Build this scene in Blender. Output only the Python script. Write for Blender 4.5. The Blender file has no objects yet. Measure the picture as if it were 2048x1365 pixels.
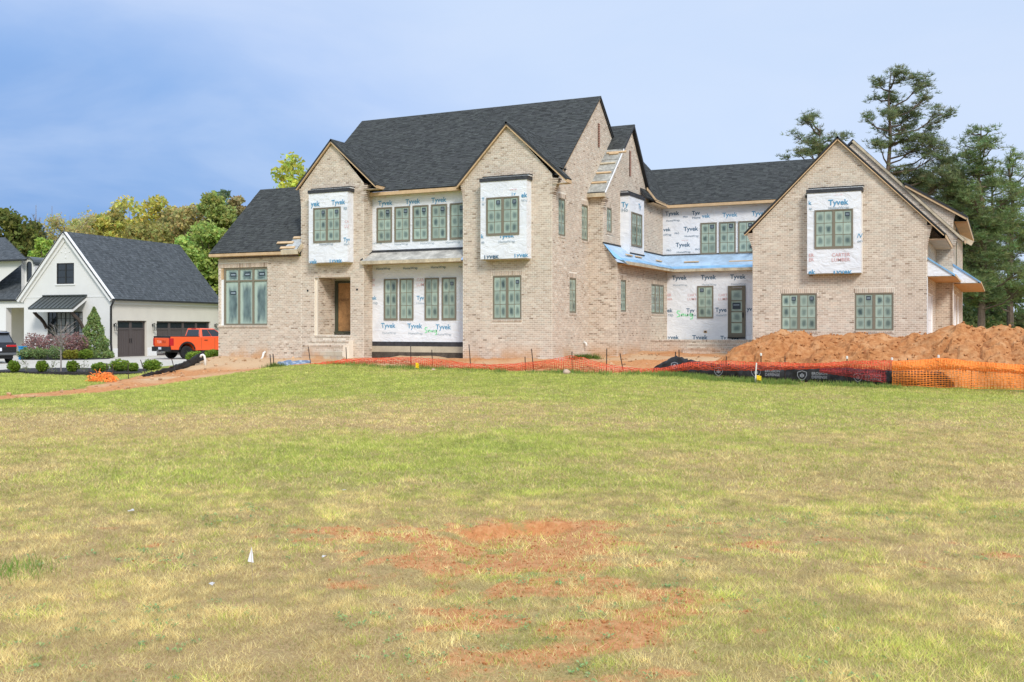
import bpy, bmesh, math, random
import numpy as np
from mathutils import Vector, Matrix
from mathutils.geometry import tessellate_polygon

scene = bpy.context.scene
COL = scene.collection
R = math.radians
rnd = random.Random(7)
nrng = np.random.default_rng(11)

# ------------------------------------------------------------------ camera, sky, sun, exposure
YAW = math.atan2(976, 2030)            # the house front is turned this far from the picture plane
CS, SN = math.cos(YAW), math.sin(YAW)
FPX, HC = 2030.0, 2.2                  # focal length in photo pixels, camera height (m)
cam_d = bpy.data.cameras.new('camera')
cam = bpy.data.objects.new('camera', cam_d)
COL.objects.link(cam)
cam.location = (0, 0, HC)
cam.rotation_euler = (R(90), 0, YAW)
cam_d.sensor_width = 36.0
cam_d.lens = FPX / 2048 * 36
cam_d.shift_y = -27.5 / 2048
cam_d.clip_start = 0.2
cam_d.clip_end = 3000
scene.camera = cam
scene.render.resolution_x, scene.render.resolution_y = 1024, 682
scene.view_settings.view_transform = 'Standard'
scene.view_settings.look = 'None'
scene.view_settings.exposure = 0.95
scene.view_settings.gamma = 1.0
scene.view_settings.use_curve_mapping = False

SUN_DIR = Vector((0.80, -0.80, 0.88)).normalized()     # towards the sun
sun_el = math.asin(SUN_DIR.z)
sun_az = math.atan2(SUN_DIR.x, SUN_DIR.y)
sd = bpy.data.lights.new('sun', 'SUN')
sd.energy = 1.5
sd.angle = R(14)
sd.color = (1.0, 0.955, 0.90)
sun = bpy.data.objects.new('sun', sd)
COL.objects.link(sun)
sun.rotation_euler = SUN_DIR.to_track_quat('Z', 'Y').to_euler()
sun.location = (20, -20, 60)

world = bpy.data.worlds.new('World')
scene.world = world
world.use_nodes = True
wn = world.node_tree
wn.nodes.clear()
def N(nt, t, **kw):
    n = nt.nodes.new(t)
    for k, v in kw.items():
        if k == 'inp':
            for i, val in v.items(): n.inputs[i].default_value = val
        else: setattr(n, k, v)
    return n
def LK(nt, a, b): nt.links.new(a, b)
def ramp(nt, fac, stops, interp='LINEAR'):
    n = nt.nodes.new('ShaderNodeValToRGB')
    n.color_ramp.interpolation = interp
    el = n.color_ramp.elements
    while len(el) < len(stops): el.new(0.5)
    for e, (p, c) in zip(el, stops):
        e.position = p
        e.color = (*c, 1) if len(c) == 3 else c
    LK(nt, fac, n.inputs[0])
    return n.outputs[0]
def mixc(nt, fac, a, b, mode='MIX'):
    n = nt.nodes.new('ShaderNodeMix'); n.data_type = 'RGBA'; n.blend_type = mode
    for s, v in ((n.inputs[0], fac), (n.inputs[6], a), (n.inputs[7], b)):
        if isinstance(v, (int, float)): s.default_value = v
        elif isinstance(v, tuple): s.default_value = (*v, 1) if len(v) == 3 else v
        else: LK(nt, v, s)
    return n.outputs[2]
def mathn(nt, op, a, b=0.0, c=0.0, clamp=False):
    n = nt.nodes.new('ShaderNodeMath'); n.operation = op; n.use_clamp = clamp
    for s, v in zip(n.inputs, (a, b, c)):
        if isinstance(v, (int, float)): s.default_value = v
        else: LK(nt, v, s)
    return n.outputs[0]
def sstep(nt, x, lo, hi, a=0.0, b=1.0):
    n = nt.nodes.new('ShaderNodeMapRange'); n.interpolation_type = 'SMOOTHSTEP'
    n.inputs[1].default_value = lo; n.inputs[2].default_value = hi
    n.inputs[3].default_value = a; n.inputs[4].default_value = b
    LK(nt, x, n.inputs[0])
    return n.outputs[0]

SKY_S = 0.10
sky = N(wn, 'ShaderNodeTexSky', sky_type='NISHITA')
sky.sun_disc = False
sky.sun_elevation = sun_el
sky.sun_rotation = sun_az
tc = N(wn, 'ShaderNodeTexCoord')
gen = tc.outputs['Generated']
# an overcast deck with one darker blue bank low in the north-west
def ddot(v):
    n = wn.nodes.new('ShaderNodeVectorMath'); n.operation = 'DOT_PRODUCT'
    LK(wn, gen, n.inputs[0]); n.inputs[1].default_value = v
    return n.outputs['Value']
def pdir(px, py):
    u, v = (px - 1024) / FPX, (655 - py) / FPX
    return Vector((-SN + CS * u, CS + SN * u, v)).normalized()
nz = N(wn, 'ShaderNodeTexNoise', inp={2: 2.2, 3: 3.0, 4: 0.5})
mp = N(wn, 'ShaderNodeMapping'); mp.inputs['Scale'].default_value = (1, 1, 2.6)
LK(wn, gen, mp.inputs[0]); LK(wn, mp.outputs[0], nz.inputs[0])
wob = mathn(wn, 'MULTIPLY_ADD', nz.outputs[0], 0.10, -0.05)
sep = N(wn, 'ShaderNodeSeparateXYZ'); LK(wn, gen, sep.inputs[0])
dk = mathn(wn, 'ADD', ddot(pdir(-60, 480)), wob)
dk = mathn(wn, 'ADD', dk, mathn(wn, 'MULTIPLY', mathn(wn, 'ABSOLUTE', sep.outputs[2]), -0.30))
bank = sstep(wn, dk, 0.76, 1.005)
cloud = ramp(wn, bank, [(0.0, (0.595, 0.725, 0.955)), (0.35, (0.45, 0.60, 0.91)), (0.7, (0.26, 0.44, 0.80)), (1.0, (0.115, 0.285, 0.655))])
nz2 = N(wn, 'ShaderNodeTexNoise', inp={2: 3.0, 3: 6.0, 4: 0.55, 8: 0.4})
LK(wn, mp.outputs[0], nz2.inputs[0])
cloud = mixc(wn, sstep(wn, nz2.outputs[0], 0.36, 0.70, 0.0, 0.42), cloud, (0.70, 0.79, 0.965))
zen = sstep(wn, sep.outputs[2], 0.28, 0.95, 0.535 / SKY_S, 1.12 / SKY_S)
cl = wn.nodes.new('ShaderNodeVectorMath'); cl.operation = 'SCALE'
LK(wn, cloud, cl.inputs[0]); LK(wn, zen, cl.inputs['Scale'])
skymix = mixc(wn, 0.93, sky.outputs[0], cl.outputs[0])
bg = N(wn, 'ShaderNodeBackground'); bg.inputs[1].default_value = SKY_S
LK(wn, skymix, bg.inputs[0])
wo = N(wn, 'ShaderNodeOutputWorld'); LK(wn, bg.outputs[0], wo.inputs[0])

# ------------------------------------------------------------------ measuring helpers
def ray(px, py):
    u, v = (px - 1024) / FPX, (655 - py) / FPX
    return (-SN + CS * u, CS + SN * u, v)
def at(px, py, D):                      # the place seen at a photo pixel, D metres ahead
    r = ray(px, py)
    return Vector((r[0] * D, r[1] * D, HC + r[2] * D))
def onY(px, py, Y):
    r = ray(px, py); t = Y / r[1]
    return Vector((r[0] * t, Y, HC + r[2] * t))
def onX(px, py, X):
    r = ray(px, py); t = X / r[0]
    return Vector((X, r[1] * t, HC + r[2] * t))
def depth(x, y): return -SN * x + CS * y

# ------------------------------------------------------------------ object helpers
OFF = {}
def tag(o, label=None, cat=None, group=None, kind=None):
    if label: o['label'] = label
    if cat: o['category'] = cat
    if group: o['group'] = group
    if kind: o['kind'] = kind
    return o
def thing(name, label, cat, loc=(0, 0, 0), rz=0.0, group=None, world=False):
    o = bpy.data.objects.new(name, None)
    COL.objects.link(o)
    o.location = loc
    o.rotation_euler = (0, 0, rz)
    o.empty_display_size = 0.3
    OFF[o.name] = Vector(loc) if world else Vector((0, 0, 0))
    return tag(o, label, cat, group)
class MB:
    """collects faces, then links them as one mesh object"""
    def __init__(s): s.v = []; s.f = []; s.m = []; s.c = []; s.uv = {}
    def face(s, pts, m=0, c=None):
        i = len(s.v); s.v.extend([tuple(p) for p in pts]); s.f.append(tuple(range(i, i + len(pts)))); s.m.append(m); s.c.append(c or (1, 1, 1))
    def poly(s, pts, m=0, c=None, holes=()):
        if len(pts) <= 4 and not holes: return s.face(pts, m, c)
        loops = [[Vector(p) for p in pts]] + [[Vector(p) for p in h] for h in holes]
        flat = [p for l in loops for p in l]
        nrm = Vector((0, 0, 0))
        for i in range(len(pts)):
            nrm += Vector(pts[i]).cross(Vector(pts[(i + 1) % len(pts)]))
        base = len(s.v); s.v.extend([tuple(p) for p in flat])
        for t in tessellate_polygon(loops):
            a, b, d = (flat[k] for k in t)
            if (b - a).cross(d - a).dot(nrm) < 0: t = (t[0], t[2], t[1])
            s.f.append(tuple(base + k for k in t)); s.m.append(m); s.c.append(c or (1, 1, 1))
    def hexa(s, b, t, m=0, c=None):
        """b, t: four bottom and four top corners, counter-clockwise from above"""
        i = len(s.v); s.v.extend([tuple(p) for p in list(b) + list(t)])
        for q in ((3, 2, 1, 0), (4, 5, 6, 7), (0, 1, 5, 4), (1, 2, 6, 5), (2, 3, 7, 6), (3, 0, 4, 7)):
            s.f.append(tuple(i + k for k in q)); s.m.append(m); s.c.append(c or (1, 1, 1))
    def box(s, lo, hi, m=0, c=None):
        x0, y0, z0 = lo; x1, y1, z1 = hi
        s.hexa([(x0, y0, z0), (x1, y0, z0), (x1, y1, z0), (x0, y1, z0)], [(x0, y0, z1), (x1, y0, z1), (x1, y1, z1), (x0, y1, z1)], m, c)
    def obox(s, O, U, V, W, m=0, c=None):
        """box from corner O along three edge vectors (U x V should point along W)"""
        O, U, V, W = map(Vector, (O, U, V, W))
        s.hexa([O, O + U, O + U + V, O + V], [O + W, O + U + W, O + U + V + W, O + V + W], m, c)
    def bar(s, a, b, w, h, up=(0, 0, 1), m=0, c=None):
        a, b = Vector(a), Vector(b); d = (b - a); up = Vector(up)
        side = d.cross(up).normalized() * w; upv = side.cross(d).normalized() * h
        s.hexa([a - side / 2 - upv / 2, a + side / 2 - upv / 2, b + side / 2 - upv / 2, b - side / 2 - upv / 2],
               [a - side / 2 + upv / 2, a + side / 2 + upv / 2, b + side / 2 + upv / 2, b - side / 2 + upv / 2], m, c)
    def tube(s, pts, rad, n=6, m=0, c=None, cap=True):
        pts = [Vector(p) for p in pts]
        rad = rad if isinstance(rad, (list, tuple)) else [rad] * len(pts)
        base = len(s.v); prev = None
        for i, p in enumerate(pts):
            d = (pts[min(i + 1, len(pts) - 1)] - pts[max(i - 1, 0)]).normalized()
            ref = prev if prev is not None else (Vector((1, 0, 0)) if abs(d.x) < 0.9 else Vector((0, 1, 0)))
            a = (ref - d * ref.dot(d)).normalized(); prev = a; b = d.cross(a)
            for k in range(n):
                t = 2 * math.pi * k / n
                s.v.append(tuple(p + (a * math.cos(t) + b * math.sin(t)) * rad[i]))
        for i in range(len(pts) - 1):
            for k in range(n):
                s.f.append((base + i * n + k, base + i * n + (k + 1) % n, base + (i + 1) * n + (k + 1) % n, base + (i + 1) * n + k)); s.m.append(m); s.c.append(c or (1, 1, 1))
        if cap:
            s.f.append(tuple(base + k for k in reversed(range(n)))); s.m.append(m); s.c.append(c or (1, 1, 1))
            e = base + (len(pts) - 1) * n
            s.f.append(tuple(e + k for k in range(n))); s.m.append(m); s.c.append(c or (1, 1, 1))
    def lathe(s, prof, ctr, axis='Z', n=20, m=0, c=None):
        """prof: (radius, height) pairs round an axis through ctr"""
        base = len(s.v); ctr = Vector(ctr)
        for r, h in prof:
            for k in range(n):
                t = 2 * math.pi * k / n; a, b = r * math.cos(t), r * math.sin(t)
                q = (a, b, h) if axis == 'Z' else ((b, h, a) if axis == 'Y' else (h, a, b))
                s.v.append(tuple(ctr + Vector(q)))
        for i in range(len(prof) - 1):
            for k in range(n):
                s.f.append((base + i * n + k, base + i * n + (k + 1) % n, base + (i + 1) * n + (k + 1) % n, base + (i + 1) * n + k)); s.m.append(m); s.c.append(c or (1, 1, 1))
    def prism(s, prof, y0, y1, m=0, c=None, plane='XZ', cap=True):
        """extrude a closed outline (x,z) along y"""
        P = (lambda a, b, t: (a, t, b)) if plane == 'XZ' else (lambda a, b, t: (t, a, b))
        n = len(prof)
        if cap:
            s.poly([P(a, b, y0) for a, b in prof], m, c)
            s.poly([P(a, b, y1) for a, b in reversed(prof)], m, c)
        for i in range(n):
            a, b = prof[i], prof[(i + 1) % n]
            s.face([P(*b, y0), P(*a, y0), P(*a, y1), P(*b, y1)], m, c)
    def build(s, name, mats, parent=None, origin=None, kind=None, label=None, cat=None, group=None, smooth=False, bevel=0, root=None, rz=0.0):
        me = bpy.data.meshes.new(name)
        off = Vector(origin) if origin is not None else Vector((0, 0, 0))
        if parent is not None:
            r = root or parent
            off = OFF.get(r.name, Vector((0, 0, 0)))
        v = np.array(s.v, dtype=np.float64).reshape(-1, 3) - np.array(off)
        if rz:
            ca, sa = math.cos(-rz), math.sin(-rz)
            v = np.stack([v[:, 0] * ca - v[:, 1] * sa, v[:, 0] * sa + v[:, 1] * ca, v[:, 2]], 1)
        me.from_pydata(v.tolist(), [], s.f)
        mats = mats if isinstance(mats, (list, tuple)) else [mats]
        for mt in mats: me.materials.append(mt)
        if len(mats) > 1: me.polygons.foreach_set('material_index', s.m)
        if any(x != (1, 1, 1) for x in s.c):
            a = me.attributes.new('Col', 'FLOAT_COLOR', 'FACE')
            a.data.foreach_set('color', np.concatenate([np.array(s.c, dtype=np.float32), np.ones((len(s.c), 1), dtype=np.float32)], 1).ravel())
        if smooth: me.polygons.foreach_set('use_smooth', [True] * len(me.polygons))
        me.update()
        o = bpy.data.objects.new(name, me)
        COL.objects.link(o)
        if bevel:
            md = o.modifiers.new('bevel', 'BEVEL'); md.width = bevel; md.segments = 2; md.limit_method = 'ANGLE'; md.angle_limit = R(40)
        if parent is not None:
            o.parent = parent
            OFF[o.name] = off
        elif origin is not None:
            o.location = origin; o.rotation_euler = (0, 0, rz)
        return tag(o, label, cat, group, kind)
def npmesh(name, V, F, mat, col=None, parent=None, origin=None, smooth=False, **tags):
    """mesh from numpy arrays, F all of one size; col per vertex"""
    me = bpy.data.meshes.new(name)
    off = np.array(origin if origin is not None else (OFF.get(parent.name, Vector((0, 0, 0))) if parent is not None else (0, 0, 0)), dtype=np.float64)
    V = (V - off).astype(np.float32)
    k = F.shape[1]; nf = len(F)
    me.vertices.add(len(V)); me.vertices.foreach_set('co', V.ravel())
    me.loops.add(nf * k); me.loops.foreach_set('vertex_index', F.astype(np.int32).ravel())
    me.polygons.add(nf)
    me.polygons.foreach_set('loop_start', np.arange(0, nf * k, k, dtype=np.int32))
    if col is not None:
        a = me.attributes.new('Col', 'FLOAT_COLOR', 'POINT')
        a.data.foreach_set('color', np.concatenate([col, np.ones((len(col), 1))], 1).astype(np.float32).ravel())
    me.polygons.foreach_set('use_smooth', np.full(nf, smooth, dtype=bool))
    me.materials.append(mat)
    me.update(calc_edges=True)
    o = bpy.data.objects.new(name, me)
    COL.objects.link(o)
    if parent is not None: o.parent = parent
    elif origin is not None: o.location = origin
    return tag(o, **tags)
_txt = {}
def text_mesh(s, bold=0.0):
    if (s, bold) in _txt: return _txt[(s, bold)]
    cu = bpy.data.curves.new('t', 'FONT'); cu.body = s; cu.size = 1.0; cu.offset = bold; cu.resolution_u = 2
    ob = bpy.data.objects.new('t', cu); COL.objects.link(ob)
    bpy.context.view_layer.update()
    me = bpy.data.meshes.new_from_object(ob.evaluated_get(bpy.context.evaluated_depsgraph_get()))
    vs = [v.co.xy.copy() for v in me.vertices]; fs = [tuple(p.vertices) for p in me.polygons]
    bpy.data.objects.remove(ob); bpy.data.curves.remove(cu); bpy.data.meshes.remove(me)
    x0 = min(v.x for v in vs); x1 = max(v.x for v in vs)
    w = x1 - x0
    vs = [((v.x - x0) / w - 0.5, v.y / w) for v in vs]    # width 1, baseline at 0
    _txt[(s, bold)] = (vs, fs)
    return vs, fs
def put_text(mb, s, P, U, width, m=0, bold=0.012, V=(0, 0, 1), tall=1.0, clip=None):
    vs, fs = text_mesh(s, bold)
    P, U, V = Vector(P), Vector(U), Vector(V)
    base = len(mb.v)
    for x, y in vs:
        yy = y * width * tall
        if clip is not None: yy = min(max(yy, clip[0]), clip[1])
        mb.v.append(tuple(P + U * (x * width) + V * yy))
    for f in fs:
        mb.f.append(tuple(base + k for k in f)); mb.m.append(m); mb.c.append((1, 1, 1))

# ------------------------------------------------------------------ materials
def mat(name, color=(0.5, 0.5, 0.5), rough=0.8, attr=False, noise=None, bump=None, metal=0.0, spec=0.4, coord='Object', coat=0.0, trans=0.0):
    """noise: (scale, amount) brightness mottling; bump: (scale, strength)"""
    m = bpy.data.materials.new(name); m.use_nodes = True
    nt = m.node_tree; b = nt.nodes['Principled BSDF']
    b.inputs['Roughness'].default_value = rough; b.inputs['Metallic'].default_value = metal
    b.inputs['Specular IOR Level'].default_value = spec
    b.inputs['Coat Weight'].default_value = coat
    if attr:
        a = nt.nodes.new('ShaderNodeAttribute'); a.attribute_name = 'Col'; base = a.outputs['Color']
    else:
        rgb = nt.nodes.new('ShaderNodeRGB'); rgb.outputs[0].default_value = (*color, 1); base = rgb.outputs[0]
    t = nt.nodes.new('ShaderNodeTexCoord')
    if noise:
        for sc, am in (noise if isinstance(noise, list) else [noise]):
            n = N(nt, 'ShaderNodeTexNoise', inp={2: sc, 3: 4.0, 4: 0.6}); LK(nt, t.outputs[coord], n.inputs[0])
            f = nt.nodes.new('ShaderNodeMapRange'); f.inputs[1].default_value = 0.3; f.inputs[2].default_value = 0.7
            f.inputs[3].default_value = 1 - am; f.inputs[4].default_value = 1 + am
            LK(nt, n.outputs[0], f.inputs[0])
            cmb = nt.nodes.new('ShaderNodeCombineColor')
            for i in range(3): LK(nt, f.outputs[0], cmb.inputs[i])
            base = mixc(nt, 1.0, base, cmb.outputs[0], 'MULTIPLY')
    LK(nt, base, b.inputs['Base Color'])
    if bump:
        n = N(nt, 'ShaderNodeTexNoise', inp={2: bump[0], 3: 5.0, 4: 0.65}); LK(nt, t.outputs[coord], n.inputs[0])
        bp = nt.nodes.new('ShaderNodeBump'); bp.inputs['Strength'].default_value = bump[1]; bp.inputs['Distance'].default_value = 0.05
        LK(nt, n.outputs[0], bp.inputs['Height']); LK(nt, bp.outputs[0], b.inputs['Normal'])
    if trans:
        tr = nt.nodes.new('ShaderNodeBsdfTranslucent'); LK(nt, base, tr.inputs[0])
        ms = nt.nodes.new('ShaderNodeMixShader'); ms.inputs[0].default_value = trans
        LK(nt, b.outputs[0], ms.inputs[1]); LK(nt, tr.outputs[0], ms.inputs[2])
        LK(nt, ms.outputs[0], nt.nodes['Material Output'].inputs[0])
    return m
M = {}
M['mortar'] = mat('mortar', (0.77, 0.70, 0.585), 0.95, noise=[(1.2, 0.08), (40, 0.08)])
M['brick'] = mat('brick', attr=True, rough=0.92, noise=[(60, 0.12), (0.7, 0.09)], bump=(90, 0.25))
def mud_splash(m):
    """clay splashed on the lowest courses in patches"""
    nt = m.node_tree; b = nt.nodes['Principled BSDF']; src = b.inputs['Base Color'].links[0].from_socket
    t = nt.nodes.new('ShaderNodeTexCoord'); sp = nt.nodes.new('ShaderNodeSeparateXYZ'); LK(nt, t.outputs['Object'], sp.inputs[0])
    n = N(nt, 'ShaderNodeTexNoise', inp={2: 0.55, 3: 4.0, 4: 0.6}); LK(nt, t.outputs['Object'], n.inputs[0])
    f = mathn(nt, 'MULTIPLY', sstep(nt, sp.outputs[2], -0.1, 0.75, 1.0, 0.0), sstep(nt, n.outputs[0], 0.46, 0.62))
    LK(nt, mixc(nt, mathn(nt, 'MULTIPLY', f, 0.75), src, (0.56, 0.30, 0.12)), b.inputs['Base Color'])
mud_splash(M['brick']); mud_splash(M['mortar'])
M['shingle'] = mat('shingle', attr=True, rough=0.95, noise=[(180, 0.2)], spec=0.15)
M['felt'] = mat('felt', (0.035, 0.037, 0.04), 0.9)
M['wood'] = mat('wood', (0.56, 0.39, 0.22), 0.8, noise=[(3, 0.16), (35, 0.1)])
M['osb'] = mat('osb', (0.52, 0.30, 0.12), 0.85, noise=[(9, 0.25), (50, 0.25)])
M['ply'] = mat('ply', (0.50, 0.42, 0.29), 0.85, noise=[(2.5, 0.25), (14, 0.15)])
M['tarpaper'] = mat('tarpaper', (0.40, 0.38, 0.33), 0.8, noise=[(2.0, 0.35), (9, 0.2)])
M['white'] = mat('white', (0.80, 0.80, 0.78), 0.7, noise=[(2, 0.03)])
M['winframe'] = mat('winframe', (0.20, 0.175, 0.125), 0.5)
M['black'] = mat('black', (0.015, 0.015, 0.016), 0.45)
M['rubberflash'] = mat('rubberflash', (0.035, 0.036, 0.04), 0.55, noise=(6, 0.4), bump=(14, 0.5))
M['concrete'] = mat('concrete', (0.47, 0.41, 0.30), 0.9, noise=[(1.5, 0.15), (20, 0.1)])
M['damp'] = mat('damp', (0.075, 0.06, 0.045), 0.9, noise=[(2.5, 0.5), (25, 0.3)])
M['cmu'] = mat('cmu', (0.47, 0.42, 0.33), 0.95, noise=[(3, 0.15), (60, 0.15)])
M['blueprint'] = mat('blueprint', (0.095, 0.30, 0.47), 0.55)
M['greyprint'] = mat('greyprint', (0.30, 0.37, 0.42), 0.6)
M['darkprint'] = mat('darkprint', (0.05, 0.12, 0.19), 0.55)
M['redprint'] = mat('redprint', (0.66, 0.38, 0.36), 0.6)
M['greenspray'] = mat('greenspray', (0.30, 0.78, 0.40), 0.6)
M['sticker'] = mat('sticker', (0.03, 0.045, 0.06), 0.5)
M['whiteprint'] = mat('whiteprint', (0.30, 0.31, 0.33), 0.6)
M['steel'] = mat('steel', (0.035, 0.024, 0.02), 0.7)
M['pvc'] = mat('pvc', (0.74, 0.71, 0.64), 0.5)
M['rock'] = mat('rock', (0.45, 0.33, 0.24), 0.9, noise=(6, 0.2), bump=(9, 0.5))

def wrap_mat():
    m = bpy.data.materials.new('house_wrap'); m.use_nodes = True; nt = m.node_tree; b = nt.nodes['Principled BSDF']
    b.inputs['Roughness'].default_value = 0.55
    t = nt.nodes.new('ShaderNodeTexCoord')
    n = N(nt, 'ShaderNodeTexNoise', inp={2: 1.6, 3: 5.0, 4: 0.55}); LK(nt, t.outputs['Object'], n.inputs[0])
    col = ramp(nt, n.outputs[0], [(0.3, (0.70, 0.715, 0.735)), (0.7, (0.80, 0.81, 0.815))])
    LK(nt, col, b.inputs['Base Color'])
    mp_ = nt.nodes.new('ShaderNodeMapping'); mp_.inputs['Scale'].default_value = (1.2, 1.2, 2.0); mp_.inputs['Rotation'].default_value = (0.1, 0.25, 0)
    LK(nt, t.outputs['Object'], mp_.inputs[0])
    n2 = N(nt, 'ShaderNodeTexNoise', inp={2: 1.7, 3: 5.0, 4: 0.6, 8: 1.2}); LK(nt, mp_.outputs[0], n2.inputs[0])
    bp = nt.nodes.new('ShaderNodeBump'); bp.inputs['Strength'].default_value = 0.5; bp.inputs['Distance'].default_value = 0.10
    LK(nt, n2.outputs[0], bp.inputs['Height']); LK(nt, bp.outputs[0], b.inputs['Normal'])
    return m
M['wrap'] = wrap_mat()
def blue_mat():
    m = mat('roof_membrane', (0.36, 0.49, 0.62), 0.45, noise=[(0.9, 0.22), (5, 0.12)], bump=(6, 0.4))
    return m
M['blue'] = blue_mat()
M['blue_edge'] = mat('roof_membrane_blue', (0.20, 0.39, 0.58), 0.5, noise=[(1.2, 0.25)])
def pane_mat():
    """glass behind a milky masking film that is thin in the middle of each pane"""
    m = bpy.data.materials.new('filmed_glass'); m.use_nodes = True; nt = m.node_tree; b = nt.nodes['Principled BSDF']
    b.inputs['Roughness'].default_value = 0.28
    uv = nt.nodes.new('ShaderNodeUVMap'); sp = nt.nodes.new('ShaderNodeSeparateXYZ'); LK(nt, uv.outputs[0], sp.inputs[0])
    oi = nt.nodes.new('ShaderNodeObjectInfo')
    n = N(nt, 'ShaderNodeTexNoise', inp={2: 3.0, 3: 3.0}); n.noise_dimensions = '4D'
    LK(nt, uv.outputs[0], n.inputs[0]); LK(nt, mathn(nt, 'MULTIPLY', oi.outputs['Random'], 40.0), n.inputs[1])
    w = mathn(nt, 'MULTIPLY_ADD', n.outputs[0], 0.5, -0.25)
    dx = mathn(nt, 'POWER', mathn(nt, 'ABSOLUTE', mathn(nt, 'SUBTRACT', sp.outputs[0], 0.52)), 3.0); dy = mathn(nt, 'POWER', mathn(nt, 'ABSOLUTE', mathn(nt, 'SUBTRACT', sp.outputs[1], 0.48)), 3.0)
    d = mathn(nt, 'ADD', mathn(nt, 'POWER', mathn(nt, 'ADD', dx, dy), 0.3333), mathn(nt, 'MULTIPLY', w, 0.6))
    f = sstep(nt, d, 0.10, 0.46, 1.0, 0.0)
    f = mathn(nt, 'MULTIPLY', f, mathn(nt, 'MULTIPLY_ADD', oi.outputs['Random'], 0.6, 0.40))
    col = mixc(nt, f, (0.33, 0.415, 0.335), (0.05, 0.085, 0.082))
    k = mathn(nt, 'MULTIPLY_ADD', mathn(nt, 'FRACT', mathn(nt, 'MULTIPLY', oi.outputs['Random'], 7.3)), 0.4, 0.78)
    cb = nt.nodes.new('ShaderNodeCombineColor')
    for i in range(3): LK(nt, k, cb.inputs[i])
    LK(nt, mixc(nt, 1.0, col, cb.outputs[0], 'MULTIPLY'), b.inputs['Base Color'])
    b.inputs['Roughness'].default_value = 0.14; b.inputs['Specular IOR Level'].default_value = 0.6
    return m
M['pane'] = pane_mat()
def pane_tall_mat():
    m = bpy.data.materials.new('filmed_glass_tall'); m.use_nodes = True; nt = m.node_tree; b = nt.nodes['Principled BSDF']
    b.inputs['Roughness'].default_value = 0.22
    uv = nt.nodes.new('ShaderNodeUVMap'); sp = nt.nodes.new('ShaderNodeSeparateXYZ'); LK(nt, uv.outputs[0], sp.inputs[0])
    oi = nt.nodes.new('ShaderNodeObjectInfo')
    n = N(nt, 'ShaderNodeTexNoise', inp={2: 3.5, 3: 4.0}); n.noise_dimensions = '4D'
    LK(nt, uv.outputs[0], n.inputs[0]); LK(nt, mathn(nt, 'MULTIPLY', oi.outputs['Random'], 40.0), n.inputs[1])
    dx = mathn(nt, 'ABSOLUTE', mathn(nt, 'SUBTRACT', sp.outputs[0], 0.55))
    dy = mathn(nt, 'MULTIPLY', mathn(nt, 'ABSOLUTE', mathn(nt, 'SUBTRACT', sp.outputs[1], 0.47)), 0.78)
    d = mathn(nt, 'ADD', mathn(nt, 'MAXIMUM', dx, dy), mathn(nt, 'MULTIPLY_ADD', n.outputs[0], 0.2, -0.1))
    f = sstep(nt, d, 0.22, 0.42, 0.95, 0.0)
    col = mixc(nt, f, (0.40, 0.50, 0.42), ramp(nt, n.outputs[0], [(0.3, (0.045, 0.075, 0.085)), (0.7, (0.16, 0.23, 0.225))]))
    LK(nt, col, b.inputs['Base Color'])
    return m
M['pane_tall'] = pane_tall_mat()
M['dark_glass'] = mat('dark_glass', (0.02, 0.026, 0.03), 0.08, spec=0.6)
# ------------------------------------------------------------------ terrain
def ctrl():
    pts = []
    def px(x, y, D): p = at(x, y, D); pts.append((p.x, p.y, p.z))
    def pz(x, D, z): p = at(x, 655, D); pts.append((p.x, p.y, z))
    for D, z in ((3, 0.0), (7, 0.0), (12, 0.0), (17, 0.03), (22, 0.08)):
        for x in (-300, 200, 700, 1200, 1700, 2300): pz(x, D, z)
    for x, z in ((300, 0.12), (700, 0.24), (1100, 0.25), (1500, 0.2), (1900, 0.16), (2300, 0.15)): pz(x, 28, z)
    for x, y, D in ((2048, 779, 31.6), (1785, 773, 32.5), (1500, 760, 34.5), (1300, 748, 36), (1130, 743, 37.5), (1000, 740, 38.5),
                    (830, 735, 40), (700, 730, 41), (575, 732, 41.3), (520, 740, 40), (400, 757, 37), (240, 784, 33), (100, 794, 31), (0, 801, 30),
                    (300, 750, 44), (350, 738, 44.5), (400, 722, 45.5), (455, 722, 46), (520, 722, 44.5), (500, 742, 41.5), (440, 746, 40.5), (240, 772, 35.5),
                    (100, 786, 32.5), (0, 791, 31.3), (0, 765, 39.5), (100, 758, 42), (200, 752, 44.5), (0, 745, 47), (280, 748, 46.5)):
        px(x, y, D)
    for X, Y, z in ((-33.8, 37.7, 0.78), (-29, 37.7, 0.76), (-25.4, 37.7, 0.80), (-20.4, 37.7, 0.86), (-16.3, 37.7, 0.88), (-16.3, 41.8, 0.9), (-15, 41.8, 0.93),
                    (-15, 46.4, 1.05), (-11, 46.4, 1.0), (-12, 41, 0.85), (-9.5, 43.5, 0.9), (-2.6, 43.5, 0.9), (-2, 49.7, 0.95), (-1, 58, 0.9), (6, 40, 0.8), (6, 50, 0.9), (-25, 50, 0.9), (-12, 60, 0.9), (-33.8, 46, 0.55),
                    (-37, 44, 0.2), (-38.5, 37.5, 0.12), (-38, 50, 0.1), (-44, 38, 0.1), (-48, 48, 0.1), (-55, 45, 0.1), (-55, 58, 0.1), (-66, 52, 0.1), (-50, 30, 0.08), (-40, 22, 0.05), (-60, 20, 0.05), (-44, 60, 0.1), (-40, 70, 0.1),
                    (-30, 10, 0.0), (30, 20, 0.05), (30, 40, 0.5), (25, 60, 0.7), (10, 75, 0.8), (-20, 80, 0.7)):
        pts.append((X, Y, z))
    for k in range(16):
        t = 2 * math.pi * k / 16
        pts.append((-15 + 170 * math.cos(t), 40 + 170 * math.sin(t), 0.2))
    return np.array(pts)
CP = ctrl()
def _phi(r2): return 0.5 * r2 * np.log(np.maximum(r2, 1e-9))
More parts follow.
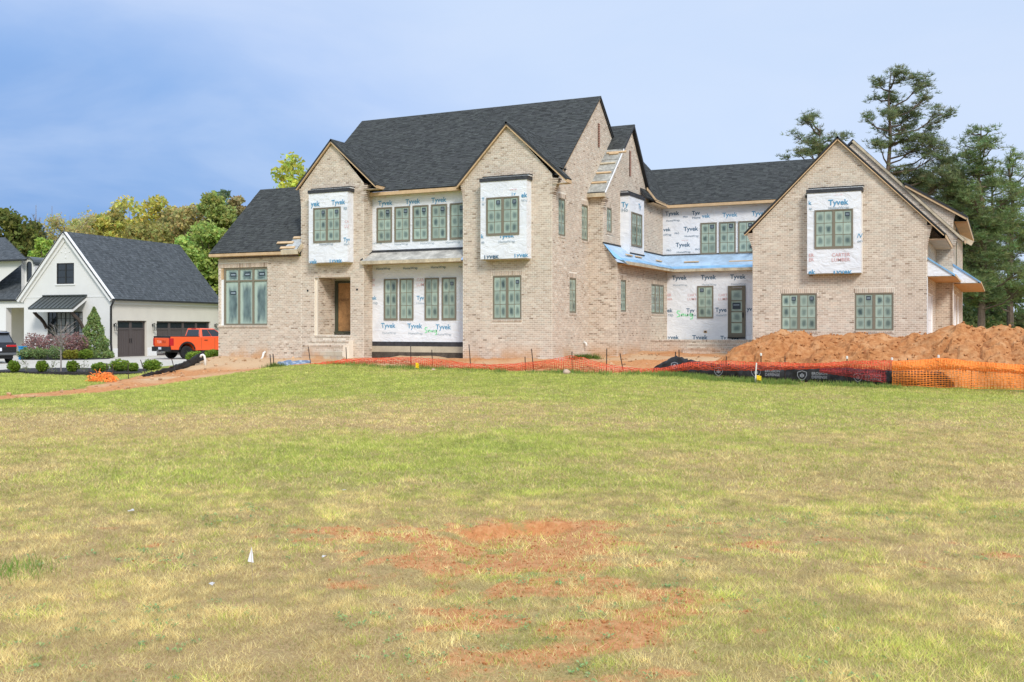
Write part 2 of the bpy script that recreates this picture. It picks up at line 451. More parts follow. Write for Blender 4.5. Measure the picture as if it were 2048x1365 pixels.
def _fit():
    n = len(CP); P = np.concatenate([np.ones((n, 1)), CP[:, :2]], 1)
    r2 = ((CP[:, None, :2] - CP[None, :, :2]) ** 2).sum(-1)
    A = np.zeros((n + 3, n + 3)); A[:n, :n] = _phi(r2) + np.eye(n) * 1.5; A[:n, n:] = P; A[n:, :n] = P.T
    return np.linalg.solve(A, np.concatenate([CP[:, 2], np.zeros(3)]))
TW = _fit()
def vnoise(x, y, scale, seed=0):
    x = np.asarray(x) / scale; y = np.asarray(y) / scale
    xi = np.floor(x).astype(np.int64); yi = np.floor(y).astype(np.int64)
    fx = x - xi; fy = y - yi; fx = fx * fx * (3 - 2 * fx); fy = fy * fy * (3 - 2 * fy)
    def h(a, b):
        q = (a * 374761393 + b * 668265263 + seed * 1442695041) & 0xffffffff
        q = ((q ^ (q >> 13)) * 1274126177) & 0xffffffff
        return ((q ^ (q >> 16)) & 0xffff) / 65535.0
    return (h(xi, yi) * (1 - fx) + h(xi + 1, yi) * fx) * (1 - fy) + (h(xi, yi + 1) * (1 - fx) + h(xi + 1, yi + 1) * fx) * fy
def fbm(x, y, scale, seed=0, o=4):
    t = 0; a = 0.5; s = 0
    for k in range(o):
        t = t + a * vnoise(x, y, scale / 2 ** k, seed + k * 17); s += a; a *= 0.5
    return t / s
def seg_dist(x, y, poly, closed=True):
    d = np.full(np.shape(x), 1e9)
    n = len(poly)
    for i in range(n if closed else n - 1):
        (ax, ay), (bx, by) = poly[i], poly[(i + 1) % n]
        L = (bx - ax) ** 2 + (by - ay) ** 2
        t = np.clip(((x - ax) * (bx - ax) + (y - ay) * (by - ay)) / L, 0, 1)
        d = np.minimum(d, np.hypot(x - ax - t * (bx - ax), y - ay - t * (by - ay)))
    return d
def inside(x, y, poly):
    c = np.zeros(np.shape(x), dtype=bool); n = len(poly); j = n - 1
    for i in range(n):
        (xi, yi), (xj, yj) = poly[i], poly[j]
        c ^= ((yi > y) != (yj > y)) & (x < (xj - xi) * (y - yi) / (yj - yi + 1e-12) + xi)
        j = i
    return c
def sdf(x, y, poly):
    d = seg_dist(x, y, poly)
    return np.where(inside(x, y, poly), d, -d)
def xy(px, D): p = at(px, 655, D); return (p.x, p.y)
# the building site: bare red clay beyond the fence and in a strip down the left side
SITE = [xy(-60, 29.2), xy(0, 30.0), xy(100, 31.0), xy(240, 33.0), xy(400, 37.0), xy(520, 40.0), xy(575, 41.3), (-23.7, 34.2), (-17.1, 34.4), (-7.7, 34.5), (-3.1, 34.7), (0.7, 35.6), (3, 36.2), (6, 38.5), (9, 44), (9, 70), (-34, 70), (-34.6, 46), (-35.2, 40),
        xy(330, 46.0), xy(290, 44.6), xy(255, 41.0), xy(200, 36.8), xy(100, 32.9), xy(0, 31.3), xy(-60, 30.3)]
def hbase(x, y):
    x = np.asarray(x, dtype=np.float64); y = np.asarray(y, dtype=np.float64)
    z = TW[-3] + TW[-2] * x + TW[-1] * y
    for k in range(len(CP)):
        z = z + TW[k] * _phi((x - CP[k, 0]) ** 2 + (y - CP[k, 1]) ** 2)
    far = np.clip((np.hypot(x + 15, y - 40) - 60) / 60, 0, 1)
    return np.clip(z, -0.15, 1.25) * (1 - far) + 0.1 * far
# scuffed hollow in the near lawn, with a broken turf edge on its far side
HOL = (-5.3, 9.95)
def hollow(x, y):
    r = SN * 0; dx = CS * x + SN * y; dy = depth(x, y)
    e = 11.35 + 0.18 * np.sin(dx * 2.3) + 0.1 * np.sin(dx * 5.1 + 1)
    a = np.clip((e - dy) / 0.07, 0, 1) * np.clip(1 - (e - dy) / 2.2, 0, 1)
    b = np.clip(1 - np.abs(dx - 0.05) / 0.75, 0, 1)
    return -0.14 * a * np.minimum(1, b * 2.2)
def hfun(x, y):
    z = hbase(x, y)
    s = np.clip(sdf(x, y, SITE) / 0.8, 0, 1)
    z = z + (vnoise(x, y, 2.1, 3) - 0.5) * 0.07 + (vnoise(x, y, 0.8, 5) - 0.5) * 0.03
    z = z + s * ((vnoise(x, y, 1.1, 8) - 0.5) * 0.16 + (vnoise(x, y, 0.4, 9) - 0.5) * 0.08)
    return z + hollow(x, y)
def axis(lo, hi, step, far_lo, far_hi):
    a = list(np.arange(lo, hi + 1e-6, step)); s = step
    t = lo; L = []
    while t > far_lo: s *= 1.35; t -= s; L.append(t)
    s = step; t = hi; H = []
    while t < far_hi: s *= 1.35; t += s; H.append(t)
    return np.array(L[::-1] + a + H)
GX = axis(-66, 16, 0.22, -900, 900); GY = axis(1, 62, 0.22, -900, 900)
# finer rows and columns where the turf edge breaks
GX = np.unique(np.round(np.concatenate([GX, np.arange(-6.6, -3.7, 0.05)]), 4)); GY = np.unique(np.round(np.concatenate([GY, np.arange(8.8, 11.4, 0.045)]), 4))
gx, gy = np.meshgrid(GX, GY)
GZ = hfun(gx, gy)
def hz(x, y):                          # fast look-up of the finished ground
    x = np.asarray(x, dtype=np.float64); y = np.asarray(y, dtype=np.float64)
    i = np.clip(np.searchsorted(GX, x) - 1, 0, len(GX) - 2); j = np.clip(np.searchsorted(GY, y) - 1, 0, len(GY) - 2)
    tx = (x - GX[i]) / (GX[i + 1] - GX[i]); ty = (y - GY[j]) / (GY[j + 1] - GY[j])
    return (GZ[j, i] * (1 - tx) + GZ[j, i + 1] * tx) * (1 - ty) + (GZ[j + 1, i] * (1 - tx) + GZ[j + 1, i + 1] * tx) * ty
def gpt(px, D, dz=0.0):                # a point on the ground D metres ahead under a photo column
    p = at(px, 655, D); return Vector((p.x, p.y, float(hz(p.x, p.y)) + dz))
def greenness(x, y):
    """how green the turf is: lush across the middle and along the fence, straw elsewhere"""
    d = depth(x, y); r = CS * x + SN * y
    n = fbm(x, y, 5.5, 21, 4); n2 = fbm(x, y, 1.5, 33, 3)
    g = 0.29 + 0.09 * np.clip((d - 11) / 4, 0, 1)
    g = g + 0.42 * np.exp(-((d - 17.0) / 5.5) ** 2) * np.exp(-((r + 2.2) / 5.0) ** 2)
    g = g + 0.42 * np.clip((d - 26) / 8, 0, 1)
    g = g + 0.34 * np.clip((d - 21) / 8, 0, 1) * np.clip((-r - 2) / 6, 0, 1)
    g = g - 0.40 * np.exp(-((d - 22.5) / 1.9) ** 2) * np.clip((-r + 4) / 6, 0, 1)
    g = g - 0.28 * np.exp(-((d - 20.5) / 5) ** 2) * np.exp(-((r + 11) / 4.0) ** 2)
    g = g + 0.22 * np.clip((r - 3.2) / 3, 0, 1) * np.clip((13 - d) / 4, 0, 1)
    g = g + (n - 0.5) * 1.15 + (n2 - 0.5) * 0.6 + (fbm(x, y, 0.5, 34, 2) - 0.5) * 0.4
    return np.clip(g, 0, 1)
def bareness(x, y):
    """red clay showing through the worn turf near the camera"""
    d = depth(x, y); r = CS * x + SN * y
    n = fbm(x, y, 1.5, 55, 4); n2 = fbm(x, y, 0.45, 66, 3)
    near = np.clip((12.2 - d) / 1.2, 0, 1)
    mid = np.exp(-((r - 0.35) / 1.15) ** 2) + 0.34 * np.exp(-((r + 2.3) / 2.4) ** 2) + 0.16 * np.exp(-((r - 2.2) / 1.3) ** 2) + 0.10
    b = n * 0.72 + n2 * 0.55 + 0.5 * fbm(x, y, 0.16, 68, 2) + 0.36 * np.clip(mid, 0, 1.15) - 0.93
    b = b - 0.10 * np.clip((8.2 - d) / 1.2, 0, 1) - 0.08 * np.clip((np.abs(r - 0.2) - 1.6) / 1.0, 0, 1)
    hol = -hollow(x, y) * 7
    return np.clip(np.maximum(b * 2.6 * near, np.clip(hol - 0.15, 0, 1)), 0, 1)
fs = np.clip(sdf(gx, gy, SITE) / 0.5 + (vnoise(gx, gy, 0.7, 4) - 0.5) * 1.2 + 0.3, 0, 1)
neigh = np.clip((-sdf(gx, gy, SITE) / 1.0), 0, 1) * (gx < -26.5)
mask = np.stack([np.maximum(fs, bareness(gx, gy) * 0.92), np.where(gx < -26.6, 0.95 * neigh + (1 - neigh) * greenness(gx, gy), greenness(gx, gy)),
                 fs * np.clip((fbm(gx, gy, 2.6, 91, 3) - 0.42) * 5, 0, 1)], -1).reshape(-1, 3)
def ground_mat():
    m = bpy.data.materials.new('lawn_and_clay'); m.use_nodes = True; nt = m.node_tree; b = nt.nodes['Principled BSDF']
    b.inputs['Roughness'].default_value = 1.0; b.inputs['Specular IOR Level'].default_value = 0.1
    a = nt.nodes.new('ShaderNodeAttribute'); a.attribute_name = 'Col'
    sp = nt.nodes.new('ShaderNodeSeparateColor'); LK(nt, a.outputs['Color'], sp.inputs[0])
    t = nt.nodes.new('ShaderNodeTexCoord')
    def nz(s, d=4.0, r=0.6):
        n = N(nt, 'ShaderNodeTexNoise', inp={2: s, 3: d, 4: r}); LK(nt, t.outputs['Object'], n.inputs[0]); return n.outputs[0]
    n1, n2, n3 = nz(9, 6, 0.75), nz(40, 4), nz(2.2, 5)
    clay = ramp(nt, n1, [(0.25, (0.30, 0.11, 0.04)), (0.5, (0.50, 0.225, 0.09)), (0.75, (0.60, 0.35, 0.17))])
    pale = ramp(nt, n2, [(0.3, (0.46, 0.27, 0.13)), (0.7, (0.62, 0.45, 0.28))])
    clay = mixc(nt, sp.outputs[2], clay, pale)
    dry = ramp(nt, n2, [(0.25, (0.27, 0.165, 0.075)), (0.75, (0.50, 0.355, 0.165))])
    grn = ramp(nt, n2, [(0.25, (0.15, 0.175, 0.035)), (0.75, (0.33, 0.35, 0.08))])
    gf = mathn(nt, 'ADD', sp.outputs[1], mathn(nt, 'MULTIPLY_ADD', n3, 0.7, -0.35), clamp=True)
    turf = mixc(nt, gf, dry, grn)
    df = sstep(nt, mathn(nt, 'ADD', sp.outputs[0], mathn(nt, 'MULTIPLY_ADD', n1, 0.8, -0.4)), 0.35, 0.65)
    LK(nt, mixc(nt, df, turf, clay), b.inputs['Base Color'])
    bp = nt.nodes.new('ShaderNodeBump'); bp.inputs['Strength'].default_value = 0.8; bp.inputs['Distance'].default_value = 0.04
    LK(nt, n1, bp.inputs['Height']); LK(nt, bp.outputs[0], b.inputs['Normal'])
    return m
M['ground'] = ground_mat()
ny, nx = gx.shape
idx = np.arange(ny * nx).reshape(ny, nx)
Fq = np.stack([idx[:-1, :-1], idx[:-1, 1:], idx[1:, 1:], idx[1:, :-1]], -1).reshape(-1, 4)
npmesh('ground', np.stack([gx, gy, GZ], -1).reshape(-1, 3), Fq, M['ground'], mask, smooth=True, kind='structure')
def sheet(name, poly, z, m, thick=0.12, kind='structure', **kw):
    mb = MB(); mb.prism([(p[0], p[1]) for p in poly][::1], z - thick, z, plane='XZ')
    mb.v = [(a, c, b) for a, b, c in mb.v]     # the outline lies in x, y
    mb.f = [tuple(reversed(f)) for f in mb.f]
    return mb.build(name, m, kind=kind, **kw)
# ------------------------------------------------------------------ the brick house
house = thing('brick_house', 'large cream brick house under construction with dark shingle gables and white house wrap', 'house', (-18, 44, 0.88), world=True)
BR = []            # every brick: O, U, N, u0,u1,v0,v1, back, front, colour
CH, BL, JT = 0.0813, 0.2032, 0.020
PAL = [((0.57, 0.47, 0.37), 40), ((0.53, 0.43, 0.335), 30), ((0.56, 0.49, 0.395), 16), ((0.44, 0.345, 0.26), 9), ((0.32, 0.24, 0.175), 4), ((0.64, 0.555, 0.45), 8)]
PC = [p[0] for p in PAL]; PW = [p[1] for p in PAL]
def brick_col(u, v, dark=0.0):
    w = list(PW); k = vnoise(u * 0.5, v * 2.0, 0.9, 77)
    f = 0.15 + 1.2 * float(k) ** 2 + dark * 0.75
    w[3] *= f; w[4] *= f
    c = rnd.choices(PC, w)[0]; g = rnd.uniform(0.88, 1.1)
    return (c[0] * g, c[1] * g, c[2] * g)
Z3 = Vector((0, 0, 1))
def row_spans(poly, v):
    xs = []
    n = len(poly)
    for i in range(n):
        (ax, ay), (bx, by) = poly[i], poly[(i + 1) % n]
        if (ay > v) != (by > v): xs.append(ax + (v - ay) * (bx - ax) / (by - ay))
    xs.sort()
    return [(xs[i], xs[i + 1]) for i in range(0, len(xs) - 1, 2)]
def cut(spans, a, b):
    out = []
    for s, e in spans:
        if b <= s or a >= e: out.append((s, e))
        else:
            if a - s > 0.02: out.append((s, a))
            if e - b > 0.02: out.append((b, e))
    return out
def lay(O, U, Nn, poly, blocks=(), dark=0.0, proud=0.008, z0=None):
    vs = [p[1] for p in poly]; k0 = math.floor(min(vs) / CH); k1 = math.ceil(max(vs) / CH)
    for k in range(k0, k1):
        v0, v1 = k * CH + JT / 2, (k + 1) * CH - JT / 2; vm = (v0 + v1) / 2
        sp = row_spans(poly, vm)
        for (a, b, c, d) in blocks:
            if b - 0.03 < vm < d + 0.03: sp = cut(sp, a, c)
        for s, e in sp:
            u = math.floor(s / BL) * BL - (BL / 2 if k % 2 else 0)
            while u < e:
                a, b = max(u, s), min(u + BL, e)
                u += BL
                if b - a < 0.03: continue
                BR.append((O, U, Nn, a + JT / 2, b - JT / 2, v0, v1, 0.0, proud + rnd.uniform(-0.0015, 0.0015), brick_col(a + O.x + O.y, v0, dark)))
def soldier(O, U, Nn, u0, u1, v0, h=0.2, proud=0.010, back=0.0, step=CH):
    n = max(1, round((u1 - u0) / step)); w = (u1 - u0) / n
    for i in range(n):
        BR.append((O, U, Nn, u0 + i * w + JT / 2, u0 + (i + 1) * w - JT / 2, v0 + JT / 2, v0 + h - JT / 2, back, proud, brick_col(u0 + i, v0, 0.3)))
def wall(O, U, Nn, poly, openings=(), reveal=0.10, bricks=True, dark=0.0, lint=True, sill=True, blocks=(), name='wall', m=None):
    """O at z=0 of the wall plane; poly and openings (u0,z0,u1,z1) in wall coordinates"""
    O, U, Nn = Vector(O), Vector(U), Vector(Nn)
    P = lambda u, v, d=0.0: O + U * u + Z3 * v + Nn * d
    mb = MB()
    flip = U.cross(Z3).dot(Nn) < 0
    outer = [P(*p) for p in poly]; holes = [[P(a, b), P(a, d), P(c, d), P(c, b)] for a, b, c, d in openings]
    if flip: outer = outer[::-1]
    mb.poly(outer, holes=holes)
    for a, b, c, d in openings:
        for (p, q) in (((a, b), (c, b)), ((c, b), (c, d)), ((c, d), (a, d)), ((a, d), (a, b))):
            mb.face([P(*q), P(*p), P(*p, -reveal), P(*q, -reveal)] if not flip else [P(*p), P(*q), P(*q, -reveal), P(*p, -reveal)])
    w = mb.build(name, m or M['mortar'], house)
    if bricks:
        bl = list(openings) + list(blocks)
        for a, b, c, d in openings:
            if lint:
                soldier(O, U, Nn, a - 0.04, c + 0.04, d, 0.2); bl.append((a - 0.04, d, c + 0.04, d + 0.2))
            if sill:
                soldier(O, U, Nn, a - 0.02, c + 0.02, b - 0.10, 0.10, 0.035, -0.02); bl.append((a - 0.02, b - 0.10, c + 0.02, b))
            # brick returns inside the opening
            if reveal > 0.05:
                k = math.floor(b / CH)
                while (k + 1) * CH <= d:
                    if k * CH >= b - 0.01:
                        for uu, s in ((a, 1), (c, -1)):
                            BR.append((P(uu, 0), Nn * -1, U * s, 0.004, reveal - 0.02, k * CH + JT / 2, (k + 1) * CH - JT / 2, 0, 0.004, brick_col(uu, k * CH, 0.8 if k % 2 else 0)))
                    k += 1
        lay(O, U, Nn, poly, bl, dark)
    return w

# --- windows
PANES = {}
def pane(O, U, Nn, w, h, parent, tall=False):
    key = (round(w, 3), round(h, 3), tuple(round(x, 2) for x in U), tall)
    if key not in PANES:
        me = bpy.data.meshes.new('pane')
        p = [(0, 0, 0), tuple(U * w), tuple(U * w + Z3 * h), (0, 0, h)]
        back = [tuple(Vector(q) - Nn * 0.012) for q in p]
        me.from_pydata(p + back, [], [(0, 1, 2, 3), (7, 6, 5, 4), (0, 4, 5, 1), (1, 5, 6, 2), (2, 6, 7, 3), (3, 7, 4, 0)])
        uvl = me.uv_layers.new(name='UVMap'); uvs = [(0, 0), (1, 0), (1, 1), (0, 1), (0, 0), (1, 0), (1, 1), (0, 1)]
        for l in me.loops: uvl.data[l.index].uv = uvs[l.vertex_index]
        me.materials.append(M['pane_tall'] if tall else M['pane'])
        PANES[key] = me
    o = bpy.data.objects.new('pane', PANES[key]); COL.objects.link(o)
    o.parent = parent; o.location = Vector(O) - OFF[house.name]
    return o
def window(O, U, Nn, w, h, sashes=1, cols=2, rows=3, proud=0.042, stickers=(), name='window', fr=0.042, frame_m=None, dark=False, tall=False):
    """O is the lower left corner of the window on the wall plane; panes are set back in the frame"""
    O, U, Nn = Vector(O), Vector(U), Vector(Nn)
    mb = MB(); B = lambda u0, v0, u1, v1, d0, d1: mb.obox(O + U * u0 + Z3 * v0 + Nn * d0, U * (u1 - u0), Nn * (d1 - d0) if False else Z3 * (v1 - v0), Nn * (d1 - d0))
    f = fr
    B(0, 0, w, f, -0.06, proud); B(0, h - f, w, h, -0.06, proud); B(0, f, f, h - f, -0.06, proud); B(w - f, f, w, h - f, -0.06, proud)
    mul = 0.06
    sw = (w - 2 * f - (sashes - 1) * mul) / sashes; cells = []
    for i in range(sashes):
        u0 = f + i * (sw + mul)
        if i: B(u0 - mul, f, u0, h - f, -0.06, proud - 0.006)
        g = 0.028
        B(u0, f, u0 + sw, f + g * 1.4, -0.05, proud - 0.010); B(u0, h - f - g, u0 + sw, h - f, -0.05, proud - 0.010)
        B(u0, f + g * 1.4, u0 + g, h - f - g, -0.05, proud - 0.010); B(u0 + sw - g, f + g * 1.4, u0 + sw, h - f - g, -0.05, proud - 0.010)
        a0, a1, b0, b1 = u0 + g, u0 + sw - g, f + g * 1.4, h - f - g
        t = 0.018
        cw = (a1 - a0 - (cols - 1) * t) / cols; rh = (b1 - b0 - (rows - 1) * t) / rows
        for c in range(1, cols): x = a0 + c * cw + (c - 1) * t; B(x, b0, x + t, b1, -0.03, proud - 0.018)
        for r_ in range(1, rows): y = b0 + r_ * rh + (r_ - 1) * t; B(a0, y, a1, y + t, -0.03, proud - 0.0195)
        for c in range(cols):
            for r_ in range(rows): cells.append((i, c, r_, a0 + c * (cw + t), b0 + r_ * (rh + t), cw, rh))
    win = mb.build(name, frame_m or M['winframe'], house)
    for (i, c, r_, u, v, cw, rh) in cells:
        pane(O + U * u + Z3 * v + Nn * (proud - 0.028), U, Nn, cw, rh, win, tall)
        if (i, c, r_) in stickers:
            sm = MB(); k = 0.66 * min(cw, rh * 0.8)
            sm.obox(O + U * (u + cw * 0.5 - k * 0.45) + Z3 * (v + rh * 0.50) + Nn * (proud - 0.0275), U * k * 0.9, Z3 * k * 0.85, Nn * 0.003)
            for q in (0.25, 0.5):
                sm.obox(O + U * (u + cw * 0.5 - k * 0.32) + Z3 * (v + rh * 0.50 + k * q) + Nn * (proud - 0.0245), U * k * 0.62, Z3 * k * 0.1, Nn * 0.001, m=1)
            sm.build('sticker', [M['sticker'], M['greyprint']], win, root=house)
    return win
X1, Y1, NX, NYm = Vector((1, 0, 0)), Vector((0, 1, 0)), Vector((1, 0, 0)), Vector((0, -1, 0))
def win_front(px_l, px_r, Y, z0, z1, **k):
    a, b = onY(px_l, 600, Y).x, onY(px_r, 600, Y).x
    return window((a, Y, z0), X1, NYm, b - a, z1 - z0, **k), a, b

# --- front right gable and the long right side of the main body
YG, XM = 37.75, -16.35
LZ0, LZ1, UZ0, UZ1 = 2.52, 4.34, 5.98, 7.54
wall((0, YG, 0), X1, NYm, [(-20.45, 0.5), (XM, 0.5), (XM, 8.42), (-18.36, 10.58), (-20.45, 8.42)], [(-19.05, LZ0, -17.72, LZ1)], blocks=[(-19.38, 5.02, -17.27, 8.25)])
window((-19.05, YG + 0.05, LZ0), X1, NYm, 1.33, LZ1 - LZ0, sashes=2, stickers=[(1, 1, 2)])
wall((XM, 0, 0), Y1, NX, [(YG, 0.5), (41.87, 0.5), (41.87, 8.0), (47.0, 8.0), (47.6, 8.45), (43.09, 12.52), (38.35, 8.3), (YG, 8.3)],
     [(38.41, UZ0, 39.17, UZ1), (40.98, UZ0, 41.74, UZ1), (39.6, 2.80, 40.38, 4.30)], dark=-0.1)  # fewer dark bricks: the sunlit look of this side is put into the colour
for a, b, c, d in ((38.41, UZ0, 39.17, UZ1), (40.98, UZ0, 41.74, UZ1), (39.6, 2.80, 40.38, 4.30)):
    window((XM - 0.05, a, b), Y1, NX, c - a, d - b)
def vent(O, U, Nn, w, h, rows):
    O, U, Nn = Vector(O), Vector(U), Vector(Nn)
    mb = MB()
    mb.obox(O + Nn * 0.012, U * w, Z3 * h, Nn * 0.02, m=0)
    n = rows
    for i in range(n):
        mb.obox(O + Z3 * (h * (i + 0.2) / n) + Nn * 0.032, U * w, Z3 * (h * 0.6 / n), Nn * 0.03, m=1)
    mb.build('brick_vent', [M['black'], M['ventbrick']], house)
M['ventbrick'] = mat('ventbrick', (0.40, 0.22, 0.16), 0.9)
vent((XM, 42.92, 10.33), Y1, NX, 0.17, 1.08, 14)
# corbelled shoulders under the eaves: each course steps out a little
def corbel(x, y, s, z0, z1, d, depth_=0.3, axis='X'):
    n = int((z1 - z0) / CH)
    for k in range(n):
        e = d * ((k + 1) / n) ** 1.4
        BR.append((Vector((x - s * 0.10, y + depth_, 0)), Vector((s, 0, 0)), Vector((0, -1, 0)), 0.0, 0.10 + e, z0 + k * CH + JT / 2, z0 + (k + 1) * CH - JT / 2, 0.0, depth_ + 0.012, brick_col(k, z0, 1.0 if k % 2 else 0)))
corbel(XM, YG, 1, 7.35, 8.25, 0.30)
corbel(-20.45, YG, -1, 7.55, 8.42, 0.14)

# --- left gable and left wing (one plane)
GL, GR = -28.88, -25.46
wall((0, YG, 0), X1, NYm, [(GL, 0.4), (GR, 0.4), (GR, 8.62), (-27.14, 10.5), (GL, 8.6)], [(-28.12, 1.84, -26.16, 4.46)], reveal=0.0, lint=False, sill=False, blocks=[(-28.11, 5.1, -26.0, 8.25)])
wall((GR, 0, 0), Y1, NX, [(YG, 0.5), (38.46, 0.5), (38.46, 8.6), (YG, 8.6)])
corbel(GR, YG, 1, 7.7, 8.52, 0.22)
corbel(GL, YG, -1, 7.75, 8.60, 0.10)
wall((0, YG, 0), X1, NYm, [(-33.76, 0.4), (GL, 0.4), (GL, 5.45), (-33.76, 5.45)], [(-33.60, 2.29, -30.81, 5.02)], sill=False, lint=False,
     blocks=[(-33.8, 5.02, -30.78, 5.24), (-33.8, 2.19, -30.78, 2.29)])
soldier(Vector((0, YG, 0)), X1, NYm, -33.78, -30.79, 5.02, 0.22, 0.02)
soldier(Vector((0, YG, 0)), X1, NYm, -33.80, -30.79, 2.18, 0.11, 0.045, -0.03)
wall((-33.76, 0, 0), Y1, Vector((-1, 0, 0)), [(YG, 0.4), (44.5, 0.4), (44.5, 5.4), (41.15, 9.0), (YG, 5.45)], bricks=False)
# big corner window: three lights with transoms, the corner post still bare
wmb = MB()
W0, W1, WZ0, WZ1, WY = -33.40, -30.83, 2.30, 5.0, YG + 0.06
def wb(u0, v0, u1, v1, d0=-0.05, d1=0.03): wmb.obox((u0, WY + 0.05, v0), (u1 - u0, 0, 0), (0, 0, v1 - v0), (0, -(d1 - d0), 0))
cw3 = (W1 - W0) / 3
for i in range(4): wb(W0 + i * cw3 - 0.05, WZ0, W0 + i * cw3 + 0.05, WZ1)
for z in (WZ0, 4.36, WZ1 - 0.06): wb(W0, z, W1, z + 0.075, -0.05, 0.026)
bigw = wmb.build('window', M['winframe'], house)
for i in range(3):
    pane((W0 + i * cw3 + 0.05, WY + 0.015, WZ0 + 0.075), X1, NYm, cw3 - 0.1, 4.36 - WZ0 - 0.075, bigw, True)
    pane((W0 + i * cw3 + 0.05, WY + 0.015, 4.435), X1, NYm, cw3 - 0.1, WZ1 - 0.06 - 4.435, bigw, True)
    for zz in ([4.62, 3.75] if i == 0 else [4.62]):
        sm = MB(); a = W0 + i * cw3 + 0.05 + 0.26
        sm.box((a, WY + 0.006, zz), (a + 0.36, WY + 0.012, zz + 0.17), 0)
        sm.box((a + 0.05, WY + 0.004, zz + 0.05), (a + 0.31, WY + 0.007, zz + 0.11), 1)
        sm.build('sticker', [M['sticker'], M['greyprint']], bigw, root=house)
mb = MB(); mb.box((-33.62, YG + 0.02, 2.29), (-33.46, YG + 0.14, 4.48), 0); mb.box((-33.64, YG + 0.01, 4.48), (-33.47, YG + 0.15, 5.02), 1)
mb.build('corner_post', [M['white'], M['wood']], house)
# recessed entrance with its boarded door
mb = MB()
mb.face([(-27.93, YG, 1.84), (-27.93, 39.13, 1.84), (-27.93, 39.13, 4.46), (-27.93, YG, 4.46)])
mb.face([(-26.16, YG, 1.84), (-26.16, YG, 4.46), (-26.16, 39.13, 4.46), (-26.16, 39.13, 1.84)])
mb.face([(-27.93, 39.13, 1.84), (-26.16, 39.13, 1.84), (-26.16, 39.13, 4.46), (-27.93, 39.13, 4.46)])
mb.face([(-27.93, YG, 4.46), (-27.93, 39.13, 4.46), (-26.16, 39.13, 4.46), (-26.16, YG, 4.46)])
mb.face([(-27.93, YG, 1.84), (-26.16, YG, 1.84), (-26.16, 39.13, 1.84), (-27.93, 39.13, 1.84)])
mb.face([(-28.12, YG, 1.84), (-28.12, YG + 0.1, 1.84), (-28.12, YG + 0.1, 4.46), (-28.12, YG, 4.46)]); mb.face([(-28.12, YG + 0.1, 1.84), (-27.93, YG + 0.1, 1.84), (-27.93, YG + 0.1, 4.46), (-28.12, YG + 0.1, 4.46)])
mb.face([(-28.12, YG, 1.84), (-27.93, YG, 1.84), (-27.93, YG + 0.1, 1.84), (-28.12, YG + 0.1, 1.84)])
mb.build('porch_recess', M['mortar'], house)
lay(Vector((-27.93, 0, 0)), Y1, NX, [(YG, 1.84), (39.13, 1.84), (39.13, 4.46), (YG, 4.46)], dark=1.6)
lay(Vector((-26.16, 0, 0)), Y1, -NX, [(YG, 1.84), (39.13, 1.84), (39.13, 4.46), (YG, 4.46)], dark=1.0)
mb = MB(); mb.box((-27.74, 39.06, 2.02), (-26.4, 39.10, 4.24))
bd = mb.build('boarded_door', mat('door_board', (0.36, 0.19, 0.075), 0.85, noise=[(5, 0.25), (40, 0.2)]), house)
mb = MB(); put_text(mb, 'ramur', (-27.40, 39.056, 3.42), X1, 0.55, bold=0.02); mb.build('lettering', mat('woodprint', (0.20, 0.10, 0.04), 0.8), bd, root=house)
mb = MB()
mb.box((-27.91, 39.02, 1.93), (-27.75, 39.12, 4.36)); mb.box((-27.75, 39.02, 4.25), (-26.2, 39.12, 4.36)); mb.box((-27.9, 38.95, 1.90), (-26.2, 39.12, 2.0))
mb.build('door_frame', mat('door_frame_green', (0.06, 0.065, 0.04), 0.7), house)
# entrance steps
STX0, STX1 = -28.30, -26.05
mb = MB()
mb.box((STX0 + 0.06, 37.40, 0.6), (STX1 + 0.05, 37.745, 1.62)); mb.box((STX0, 37.05, 0.6), (STX1, 37.398, 1.42))
stp = mb.build('step', M['mortar'], house)
for y, zt, x0, x1 in ((YG, 1.84, -28.12, -26.16), (37.40, 1.625, STX0 + 0.06, STX1 + 0.05), (37.05, 1.425, STX0, STX1)):
    soldier(Vector((0, y, 0)), X1, NYm, x0, x1, zt - 0.10, 0.10, 0.035, -0.25)
lay(Vector((0, 37.40, 0)), X1, NYm, [(STX0 + 0.06, 1.42), (STX1 + 0.05, 1.42), (STX1 + 0.05, 1.52), (STX0 + 0.06, 1.52)])
lay(Vector((0, 37.05, 0)), X1, NYm, [(STX0, 1.14), (STX1, 1.14), (STX1, 1.32), (STX0, 1.32)])
for r_ in range(3):
    x = STX0 - 0.2 + (0.2 if r_ % 2 else 0)
    while x < STX1 - 0.05:
        b = min(x + 0.40, STX1); a = max(x, STX0)
        if b - a > 0.08:
            mb = MB(); g = rnd.uniform(0.85, 1.15); mb.box((a + 0.006, 37.0, 1.13 - 0.2 * (r_ + 1) + 0.006), (b - 0.006, 37.05, 1.13 - 0.2 * r_ - 0.006), c=(0.47 * g, 0.42 * g * rnd.uniform(0.93, 1.02), 0.32 * g))
            mb.build('concrete_block', M['brick'], house)
        x += 0.40
for x, z in ((-28.5, 3.87), (-25.80, 3.88)):     # lamp boxes left as holes
    mb = MB(); mb.lathe([(0.0, -0.012), (0.05, -0.012), (0.05, 0.0)], (x, YG - 0.004, z), 'Y', 10); mb.build('cable_hole', M['black'], house)

